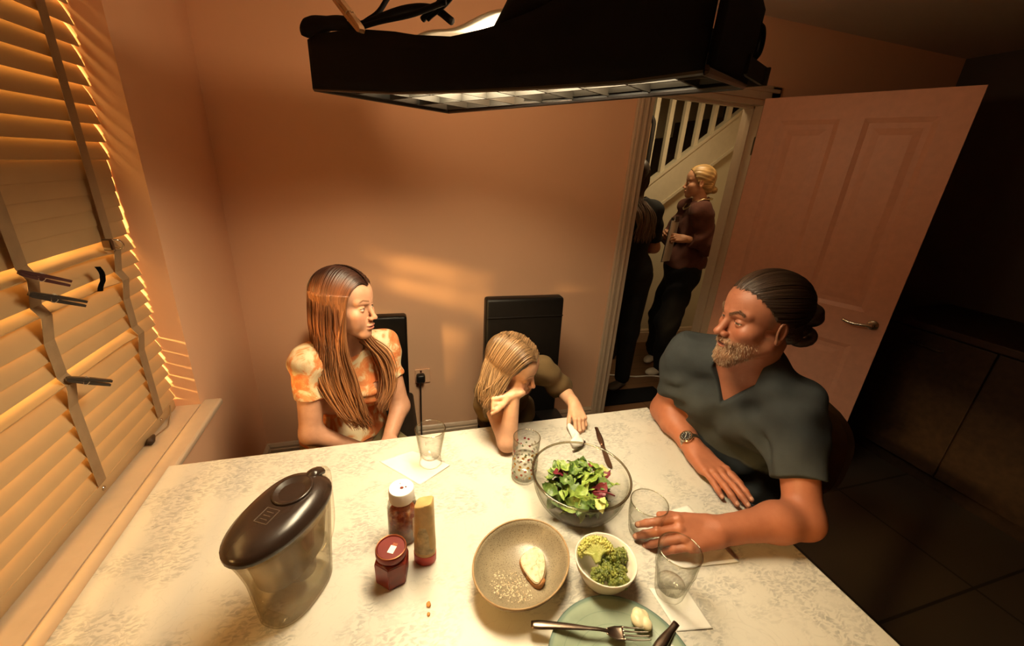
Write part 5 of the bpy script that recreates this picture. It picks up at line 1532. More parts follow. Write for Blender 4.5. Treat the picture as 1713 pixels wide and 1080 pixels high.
def vcol_mat(name, rough=0.5, spec=0.4, bump=0.15, bscale=300, sss=0.0, streak=None):
    n = N(name); v = n.coord()
    at = n.n('ShaderNodeVertexColor'); at.layer_name = 'Col'
    nz = n.noise(v, 45 if streak is None else streak, 4, 0.6)
    k = n.ramp(nz, [(0.25, (0.86, 0.82, 0.80)), (0.75, (1.0, 1.0, 1.0))])
    n.col(n.mix(1.0, at.outputs[0], k, 'MULTIPLY')); n.set(Roughness=rough)
    n.b.inputs['Specular IOR Level'].default_value = spec
    if sss:
        n.b.inputs['Subsurface Weight'].default_value = sss; n.b.inputs['Subsurface Radius'].default_value = (1.0, 0.35, 0.15); n.b.inputs['Subsurface Scale'].default_value = 0.006
    if bump: n.bump(n.noise(v, bscale, 3), bump, 0.0015)
    return n.m
M['skin'] = vcol_mat('skin', 0.48, 0.4, 0.18, 420)
M['hair'] = vcol_mat('hair', 0.42, 0.5, 0.0)

def locks(name, paths, rad, parent, colors, mat=None, segs=5, flat=0.45):
    """hair strands: paths of 3-D points, radius, colour per strand or per point"""
    V, F, C = [], [], []
    for P, r, col in zip(paths, rad, colors):
        P = np.asarray([tuple(p) for p in smooth_path([tuple(p) for p in P], 5)]); n = len(P)
        T = np.gradient(P, axis=0); T /= np.linalg.norm(T, axis=1)[:, None] + 1e-9
        prev = None; base = len(V)
        for i in range(n):
            u = (np.cross(T[i], (0.3, 0.2, 0.9)) if prev is None else prev - T[i] * (prev @ T[i]))
            u = u / (np.linalg.norm(u) + 1e-9); prev = u; w_ = np.cross(T[i], u)
            q = i / (n - 1); rr_ = r * (0.35 + 0.65 * min(1, q * 6)) * (1 - 0.85 * max(0, (q - 0.72) / 0.28) ** 1.5)
            for k in range(segs):
                a = 2 * PI * k / segs
                V.append(P[i] + u * math.cos(a) * rr_ + w_ * math.sin(a) * rr_ * flat)
                C.append(col(q) if callable(col) else col)
            if i:
                b0, b1 = base + (i - 1) * segs, base + i * segs
                for k in range(segs): F.append((b0 + k, b0 + (k + 1) % segs, b1 + (k + 1) % segs, b1 + k))
    me = bpy.data.meshes.new(name); me.from_pydata([tuple(v) for v in V], [], F); me.update()
    at = me.color_attributes.new('Col', 'FLOAT_COLOR', 'POINT'); CC = np.ones((len(V), 4), np.float32); CC[:, :3] = np.array(C); at.data.foreach_set('color', CC.ravel())
    return link(name, me, mat or M['hair'], parent, True)

def strands(name, src, F, mask, n, dirs, length, rad, colors, parent, seed=0, seg=3):
    """short hairs rooted on the vertices of src where mask(P) > a random number"""
    rng = np.random.default_rng(seed)
    V = np.zeros(len(src.data.vertices) * 3, np.float32); src.data.vertices.foreach_get('co', V); V = V.reshape(-1, 3).astype(float)
    Nn = np.zeros(len(V) * 3, np.float32); src.data.vertices.foreach_get('normal', Nn); Nn = Nn.reshape(-1, 3).astype(float)
    P = F.loc(V); near = (np.abs(P) < 0.17).all(1); idx = np.nonzero(near)[0]
    w = np.zeros(len(V)); w[idx] = mask(P[idx]); idx = np.nonzero(w > rng.random(len(V)))[0]
    idx = rng.choice(idx, min(n, len(idx)), replace=False)
    paths, rads, cols = [], [], []
    for i in idx:
        d = dirs(P[i]); d = F.R @ nrm(d); nn = nrm(Nn[i]); L = length * rng.uniform(0.6, 1.2) * F.s
        p0 = V[i] - nn * 0.0006; j = rng.normal(0, 0.12, 3)
        p1 = p0 + (d * 0.75 + nn * 0.45 + j) * L * 0.5; p2 = p1 + (d * 1.0 + nn * 0.05 + j) * L * 0.5
        paths.append([p0, p1, p2]); rads.append(rad * rng.uniform(0.7, 1.3)); c = np.asarray(colors[rng.integers(len(colors))]) * rng.uniform(0.75, 1.2); cols.append(c)
    return locks(name, paths, rads, parent, cols, segs=seg, flat=1.0)

def seated_legs(ops, pel, l, f, kneeZ, foot_d, r=1.0, spread=0.10, thigh=0.40):
    for s in (1, -1):
        hp = pel + l * s * spread; kn = pel + f * thigh + l * s * (spread + 0.02); kn[2] = kneeZ
        an = kn + f * foot_d; an[2] = 0.09
        ops.cap(hp, kn, 0.082 * r, 0.062 * r, 0.03); ops.cap(kn, an, 0.058 * r, 0.046 * r, 0.02)
        yield s, kn, an
def shoe(ops, an, f, s=1.0):
    f = nrm((f[0], f[1], 0)); an = np.asarray(an, float)
    R = np.stack([f, np.cross((0, 0, 1), f), (0, 0, 1)], 1)
    heel = np.array((an[0], an[1], 0.045 * s))
    ops.ell(heel + f * 0.00, (0.045 * s, 0.036 * s, 0.042 * s), R, 0.02)
    ops.ell(heel + f * 0.10 * s - A3(0, 0, 0.008 * s), (0.085 * s, 0.043 * s, 0.034 * s), R, 0.03)
    ops.cap(heel + A3(0, 0, 0.01), an + A3(0, 0, 0.02), 0.040 * s, 0.040 * s, 0.02)
    def flo(x, y, z): return z - 0.004 + 0 * x + 0 * y
    ops.fun(flo, heel - 0.25, heel + 0.25, 0.004, 'sub')

# ------------------------------------------------------------------ MAN
def build_man():
    SR, SL = A3(0.938, 0.990, 1.050), A3(1.068, 0.705, 1.020)
    l = nrm(SL - SR); mid = (SR + SL) / 2; pel = A3(1.145, 0.905, 0.56)
    u = nrm(mid - pel); u = nrm(u - l * (u @ l)); f = nrm(np.cross(l, u))
    BF = Frame(mid, f, l=l)
    H = Frame((0.962, 0.800, 1.258), (-0.962, 0.235, -0.05), (-0.10, 0.03, 1.0), 1.03)
    ER, WR = A3(0.950, 1.062, 0.802), A3(0.918, 0.850, 0.788)
    EL, WL = A3(0.988, 0.535, 0.804), A3(0.742, 0.560, 0.804)
    root = thing('person', 'man in a dark grey T-shirt with tied-back hair, forearms resting on the table', 'person', (1.145, 0.905, 0))
    def torso(o, g=0.0):
        BF.ell(o, (-0.045, 0, -0.12), (0.125 + g, 0.175 + g, 0.19 + g), 0.03)
        BF.ell(o, (-0.045, 0, -0.30), (0.130 + g, 0.165 + g, 0.17 + g), 0.05)
        o.ell(pel + A3(0, 0, 0.05), (0.15 + g, 0.17 + g, 0.14 + g), BF.R, 0.05)
        for S_ in (SR, SL):
            o.ell(S_, (0.050 + g,) * 3, None, 0.06)
            o.cap(S_, BF.p(-0.035, 0, 0.075), 0.050 + g, 0.048 + g, 0.05)
        for s in (1, -1): BF.ell(o, (0.045, s * 0.075, -0.09), (0.045 + g, 0.075 + g, 0.06 + g), 0.03)
    body = Ops(); torso(body)
    body.cap(BF.p(-0.03, 0, 0.01), H.p(-0.022, 0, -0.062), 0.066, 0.058, 0.03)
    for S_, E_, W_ in ((SR, ER, WR), (SL, EL, WL)):
        body.cap(S_, E_, 0.052, 0.043, 0.03)
        mp = E_ * 0.68 + W_ * 0.32
        body.cap(E_, mp + A3(0, 0, 0.004), 0.044, 0.045, 0.03); body.cap(mp + A3(0, 0, 0.004), W_, 0.045, 0.0305, 0.03)
    
    add_head(body, H, 'man', up=0.20, lo=0.12, mouth=0.009)
    # beard volume
    H.ell(body, (0.072, 0, -0.106), (0.026, 0.030, 0.028), 0.012)
    H.cap(body, (0.092, 0.004, -0.052), (0.080, 0.026, -0.064), 0.0070, 0.0055, 0.005); H.cap(body, (0.092, -0.004, -0.052), (0.080, -0.026, -0.064), 0.0070, 0.0055, 0.005)
    # frown folds
    tR = add_hand(body, WR, (-0.06, -0.99, 0.00), (-0.10, -0.02, 1), True, 1.15, [(4, 8, 5), (3, 8, 5), (4, 9, 5), (7, 10, 6)], thumb=(0.75, 0.55, -0.35), spread=0.018)
    tL = add_hand(body, WL, (-0.985, 0.15, 0.00), (-0.05, -0.50, 0.86), False, 1.10, [(8, 16, 10), (14, 24, 14), (18, 28, 16), (20, 30, 16)], thumb=(0.93, 0.25, -0.05), tcurl=0.12, spread=0.008)
    base = np.array((0.36, 0.135, 0.073)); 
    def color(V):
        P = H.loc(V)
        C = head_color(H, P, base, (0.40, 0.12, 0.075), (0.13, 0.065, 0.03), (0.10, 0.09, 0.07), (1, 0.25, 0.02), beard=(0.30, 0.175, 0.095), brow_w=0.0050, up=0.20, flush=0.35, frown=0.007, gap=0.0055)
        far = (P[:, 2] < -0.16) | (np.abs(P[:, 1]) > 0.13) | (np.abs(P[:, 0]) > 0.16)
        C[far] = base
        # redder knuckles and elbows, paler nails
        for tips in (tR, tL):
            for p, dv_, n_ in tips:
                q = np.linalg.norm(V - (p + n_ * 0.006 + dv_ * 0.002), axis=1) < 0.0058
                C[q] = (0.62, 0.33, 0.22)
        # forehead lines
        fl = (P[:, 0] > 0.055) & (np.abs(P[:, 1]) < 0.045) & (P[:, 2] > 0.035) & (P[:, 2] < 0.075)
        ln = np.abs(np.sin((P[:, 2] + 0.006 * np.cos(P[:, 1] * 70)) * 260)) < 0.10
        C[fl & ln] *= 0.80
        # short hair of the temples and in front of the ear
        sb = np.clip((0.018 - np.abs(P[:, 0] - 0.012)) / 0.014, 0, 1) * (np.abs(P[:, 1]) > 0.06) * np.clip((P[:, 2] + 0.055) / 0.02, 0, 1) * (P[:, 2] < 0.05) * ~far
        C = C * (1 - 0.6 * sb[:, None]) + np.array((0.10, 0.055, 0.03)) * 0.6 * sb[:, None]
        return C
    hb = bbox([H.p(-0.13, -0.1, -0.15), H.p(0.14, 0.1, 0.14), H.p(0.14, -0.1, -0.15), H.p(-0.13, 0.1, 0.14)], 0.012)
    lo, hi = body.bounds()
    rb = bbox([WR, WR + A3(-0.02, -0.21, -0.02)], 0.06); lb = bbox([WL, WL + A3(-0.21, 0.04, -0.02)], 0.06)
    bo = solid('body', body, [(lo - 0.02, hi + 0.02, 0.005), (*rb, 0.0018), (*lb, 0.0018), (*hb, 0.0019)], M['skin'], root, color)
    def bmask(P):
        x, y, z = P.T
        line = z - (-0.050 + 0.12 * (0.085 - x))
        mk = np.clip(-line / 0.014, 0, 1) * np.clip((x - 0.015) / 0.05, 0, 1) ** 1.8 * np.clip((z + 0.140) / 0.008, 0, 1)
        mous = np.clip((x - 0.078) / 0.004, 0, 1) * np.clip((0.030 - np.abs(y)) / 0.006, 0, 1) * np.clip((-0.047 - z) / 0.003, 0, 1)
        lips = (x > 0.083) & (np.abs(y) < 0.017) & (np.abs(z + 0.068) < 0.0085)
        return np.maximum(mk, mous) * ~lips
    strands('beard', bo, H, bmask, 1900, lambda P: (0.25 + 2 * max(0, P[0] - 0.07), 0.6 * P[1] / 0.05, -1.0), 0.0075, 0.00050, [(0.42, 0.27, 0.15), (0.34, 0.19, 0.10), (0.60, 0.46, 0.32), (0.24, 0.12, 0.06)], root, 3)
    def brmask(P):
        x, y, z = P.T; ay = np.abs(y)
        zb = 0.0235 + 0.006 * np.clip((ay - 0.014) / 0.022, 0, 1) - 0.010 * np.clip((ay - 0.036) / 0.02, 0, 1) - 0.007 * np.clip((0.034 - ay) / 0.022, 0, 1)
        return np.clip(1.2 - np.abs(z - zb) / 0.0055, 0, 1) * (ay > 0.011) * (ay < 0.050) * (x > 0.045)
    for sd_ in (1, -1): strands('eyebrow', bo, H, lambda P, sd_=sd_: brmask(P) * (P[:, 1] * sd_ > 0), 230, lambda P: (0.0, 1.0 * np.sign(P[1]), 0.15), 0.0058, 0.00050, [(0.12, 0.06, 0.03), (0.20, 0.11, 0.055)], root, 4)
    # hair combed back
    hair = Ops()
    H.ell(hair, (-0.018, 0, 0.040), (0.1035, 0.0835, 0.0885), 0.01)
    H.ell(hair, (0.020, 0, 0.046), (0.058, 0.066, 0.0585), 0.02)
    H.ell(hair, (-0.075, 0, -0.045), (0.040, 0.055, 0.045), 0.03)
    def front(x, y, z): return -(0.80 * x - 0.60 * z + 0.05 * np.abs(y) / 0.08 * 0.25 - 0.010 - 0.006 * np.exp(-(y / 0.022) ** 2))
    H.fun(hair, front, (-0.2, -0.2, -0.2), (0.2, 0.2, 0.2), 0.010, 'sub')
    H.fun(hair, lambda x, y, z: z + 0.062 + 0.25 * (x + 0.06) + 0 * y, (-0.2, -0.2, -0.2), (0.2, 0.2, 0.2), 0.01, 'sub')
    for s in (1, -1): H.ell(hair, (-0.006, s * 0.082, -0.024), (0.026, 0.024, 0.040), 0.008, 'sub')
    def comb(x, y, z):
        ph = np.arctan2(y, z + 0.05 + 0.3 * (x - 0.05))
        return 0.0018 + 0.0004 * np.sin(ph * 46 + 3 * np.sin(x * 30)) + 0.0004 * np.sin(ph * 97 + 9 * np.sin(x * 22 + 1))
    H.fun(hair, comb, (-0.16, -0.12, -0.12), (0.12, 0.12, 0.16), 0.001, 'disp')
    def hcol(V):
        P = H.loc(V); t = 0.5 + 0.5 * np.sin(np.arctan2(P[:, 1], P[:, 2] + 0.05) * 61 + 4 * np.sin(P[:, 0] * 30))
        g = np.clip((P[:, 0] - 0.0) / 0.05, 0, 1)
        return np.array((0.035, 0.018, 0.011)) * (1 - 0.4 * t[:, None]) + g[:, None] * np.array((0.055, 0.03, 0.016)) * t[:, None]
    solid('hair', hair, [(*hb, 0.0019)], M['hair'], root, hcol)
    rnd = random.Random(12); paths, rads, cols = [], [], []
    c0, rr3 = np.array((-0.018, 0, 0.040)), np.array((0.1040, 0.0840, 0.0890))
    for i in range(620):
        ph = rnd.uniform(-2.05, 2.05); P = []; jit = rnd.gauss(0, 0.0018); off = rnd.uniform(0.0, 0.0025)
        for th in np.linspace(0.35, 2.95, 26):
            d_ = np.array((math.cos(th), math.sin(th) * math.sin(ph), math.sin(th) * math.cos(ph)))
            q_ = c0 + d_ * (rr3 + off)
            if th < 1.2: q_[0] = max(q_[0] * 0.97, q_[0] - 0.004)
            fr = 0.80 * q_[0] - 0.60 * q_[2] + 0.0125 * abs(q_[1]) / 0.08 - 0.010 - 0.006 * math.exp(-(q_[1] / 0.022) ** 2)
            if fr > jit: continue
            if q_[0] > -0.034 and abs(q_[1]) > 0.055 and q_[2] < 0.012: continue
            if q_[2] < -0.055 + 0.0: continue
            P.append(H.p(*q_))
        if len(P) < 4: continue
        paths.append(P[::2] + [P[-1]] if len(P) > 6 else P); rads.append(rnd.uniform(0.0010, 0.0019)); t = rnd.uniform(0.5, 1.3); g_ = max(0, math.cos(ph)) 
        cols.append(lambda s_, t=t, g_=g_: (np.array((0.030, 0.016, 0.010)) + (1 - s_) ** 2 * np.array((0.045, 0.024, 0.012)) * g_) * t)
    locks('combed_strands', paths, rads, root, cols, segs=4, flat=0.6)
    bun = Ops()
    H.ell(bun, (-0.128, 0.010, 0.012), (0.030, 0.034, 0.031), 0.01, 'add', Ry(0.4)); H.ell(bun, (-0.106, 0, 0.004), (0.028, 0.030, 0.030), 0.012)
    for k in range(16):
        a0, a1 = 2 * PI * k / 16, 2 * PI * (k + 1) / 16
        q = lambda a: (-0.118 + 0.026 * math.cos(a), 0.016 + 0.006 * math.sin(2 * a), -0.046 + 0.019 * math.sin(a))
        H.cap(bun, q(a0), q(a1), 0.011, 0.011, 0.004)
    H.cap(bun, (-0.10, 0.01, -0.010), (-0.112, 0.02, -0.034), 0.015, 0.012, 0.008)
    H.fun(bun, lambda x, y, z: 0.0014 * np.sin(140 * (x + 0.12) + 160 * z + 3 * np.sin(y * 60)) + 0 * y, (-0.18, -0.08, -0.1), (-0.06, 0.08, 0.08), 0.001, 'disp')
    blo, bhi = bun.bounds(); solid('hair_bun', bun, [(blo - 0.01, bhi + 0.01, 0.0019)], M['hair'], root, hcol)
    # T-shirt
    sh = Ops(); torso(sh, 0.017)
    sR, sL = SR + (ER - SR) * 0.62, SL + (EL - SL) * 0.66
    sh.cap(SR, SR + (ER - SR) * 0.85, 0.055, 0.062, 0.06); sh.cap(SL, SL + (EL - SL) * 0.85, 0.057, 0.070, 0.06)
    for S_, c, E_ in ((SR, sR, ER), (SL, sL, EL)):
        ax = nrm(E_ - S_)
        sh.fun(lambda x, y, z, c=c, ax=ax: -((x - c[0]) * ax[0] + (y - c[1]) * ax[1] + (z - c[2]) * ax[2]), c - 0.13, c + 0.13, 0.004, 'sub') if False else None
        def cut(x, y, z, c=c, ax=ax):
            a = (x - c[0]) * ax[0] + (y - c[1]) * ax[1] + (z - c[2]) * ax[2]
            r = np.sqrt(np.maximum(0, (x - c[0]) ** 2 + (y - c[1]) ** 2 + (z - c[2]) ** 2 - a * a))
            return np.maximum(-a, r - 0.105)
        sh.fun(cut, c - 0.16, c + 0.16, 0.004, 'sub')
    sh.append(folds(mid - A3(0.4, 0.4, 0.6), mid + A3(0.4, 0.4, 0.15), 0.0046, [(26, -22, 34, 1.0), (-40, 30, 30, 0.6), (60, 55, -20, 0.35), (18, 60, 55, 0.4)], 2))
    # long drag folds from the armpit
    def drag(x, y, z):
        q = BF.R; dx, dy, dz = x - mid[0], y - mid[1], z - mid[2]
        fy = q[0, 1] * dx + q[1, 1] * dy + q[2, 1] * dz; fz = q[0, 2] * dx + q[1, 2] * dy + q[2, 2] * dz
        e = np.exp(-((np.abs(fy) - 0.14) / 0.05) ** 2 - ((fz + 0.13) / 0.10) ** 2)
        return 0.0085 * e * np.sin(95 * (fz + 0.55 * np.abs(fy)))
    sh.fun(drag, mid - A3(0.35, 0.35, 0.4), mid + A3(0.35, 0.35, 0.1), 0.001, 'disp')
    # V neck: open wedge round the neck
    nk = BF.p(-0.02, 0, 0.06)
    def vneck(x, y, z):
        q = BF.R; dx, dy, dz = x - mid[0], y - mid[1], z - mid[2]
        fx_ = q[0, 0] * dx + q[1, 0] * dy + q[2, 0] * dz; fy = q[0, 1] * dx + q[1, 1] * dy + q[2, 1] * dz; fz = q[0, 2] * dx + q[1, 2] * dy + q[2, 2] * dz
        rn = np.sqrt((fx_ + 0.035) ** 2 + fy ** 2) - 0.061
        zc = 0.030 - np.clip((fx_ + 0.02) / 0.09, 0, 1.15) * 0.125
        vee = np.maximum(np.abs(fy) * 1.0 - 0.060 * np.clip((fz + 0.036) / 0.090, 0, 1), -(fx_ + 0.03))
        ring = np.maximum(rn, -(fz - 0.02))
        return np.minimum(ring, np.maximum(vee, -(fz + 0.036)))
    sh.fun(vneck, mid - 0.2, mid + 0.22, 0.004, 'sub')
    sh.fun(lambda x, y, z: z - 0.56 + 0 * x + 0 * y, pel - 0.4, A3(1.5, 1.3, 0.60), 0.004, 'sub')
    lo, hi = sh.bounds(); solid('t_shirt', sh, [(lo - 0.02, hi + 0.02, 0.0042)], plain('charcoal_jersey', (0.040, 0.045, 0.046), 0.9, var=0.05, bump=0.35, bscale=700, spec=0.15), root)
    # trousers and shoes under the table
    tr = Ops(); tr.ell(pel, (0.17, 0.19, 0.12), BF.R, 0.03)
    ff = nrm((f[0], f[1], 0)); ll = nrm((l[0], l[1], 0)); sh2 = Ops()
    for s, kn, an in seated_legs(tr, pel.copy(), ll, ff, 0.55, 0.02, 1.05): shoe(sh2, an, ff, 1.0)
    lo, hi = tr.bounds(); solid('trousers', tr, [(lo - 0.02, hi + 0.02, 0.008)], plain('dark_denim', (0.02, 0.022, 0.03), 0.9), root)
    for k in range(2):
        s1 = Ops(); s1.extend(sh2[k * 4:(k + 1) * 4]); lo, hi = s1.bounds(); solid('shoe', s1, [(lo - 0.02, hi + 0.02, 0.006)], M['leather'], root)
    # wrist watch on the right wrist
    wt = thing('wrist_watch', 'steel wrist watch with a black dial on the wrist of the man', 'watch', WR)
    ax = nrm(ER - WR); c = WR + ax * 0.030; out = nrm(A3(-0.62, -0.1, 0.80)); out = nrm(out - ax * (out @ ax)); sd = np.cross(ax, out)
    def RT(dx, dy, dz): return Vector(tuple(c + sd * dx + ax * dy + out * dz))
    rw = 0.0345
    bm = B(); ring = []
    for i in range(40):
        a = 2 * PI * i / 40; cs_, sn = math.cos(a), math.sin(a)
        ring.append([bm.verts.new(RT(sn * (rw + q) , w_, cs_ * (rw * 1.0 + q))) for q, w_ in ((0, -0.008), (0.0026, -0.0075), (0.0026, 0.0075), (0, 0.008))])
    for i in range(40):
        j = (i + 1) % 40
        for k in range(4): bm.faces.new((ring[i][k], ring[j][k], ring[j][(k + 1) % 4], ring[i][(k + 1) % 4]))
    obj('bracelet', bm, M['steel'], wt, autosmooth=40)
    Mw = Matrix(((sd[0], ax[0], out[0], 0), (sd[1], ax[1], out[1], 0), (sd[2], ax[2], out[2], 0), (0, 0, 0, 1))); Mw = Matrix.Translation(tuple(c + out * (rw + 0.001))) @ Mw
    bm = B(); lathe(bm, [(0.0, 0.0), (0.0205, 0.0), (0.0215, 0.002), (0.0215, 0.007), (0.0195, 0.009), (0.0170, 0.009), (0.0160, 0.0078), (0.0, 0.0078)], segs=40); bmesh.ops.transform(bm, matrix=Mw, verts=bm.verts[:]); cs = obj('case', bm, M['chrome'], wt, autosmooth=40)
    bm = B(); lathe(bm, [(0.0, 0.0082), (0.0158, 0.0082), (0.0158, 0.0078)], segs=40); bmesh.ops.transform(bm, matrix=Mw, verts=bm.verts[:]); dl = obj('dial', bm, M['blackpl'], cs)
    bm = B()
    for h_ in range(12): box(bm, (-0.0006, 0.0118, 0.0083), (0.0006, 0.0142, 0.0086), Mw @ Matrix.Rotation(h_ * PI / 6, 4, 'Z'))
    obj('hour_marks', bm, M['capwhite'], cs)
    for a, L_, nm in ((2.2, 0.008, 'hour_hand'), (-0.7, 0.012, 'minute_hand')):
        bm = B(); box(bm, (-0.0005, 0, 0.0087), (0.0005, L_, 0.0090), Mw @ Matrix.Rotation(a, 4, 'Z')); obj(nm, bm, M['capwhite'], cs)
    return root
build_man()
# ------------------------------------------------------------------ WOMAN
def simple_torso(o, BF, pel, SR, SL, k=1.0, g=0.0, bust=False):
    BF.ell(o, (-0.035, 0, -0.12), (0.095 * k + g, 0.140 * k + g, 0.17 * k + g), 0.03)
    BF.ell(o, (-0.030, 0, -0.28 * k), (0.090 * k + g, 0.125 * k + g, 0.16 * k + g), 0.05)
    o.ell(pel + A3(0, 0, 0.05), (0.13 * k + g, 0.16 * k + g, 0.13 * k + g), BF.R, 0.05)
    for S_ in (SR, SL):
        o.ell(S_, (0.038 * k + g,) * 3, None, 0.05)
        o.cap(S_, BF.p(-0.03, 0, 0.05 * k), 0.038 * k + g, 0.034 * k + g, 0.04)
    if bust:
        for s in (1, -1): BF.ell(o, (0.045, s * 0.066, -0.145), (0.052 + g, 0.058 + g, 0.058 + g), 0.03)

def sleeve_cut(o, c, ax, r=0.09):
    def cut(x, y, z):
        a = (x - c[0]) * ax[0] + (y - c[1]) * ax[1] + (z - c[2]) * ax[2]
        rr_ = np.sqrt(np.maximum(0, (x - c[0]) ** 2 + (y - c[1]) ** 2 + (z - c[2]) ** 2 - a * a))
        return np.maximum(-a, rr_ - r)
    o.fun(cut, c - r - 0.06, c + r + 0.06, 0.003, 'sub')

def round_neck(o, BF, r, z0, drop, x0=-0.03):
    R, m = BF.R, BF.o
    def f(x, y, z):
        dx, dy, dz = x - m[0], y - m[1], z - m[2]
        a = R[0, 0] * dx + R[1, 0] * dy + R[2, 0] * dz; b = R[0, 1] * dx + R[1, 1] * dy + R[2, 1] * dz; c = R[0, 2] * dx + R[1, 2] * dy + R[2, 2] * dz
        return np.maximum(np.sqrt((a - x0) ** 2 + b ** 2) - r, (z0 - drop * np.clip((a - x0 + 0.3 * r) / (1.3 * r), 0, 1)) - c)
    o.fun(f, m - 0.2, m + 0.22, 0.004, 'sub')

def lower_clip(o, pel, z): o.fun(lambda x, y, z_: z_ - z + 0 * x + 0 * y, pel - 0.5, A3(pel[0] + 0.5, pel[1] + 0.5, z + 0.03), 0.004, 'sub')

def build_woman():
    SR, SL = A3(-0.268, 1.345, 0.955), A3(-0.030, 1.500, 0.935)
    l = nrm(SL - SR); mid = (SR + SL) / 2; pel = A3(-0.19, 1.475, 0.54)
    u = nrm(mid - pel); u = nrm(u - l * (u @ l)); f = nrm(np.cross(l, u))
    BF = Frame(mid, f, l=l)
    H = Frame((-0.137, 1.372, 1.146), (0.905, -0.425, -0.02), (0.055, 0.062, 1), 0.95)
    ER, WR = A3(-0.272, 1.275, 0.725), A3(-0.130, 1.265, 0.645)
    EL, WL = A3(0.020, 1.425, 0.700), A3(-0.035, 1.265, 0.640)
    root = thing('person', 'woman with long straight hair in an orange tie-dye T-shirt, looking towards the man', 'person', (-0.19, 1.475, 0))
    body = Ops(); simple_torso(body, BF, pel, SR, SL, 1.0, 0.0, True)
    body.cap(BF.p(-0.03, 0, 0.0), H.p(-0.025, 0, -0.062), 0.050, 0.046, 0.03)
    for S_, E_, W_ in ((SR, ER, WR), (SL, EL, WL)):
        body.cap(S_, E_, 0.043, 0.036, 0.03); body.cap(E_, W_, 0.036, 0.022, 0.02)
    add_head(body, H, 'woman', up=0.34, lo=0.25, ears=False)
    add_hand(body, WR, (0.75, -0.1, -0.5), (0.4, -0.5, 0.75), True, 0.88, [(30, 40, 25)] * 4)
    add_hand(body, WL, (-0.75, -0.15, -0.45), (-0.2, -0.6, 0.75), False, 0.88, [(30, 40, 25)] * 4)
    base = np.array((0.58, 0.305, 0.19))
    def color(V):
        P = H.loc(V)
        C = head_color(H, P, base, (0.50, 0.15, 0.12), (0.16, 0.075, 0.035), (0.11, 0.085, 0.05), (1, 0.25, 0.0), brow_w=0.0036, up=0.34, flush=0.35)
        far = (P[:, 2] < -0.16) | (np.abs(P[:, 1]) > 0.13) | (np.abs(P[:, 0]) > 0.16)
        C[far] = base
        return C
    hb = bbox([H.p(-0.13, -0.1, -0.14), H.p(0.14, 0.1, 0.14), H.p(0.14, -0.1, -0.14), H.p(-0.13, 0.1, 0.14)], 0.01)
    lo, hi = body.bounds()
    solid('body', body, [(lo - 0.02, hi + 0.02, 0.005), (*bbox([WR, WL, WR + A3(.12, -.08, -.1)], 0.07), 0.003), (*hb, 0.0019)], M['skin'], root, color)
    # tie-dye T-shirt
    sh = Ops(); simple_torso(sh, BF, pel, SR, SL, 1.0, 0.008, True)
    for S_, E_ in ((SR, ER), (SL, EL)):
        c = S_ + (E_ - S_) * 0.50; sh.cap(S_, S_ + (E_ - S_) * 0.75, 0.038, 0.051, 0.06); sleeve_cut(sh, c, nrm(E_ - S_))
    round_neck(sh, BF, 0.072, 0.030, 0.050)
    lower_clip(sh, pel, 0.60)
    sh.append(folds(mid - A3(0.35, 0.35, 0.5), mid + A3(0.35, 0.35, 0.12), 0.0024, [(30, -24, 40, 1.0), (-44, 30, 66, 0.7), (20, 60, 75, 0.5)], 5))
    def waist(x, y, z): return 0.004 * np.sin(150 * z + 30 * x + 3 * np.sin(25 * y)) * np.exp(-((z - 0.77) / 0.06) ** 2)
    sh.fun(waist, mid - 0.4, mid + 0.2, 0.001, 'disp')
    n = N('tie_dye_cotton'); v = n.coord(); nz = n.noise(v, 13, 6, 0.62, 1.2)
    n.col(n.ramp(nz, [(0.40, (0.62, 0.17, 0.050)), (0.50, (0.66, 0.27, 0.10)), (0.55, (0.70, 0.50, 0.29)), (0.62, (0.72, 0.61, 0.40))])); n.set(Roughness=0.9); n.bump(n.noise(v, 600, 2), 0.3, 0.002)
    lo, hi = sh.bounds(); solid('t_shirt', sh, [(lo - 0.02, hi + 0.02, 0.004)], n.m, root)
    tr = Ops(); tr.ell(pel, (0.14, 0.17, 0.10), BF.R, 0.03); ff = nrm((f[0], f[1], 0)); ll = nrm((l[0], l[1], 0)); shs = []
    for s, kn, an in seated_legs(tr, pel.copy(), ll, ff, 0.54, -0.02, 0.9, 0.09, 0.38):
        so_ = Ops(); shoe(so_, an, ff, 0.88); shs.append(so_)
    lo, hi = tr.bounds(); solid('trousers', tr, [(lo - 0.02, hi + 0.02, 0.008)], plain('olive_trousers', (0.16, 0.13, 0.06), 0.9), root)
    for so_ in shs: lo, hi = so_.bounds(); solid('shoe', so_, [(lo - 0.02, hi + 0.02, 0.006)], M['leather'], root)
    # hair: scalp cap + long straight locks
    cap_ = Ops()
    H.ell(cap_, (-0.018, 0, 0.038), (0.1030, 0.0840, 0.0885), 0.01); H.ell(cap_, (0.020, 0, 0.044), (0.060, 0.068, 0.060), 0.02); H.ell(cap_, (-0.06, 0, -0.045), (0.050, 0.068, 0.070), 0.03); H.ell(cap_, (-0.055, -0.005, -0.105), (0.050, 0.062, 0.060), 0.03)
    H.fun(cap_, lambda x, y, z: -(0.93 * x - 0.36 * z - 0.027 + 0.00 * y), (-0.2, -0.2, -0.2), (0.2, 0.2, 0.2), 0.008, 'sub')
    H.fun(cap_, lambda x, y, z: 0.0012 * np.sin(y * 330 + 3 * np.sin(x * 40)) + 0 * z, (-0.14, -0.12, -0.12), (0.12, 0.12, 0.16), 0.001, 'disp')
    dark, mid_c, tip = np.array((0.040, 0.014, 0.008)), np.array((0.22, 0.075, 0.028)), np.array((0.36, 0.155, 0.06))  # dark crown: lamp shade put into the colour, together with darker roots
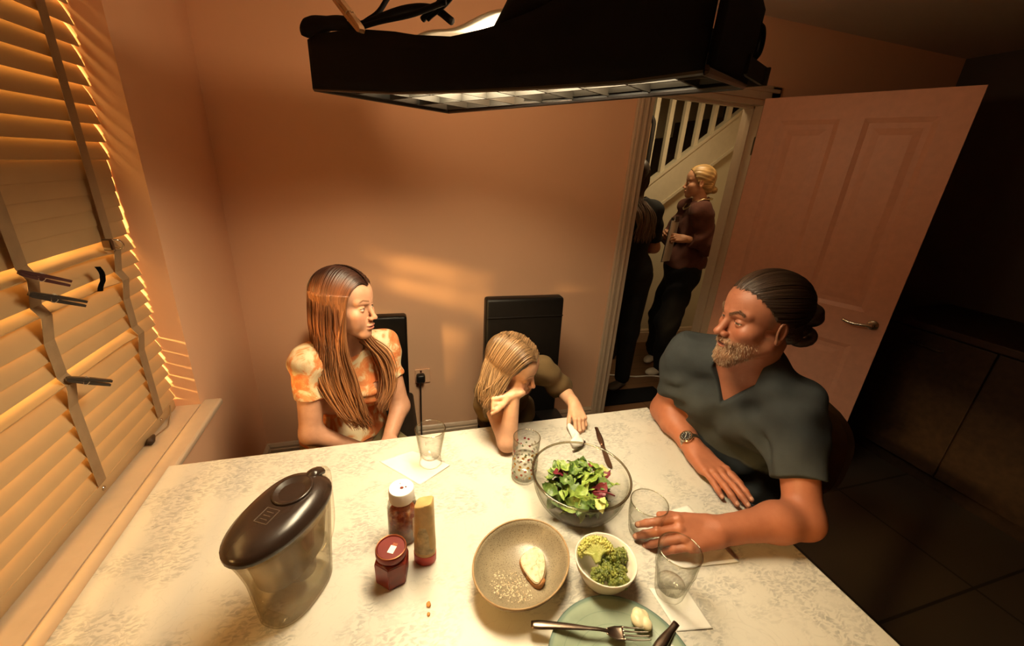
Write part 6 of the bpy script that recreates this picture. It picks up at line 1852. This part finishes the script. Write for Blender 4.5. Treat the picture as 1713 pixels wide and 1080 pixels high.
    def hc(V):
        P = H.loc(V); q = np.clip((0.055 - P[:, 2]) / 0.10, 0, 1)[:, None]
        return dark * (1 - q) + mid_c * 0.22 * q
    solid('hair', cap_, [(*hb, 0.0022)], M['hair'], root, hc)
    rnd = random.Random(4); paths, rads, cols = [], [], []
    c0, rr_ = np.array((-0.016, 0, 0.037)), np.array((0.107, 0.087, 0.093))
    for side, cnt in ((-1, 620), (1, 340)):
        for i in range(cnt):
            q = rnd.random(); x0 = 0.086 - 0.175 * q; x1 = 0.046 - 0.140 * q
            lay = 1.0 + 0.05 * rnd.random()
            P = []
            for ph in (4, 22, 42, 62, 80, 96):
                a = math.radians(ph); x = x0 + (x1 - x0) * (ph / 96) ** 0.8
                k = math.sqrt(max(0.05, 1 - ((x - c0[0]) / rr_[0]) ** 2))
                P.append(H.p(x, side * rr_[1] * k * math.sin(a) * lay - 0.004, c0[2] + rr_[2] * k * math.cos(a) * lay))
            jl = lambda s_: A3(rnd.gauss(0, s_), rnd.gauss(0, s_), 0)
            if side < 0:
                A_ = A3(-0.148, 1.292, 1.03) * (1 - q) + A3(-0.225, 1.385, 1.03) * q
                B_ = A3(-0.128, 1.278, 0.91) * (1 - q) + A3(-0.235, 1.318, 0.925) * q
                C_ = A3(-0.105, 1.262, 0.80) * (1 - q) + A3(-0.165, 1.262, 0.80) * q
                E_ = A3(-0.085, 1.262, 0.715 + 0.05 * rnd.random()) * (1 - q) + A3(-0.130, 1.258, 0.735 + 0.06 * rnd.random()) * q
            else:
                A_ = A3(-0.085, 1.405, 1.03) * (1 - q) + A3(-0.155, 1.455, 1.03) * q
                B_ = A3(-0.020, 1.385, 0.93) * (1 - q) + A3(-0.060, 1.44, 0.96) * q
                if q > 0.7: B_ = A3(-0.12, 1.53, 0.93)
                C_ = A3(-0.010, 1.365, 0.83) * (1 - q) + A3(-0.028, 1.375, 0.85) * q
                E_ = A3(-0.045, 1.335, 0.745 + 0.04 * rnd.random())
                if q > 0.7: C_ = A3(-0.13, 1.55, 0.86); E_ = A3(-0.14, 1.55, 0.80)
            off = jl(0.0075)
            P += [A_ + off, B_ + off * 1.2 + jl(0.003), C_ + off * 1.3 + jl(0.004), E_ + off * 1.2 + jl(0.006)]
            paths.append(P); rads.append(rnd.uniform(0.0021, 0.0042))
            t = rnd.uniform(0.55, 1.25); hl = rnd.random() < 0.25
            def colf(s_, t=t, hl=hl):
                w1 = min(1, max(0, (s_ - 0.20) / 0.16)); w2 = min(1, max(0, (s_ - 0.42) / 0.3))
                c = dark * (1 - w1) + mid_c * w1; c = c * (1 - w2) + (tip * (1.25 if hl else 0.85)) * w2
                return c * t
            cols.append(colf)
    for i in range(320):      # back of the head
        az = rnd.uniform(-1.9, 1.9); P = []; lay = 1 + 0.05 * rnd.random()
        for el in (1.35, 1.0, 0.65, 0.3, 0.0):
            P.append(H.p(*(c0 + rr_ * lay * np.array((-math.cos(el) * math.cos(az), math.cos(el) * math.sin(az), math.sin(el))))))
        x_, y_ = -0.016 - 0.107 * lay * math.cos(az), 0.087 * lay * math.sin(az)
        for zz, kk in ((-0.06, 1.0), (-0.12, 0.96), (-0.17, 0.95), (-0.215 - 0.02 * rnd.random(), 1.0)):
            P.append(H.p(x_ * kk + rnd.gauss(0, 0.003), y_ * kk + rnd.gauss(0, 0.003), zz))
        paths.append(P); rads.append(rnd.uniform(0.0021, 0.0042)); t = rnd.uniform(0.55, 1.25)
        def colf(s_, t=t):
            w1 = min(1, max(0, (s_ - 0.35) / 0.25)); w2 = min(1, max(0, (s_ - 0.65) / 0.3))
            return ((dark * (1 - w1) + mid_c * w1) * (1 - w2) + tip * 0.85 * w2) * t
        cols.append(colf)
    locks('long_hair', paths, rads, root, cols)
    return root
build_woman()

# ------------------------------------------------------------------ CHILD
def build_child():
    SR, SL = A3(0.318, 1.205, 0.865), A3(0.540, 1.275, 0.895)
    l = nrm(SL - SR); mid = (SR + SL) / 2; pel = A3(0.47, 1.44, 0.55)
    u = nrm(mid - pel); u = nrm(u - l * (u @ l)); f = nrm(np.cross(l, u))
    BF = Frame(mid, f, l=l)
    H = Frame((0.372, 1.122, 1.000), (0.74, -0.58, -0.335), (0.02, -0.20, 1.0), 0.86)
    ER, WR = A3(0.338, 1.020, 0.785), A3(0.356, 1.048, 0.938)
    EL, WL = A3(0.640, 1.275, 0.790), A3(0.626, 1.145, 0.808)
    root = thing('person', 'fair-haired child in an olive T-shirt leaning a cheek on one fist', 'person', (0.47, 1.44, 0))
    body = Ops(); simple_torso(body, BF, pel, SR, SL, 0.76, 0.0)
    body.cap(BF.p(-0.02, 0, 0.0), H.p(-0.025, 0, -0.05), 0.038, 0.036, 0.03)
    for S_, E_, W_ in ((SR, ER, WR), (SL, EL, WL)):
        body.cap(S_, E_, 0.036, 0.030, 0.025); body.cap(E_, W_, 0.0310, 0.0200, 0.015)
    add_head(body, H, 'child', up=-0.42, lo=0.45, ears=False)
    add_hand(body, WR, (-0.86, 0.16, -0.22), (0.02, 0.55, 0.80), True, 0.70, [(78, 95, 70), (80, 98, 70), (82, 98, 70), (84, 98, 70)], thumb=(0.75, 0.15, -0.65), tcurl=0.5, spread=0.02)
    add_hand(body, WL, (-0.05, -0.90, -0.30), (0.10, -0.25, 0.96), False, 0.74, [(28, 42, 20), (30, 44, 22), (32, 44, 22), (36, 44, 22)], thumb=(0.8, 0.4, -0.4))
    base = np.array((0.70, 0.40, 0.25))
    def color(V):
        P = H.loc(V)
        C = head_color(H, P, base, (0.55, 0.17, 0.14), (0.30, 0.17, 0.08), (0.1, 0.09, 0.07), (1, 0, -0.4), brow_w=0.0030, up=-0.42, flush=0.7)
        far = (P[:, 2] < -0.16) | (np.abs(P[:, 1]) > 0.13) | (np.abs(P[:, 0]) > 0.16)
        C[far] = base
        return C
    hb = bbox([H.p(-0.13, -0.1, -0.14), H.p(0.14, 0.1, 0.14), H.p(0.14, -0.1, -0.14), H.p(-0.13, 0.1, 0.14)], 0.01)
    lo, hi = body.bounds()
    solid('body', body, [(lo - 0.02, hi + 0.02, 0.0045), (*bbox([WR, WR + A3(-0.1, 0.02, -0.02)], 0.04), 0.0017), (*bbox([WL, WL + A3(0, -0.11, -0.05)], 0.045), 0.0017), (*hb, 0.0018)], M['skin'], root, color)
    sh = Ops(); simple_torso(sh, BF, pel, SR, SL, 0.76, 0.009)
    for S_, E_, q in ((SR, ER, 0.42), (SL, EL, 0.97)):
        c = S_ + (E_ - S_) * q; sh.cap(S_, S_ + (E_ - S_) * (q + 0.25), 0.043, 0.052 if q < 0.5 else 0.046, 0.03); sleeve_cut(sh, c, nrm(E_ - S_), 0.075)
    round_neck(sh, BF, 0.055, 0.020, 0.035)
    lower_clip(sh, pel, 0.58)
    sh.append(folds(mid - A3(0.3, 0.3, 0.4), mid + A3(0.3, 0.3, 0.1), 0.0038, [(36, -30, 40, 1.0), (-50, 36, 60, 0.7)], 9))
    lo, hi = sh.bounds(); solid('t_shirt', sh, [(lo - 0.02, hi + 0.02, 0.004)], plain('olive_cotton', (0.105, 0.062, 0.020), 0.9, var=0.06, bump=0.3, bscale=600), root)
    tr = Ops(); tr.ell(pel, (0.11, 0.13, 0.09), BF.R, 0.03); ff = nrm((f[0], f[1], 0)); ll = nrm((l[0], l[1], 0)); shs = []
    for s, kn, an in seated_legs(tr, pel.copy(), ll, ff, 0.53, 0.0, 0.72, 0.07, 0.30):
        so_ = Ops(); an = A3(an[0], an[1], 0.20); shoe(so_, an, ff, 0.7); shs.append(so_)
    lo, hi = tr.bounds(); solid('trousers', tr, [(lo - 0.02, hi + 0.02, 0.008)], M['black'], root)
    for so_ in shs: lo, hi = so_.bounds(); solid('shoe', so_, [(lo - 0.02, hi + 0.02, 0.006)], M['leather'], root)
    # bobbed fair hair
    cap_ = Ops()
    H.ell(cap_, (-0.018, 0, 0.038), (0.1030, 0.0835, 0.0885), 0.01); H.ell(cap_, (0.022, 0, 0.044), (0.061, 0.068, 0.060), 0.02); H.ell(cap_, (-0.055, 0, -0.040), (0.052, 0.070, 0.075), 0.03)
    H.fun(cap_, lambda x, y, z: -(0.90 * x - 0.44 * z - 0.020 + 0 * y), (-0.2, -0.2, -0.2), (0.2, 0.2, 0.2), 0.008, 'sub')
    H.fun(cap_, lambda x, y, z: 0.0012 * np.sin(y * 330 + 3 * np.sin(x * 40)) + 0 * z, (-0.14, -0.12, -0.12), (0.12, 0.12, 0.16), 0.001, 'disp')
    root_c, mid_c, tip = np.array((0.22, 0.125, 0.055)), np.array((0.33, 0.19, 0.09)), np.array((0.42, 0.26, 0.13))
    solid('hair', cap_, [(*hb, 0.0022)], M['hair'], root, lambda V: np.tile(root_c * 0.55, (len(V), 1)))
    rnd = random.Random(14); paths, rads, cols = [], [], []
    c0, rr_ = np.array((-0.016, 0, 0.037)), np.array((0.107, 0.087, 0.093))
    dn = np.array((0, 0, -1.0))
    for side, cnt in ((-1, 620), (1, 360)):
        for i in range(cnt):
            q = rnd.random(); x0 = 0.080 - 0.175 * q; x1 = (0.050 if side > 0 else 0.030) - (0.150 if side > 0 else 0.125) * q
            lay = 1.0 + 0.06 * rnd.random(); P = []
            part = -0.012; pj = rnd.gauss(0, 0.0035)
            for ph in (2, 20, 40, 60, 80, 96):
                a = math.radians(ph); x = x0 + (x1 - x0) * (ph / 96) ** 0.8
                k = math.sqrt(max(0.06, 1 - ((x - c0[0]) / rr_[0]) ** 2))
                P.append(H.p(x, side * rr_[1] * k * math.sin(a) * lay + (part + pj) * (1 - ph / 96), c0[2] + rr_[2] * k * math.cos(a) * lay))
            L = rnd.uniform(0.085, 0.125) + (0.02 if side < 0 else -0.02)
            b = P[-1]; outw = H.R[:, 1] * side; bk = -H.R[:, 0]
            flare = rnd.uniform(0.0, 0.022) + 0.012
            if side < 0 and q < 0.35: bk_k = 0.035
            else: bk_k = 0.006
            j = lambda s_: A3(rnd.gauss(0, s_), rnd.gauss(0, s_), rnd.gauss(0, s_))
            P += [b + dn * L * 0.4 + outw * flare * 0.6 + bk * bk_k * 0.6 + j(0.003), b + dn * L * 0.75 + outw * flare + bk * bk_k + j(0.004), b + dn * L + outw * (flare - 0.004) + bk * bk_k * 1.1 + j(0.006)]
            paths.append(P); rads.append(rnd.uniform(0.0012, 0.0026))
            t = rnd.uniform(0.35, 1.25)
            cols.append(lambda s_, t=t: (root_c * (1 - min(1, s_ * 2.2)) + (mid_c * (1 - max(0, s_ * 1.6 - 0.6)) + tip * max(0, s_ * 1.6 - 0.6)) * min(1, s_ * 2.2)) * t)
    locks('bobbed_hair', paths, rads, root, cols)
    return root
build_child()

# ------------------------------------------------------------------ PERSON WITH A CLIPBOARD IN THE HALL
def build_sweater():
    SR, SL = A3(2.300, 2.800, 1.385), A3(2.185, 2.520, 1.375)
    l = nrm(SL - SR); mid = (SR + SL) / 2; pel = A3(2.255, 2.665, 0.92)
    u = nrm(mid - pel); u = nrm(u - l * (u @ l)); f = nrm(np.cross(l, u))
    BF = Frame(mid, f, l=l)
    H = Frame((2.232, 2.666, 1.579), (-0.865, 0.489, -0.08), (-0.05, 0.04, 1), 0.95)
    EL, WL = A3(2.275, 2.455, 1.150), A3(2.080, 2.500, 1.190)
    ER, WR = A3(2.220, 2.850, 1.150), A3(2.055, 2.680, 1.200)
    root = thing('person', 'fair-haired woman in a brown jumper standing in the hall with a clipboard', 'person', (2.255, 2.665, 0))
    body = Ops(); simple_torso(body, BF, pel, SR, SL, 1.0, 0.0)
    body.cap(BF.p(-0.03, 0, 0.0), H.p(-0.02, 0, -0.062), 0.050, 0.046, 0.03)
    for S_, E_, W_ in ((SR, ER, WR), (SL, EL, WL)):
        body.cap(S_, E_, 0.040, 0.034, 0.03); body.cap(E_, W_, 0.034, 0.022, 0.02)
    add_head(body, H, 'woman', up=0.3, lo=0.22)
    add_hand(body, WL, (-0.90, 0.25, 0.05), (0.0, -0.75, 0.5), False, 0.88, [(45, 60, 35)] * 4, thumb=(0.8, 0.3, -0.3))
    add_hand(body, WR, (-0.75, -0.45, 0.10), (-0.4, 0.7, 0.5), True, 0.88, [(45, 60, 35)] * 4, thumb=(0.8, 0.3, -0.3))
    base = np.array((0.52, 0.27, 0.16))
    def color(V):
        P = H.loc(V)
        C = head_color(H, P, base, (0.40, 0.13, 0.10), (0.14, 0.08, 0.04), (0.08, 0.07, 0.05), (1, 0, 0), up=0.3)
        far = (P[:, 2] < -0.16) | (np.abs(P[:, 1]) > 0.13) | (np.abs(P[:, 0]) > 0.16)
        C[far] = base
        return C
    hb = bbox([H.p(-0.13, -0.1, -0.14), H.p(0.14, 0.1, 0.14), H.p(0.14, -0.1, -0.14), H.p(-0.13, 0.1, 0.14)], 0.01)
    lo, hi = body.bounds()
    solid('body', body, [(lo - 0.02, hi + 0.02, 0.006), (*bbox([WL, WR, WL + A3(-.12, 0.02, 0)], 0.06), 0.0025), (*hb, 0.0025)], M['skin'], root, color)
    sh = Ops(); simple_torso(sh, BF, pel, SR, SL, 1.0, 0.022)
    for S_, E_, W_ in ((SR, ER, WR), (SL, EL, WL)):
        sh.ell(S_, (0.062,) * 3, None, 0.04); sh.cap(S_, E_, 0.062, 0.066, 0.04); sh.cap(E_, E_ + (W_ - E_) * 0.9, 0.062, 0.048, 0.03); sh.ell(E_ - A3(0, 0, 0.015), (0.062,) * 3, None, 0.03); sleeve_cut(sh, E_ + (W_ - E_) * 0.80, nrm(W_ - E_), 0.07)
    round_neck(sh, BF, 0.060, 0.045, 0.02)
    lower_clip(sh, pel, 0.955)
    sh.append(folds(mid - A3(0.4, 0.4, 0.5), mid + A3(0.4, 0.4, 0.1), 0.006, [(24, -20, 30, 1.0), (-36, 30, 44, 0.7), (50, 30, -40, 0.4)], 12))
    lo, hi = sh.bounds(); solid('jumper', sh, [(lo - 0.02, hi + 0.02, 0.005)], plain('brown_knit', (0.085, 0.026, 0.016), 0.95, var=0.08, bump=0.4, bscale=350), root)
    tr = Ops(); tr.ell(pel + A3(0, 0, 0.0), (0.15, 0.17, 0.15), BF.R, 0.03)
    hl, hr = pel + l * 0.085, pel - l * 0.085
    kl, kr = A3(2.150, 2.585, 0.50), A3(2.235, 2.790, 0.50); al, ar = A3(2.235, 2.645, 0.09), A3(2.335, 2.905, 0.12)
    for a, b, c in ((hl, kl, al), (hr, kr, ar)):
        tr.cap(a, b, 0.105, 0.090, 0.04); tr.cap(b, c - A3(0, 0, 0.02), 0.090, 0.072, 0.04)
    tr.append(folds(pel - A3(0.4, 0.4, 0.95), pel + A3(0.4, 0.4, 0.1), 0.006, [(22, 26, 30, 1.0), (-40, 30, 24, 0.7)], 3))
    lo, hi = tr.bounds(); solid('trousers', tr, [(lo - 0.02, hi + 0.02, 0.007)], plain('black_trousers', (0.010, 0.010, 0.012), 0.9, spec=0.2), root)
    M['trainer'] = plain('white_trainer', (0.62, 0.58, 0.48), 0.6)
    for an, d_ in ((al, (-0.95, -0.15, 0)), (ar, (-0.8, -0.5, 0))):
        so_ = Ops(); shoe(so_, an + A3(0, 0, 0.0), d_, 0.92); lo, hi = so_.bounds(); solid('shoe', so_, [(lo - 0.02, hi + 0.02, 0.006)], M['trainer'], root)
    cap_ = Ops(); H.ell(cap_, (-0.018, 0, 0.038), (0.108, 0.088, 0.092), 0.01); H.ell(cap_, (0.018, 0, 0.044), (0.062, 0.070, 0.062), 0.02); H.ell(cap_, (-0.07, 0, -0.035), (0.046, 0.066, 0.060), 0.03); H.ell(cap_, (-0.115, 0, -0.060), (0.030, 0.032, 0.028), 0.012)
    H.fun(cap_, lambda x, y, z: -(0.90 * x - 0.44 * z - 0.018 + 0 * y), (-0.2, -0.2, -0.2), (0.2, 0.2, 0.2), 0.008, 'sub')
    for s in (1, -1): H.ell(cap_, (-0.004, s * 0.088, -0.026), (0.022, 0.024, 0.034), 0.008, 'sub')
    H.fun(cap_, lambda x, y, z: 0.0012 * np.sin(np.arctan2(y, z + 0.06) * 40 + 3 * np.sin(x * 30)), (-0.16, -0.12, -0.12), (0.12, 0.12, 0.16), 0.001, 'disp')
    solid('hair', cap_, [(*bbox([H.p(-0.16, -0.1, -0.12), H.p(0.14, 0.1, 0.14), H.p(0.14, -0.1, -0.12), H.p(-0.16, 0.1, 0.14)], 0.01), 0.0028)], M['hair'], root, lambda V: np.tile(np.array((0.52, 0.33, 0.13)), (len(V), 1)) * (0.55 + 0.45 * (0.5 + 0.5 * np.sin(H.loc(V)[:, 1] * 160 + H.loc(V)[:, 2] * 90)))[:, None])
    # chain round the neck
    nk = thing('chain_necklace', 'chunky pale chain necklace worn over the brown jumper', 'necklace', tuple(BF.p(0, 0, 0.05)))
    bm = B(); pts = [BF.p(-0.025 + 0.085 * math.cos(a) + 0.02 * max(0, math.cos(a)), 0.078 * math.sin(a), 0.088 - 0.085 * max(0, math.cos(a)) ** 1.3) for a in np.linspace(0, 2 * PI, 41)]
    tube(bm, pts, lambda q: 0.0055 + 0.002 * math.sin(q * 160), 8, caps=False); obj('chain', bm, plain('pale_metal', (0.6, 0.5, 0.3), 0.3, 1.0), nk, smooth=True)
    # clipboard
    c = A3(2.015, 2.575, 1.165); up_ = nrm(A3(0.10, 0.05, 1.0)); nv = nrm(A3(0.62, -0.78, 0.0)); nv = nrm(nv - up_ * (nv @ up_)); rt = np.cross(up_, nv)
    Mb = Matrix(((rt[0], nv[0], up_[0], c[0]), (rt[1], nv[1], up_[1], c[1]), (rt[2], nv[2], up_[2], c[2]), (0, 0, 0, 1)))
    cb = thing('clipboard', 'dark clipboard with white sheets held by the woman in the hall', 'clipboard', tuple(c))
    bm = B(); box(bm, (-0.115, -0.003, -0.16), (0.115, 0.0, 0.16), Mb); obj('board', bm, M['blackpl'], cb)
    bm = B(); box(bm, (-0.105, 0.0005, -0.155), (0.105, 0.006, 0.14), Mb); obj('paper', bm, M['napkin'], cb)
    bm = B(); box(bm, (-0.05, 0.0, 0.135), (0.05, 0.012, 0.175), Mb, bevel=0.003); obj('clip', bm, M['steel'], cb)
    return root
build_sweater()

# ------------------------------------------------------------------ PERSON IN BLACK, SEEN FROM BEHIND
def build_black():
    SL, SR = A3(1.440, 2.500, 1.390), A3(1.745, 2.460, 1.385)
    l = nrm(SL - SR); mid = (SR + SL) / 2; pel = A3(1.640, 2.480, 0.93)
    u = nrm(mid - pel); u = nrm(u - l * (u @ l)); f = nrm(np.cross(l, u))
    BF = Frame(mid, f, l=l)
    H = Frame((1.585, 2.500, 1.585), (0.30, 0.95, -0.03), (0, 0, 1), 0.96)
    ER, WR = A3(1.810, 2.470, 1.130), A3(1.720, 2.620, 1.060)
    EL, WL = A3(1.400, 2.520, 1.130), A3(1.500, 2.660, 1.060)
    root = thing('person', 'person all in black seen from behind beside the door frame, long hair down', 'person', (1.66, 2.48, 0))
    body = Ops(); simple_torso(body, BF, pel, SR, SL, 1.0, 0.0); body.cap(BF.p(-0.02, 0, 0.0), H.p(-0.02, 0, -0.062), 0.050, 0.046, 0.03)
    for S_, E_, W_ in ((SR, ER, WR), (SL, EL, WL)): body.cap(S_, E_, 0.042, 0.037, 0.03); body.cap(E_, W_, 0.037, 0.023, 0.02)
    add_head(body, H, 'woman')
    add_hand(body, WR, (-0.4, 0.8, 0.1), (0.3, 0.1, 0.9), True, 0.9, [(30, 40, 25)] * 4); add_hand(body, WL, (0.4, 0.8, 0.1), (-0.3, 0.1, 0.9), False, 0.9, [(30, 40, 25)] * 4)
    base = np.array((0.50, 0.22, 0.12))
    def color(V):
        P = H.loc(V); C = head_color(H, P, base, (0.40, 0.13, 0.10), (0.10, 0.05, 0.03), (0.08, 0.07, 0.05), (1, 0, 0))
        far = (P[:, 2] < -0.16) | (np.abs(P[:, 1]) > 0.13) | (np.abs(P[:, 0]) > 0.16); C[far] = base; return C
    lo, hi = body.bounds(); hb = bbox([H.p(-0.13, -0.1, -0.14), H.p(0.14, 0.1, 0.14), H.p(0.14, -0.1, -0.14), H.p(-0.13, 0.1, 0.14)], 0.01)
    solid('body', body, [(lo - 0.02, hi + 0.02, 0.006), (*hb, 0.0028)], M['skin'], root, color)
    sh = Ops(); simple_torso(sh, BF, pel, SR, SL, 1.0, 0.014)
    for S_, E_ in ((SR, ER), (SL, EL)):
        sh.cap(S_, S_ + (E_ - S_) * 1.0, 0.056, 0.062, 0.04); sleeve_cut(sh, S_ + (E_ - S_) * 0.80, nrm(E_ - S_), 0.08)
    round_neck(sh, BF, 0.062, 0.04, 0.03); lower_clip(sh, pel, 0.90)
    sh.append(folds(mid - A3(0.4, 0.4, 0.5), mid + A3(0.4, 0.4, 0.1), 0.004, [(24, -20, 30, 1.0), (-36, 30, 44, 0.7)], 22))
    blk = plain('black_garment', (0.008, 0.008, 0.009), 0.75, spec=0.3)
    lo, hi = sh.bounds(); solid('top', sh, [(lo - 0.02, hi + 0.02, 0.006)], blk, root)
    tr = Ops(); tr.ell(pel, (0.13, 0.165, 0.14), BF.R, 0.03); hl, hr = pel + l * 0.08, pel - l * 0.08
    aR, aL = A3(1.755, 2.500, 0.09), A3(1.60, 2.62, 0.09)
    for a, b, c in ((hr, A3(1.725, 2.480, 0.50), aR), (hl, A3(1.585, 2.56, 0.50), aL)): tr.cap(a, b, 0.098, 0.075, 0.04); tr.cap(b, c, 0.075, 0.058, 0.04)
    lo, hi = tr.bounds(); solid('trousers', tr, [(lo - 0.02, hi + 0.02, 0.007)], blk, root)
    dk = plain('dark_trainer', (0.10, 0.085, 0.07), 0.6)
    for an, d_ in ((aR, (-0.75, -0.35, 0)), (aL, (-0.3, 0.9, 0))):
        so_ = Ops(); shoe(so_, an, d_, 0.92); lo, hi = so_.bounds(); solid('shoe', so_, [(lo - 0.02, hi + 0.02, 0.006)], dk, root)
    cap_ = Ops(); H.ell(cap_, (-0.018, 0, 0.038), (0.106, 0.086, 0.091), 0.01); H.ell(cap_, (-0.06, 0, -0.045), (0.050, 0.068, 0.070), 0.03)
    H.fun(cap_, lambda x, y, z: -(0.90 * x - 0.44 * z - 0.020 + 0 * y), (-0.2, -0.2, -0.2), (0.2, 0.2, 0.2), 0.008, 'sub')
    solid('hair', cap_, [(*hb, 0.003)], M['hair'], root, lambda V: np.tile(np.array((0.030, 0.016, 0.010)), (len(V), 1)))
    rnd = random.Random(31); paths, rads, cols = [], [], []
    for i in range(130):
        a = rnd.uniform(-1.3, 1.3)
        P = [H.p(-0.03 - 0.085 * math.cos(a), 0.085 * math.sin(a), 0.05), H.p(-0.02 - 0.088 * math.cos(a), 0.088 * math.sin(a), -0.04), H.p(-0.05 - 0.06 * math.cos(a), 0.055 * math.sin(a), -0.12), BF.p(-0.150 + rnd.gauss(0, 0.006), 0.055 * math.sin(a) + rnd.gauss(0, 0.012) - 0.03, -0.03), BF.p(-0.165 + rnd.gauss(0, 0.006), 0.05 * math.sin(a) + rnd.gauss(0, 0.015) - 0.03, -0.14 - 0.06 * rnd.random())]
        paths.append(P); rads.append(rnd.uniform(0.004, 0.006)); t = rnd.uniform(0.6, 1.3)
        cols.append(lambda s_, t=t: (np.array((0.035, 0.018, 0.010)) * (1 - s_) + np.array((0.16, 0.085, 0.04)) * s_) * t)
    locks('long_hair', paths, rads, root, cols)
    # bag strap over the shoulder
    return root
build_black()
so_ = Ops(); shoe(so_, A3(2.13, 3.10, 0.10), (-0.95, -0.25, 0), 0.95); lo, hi = so_.bounds()
tag(solid('trainer', so_, [(lo - 0.02, hi + 0.02, 0.006)], M['trainer']), 'white trainer on the hall floor beyond the legs of the person in black', 'shoe')
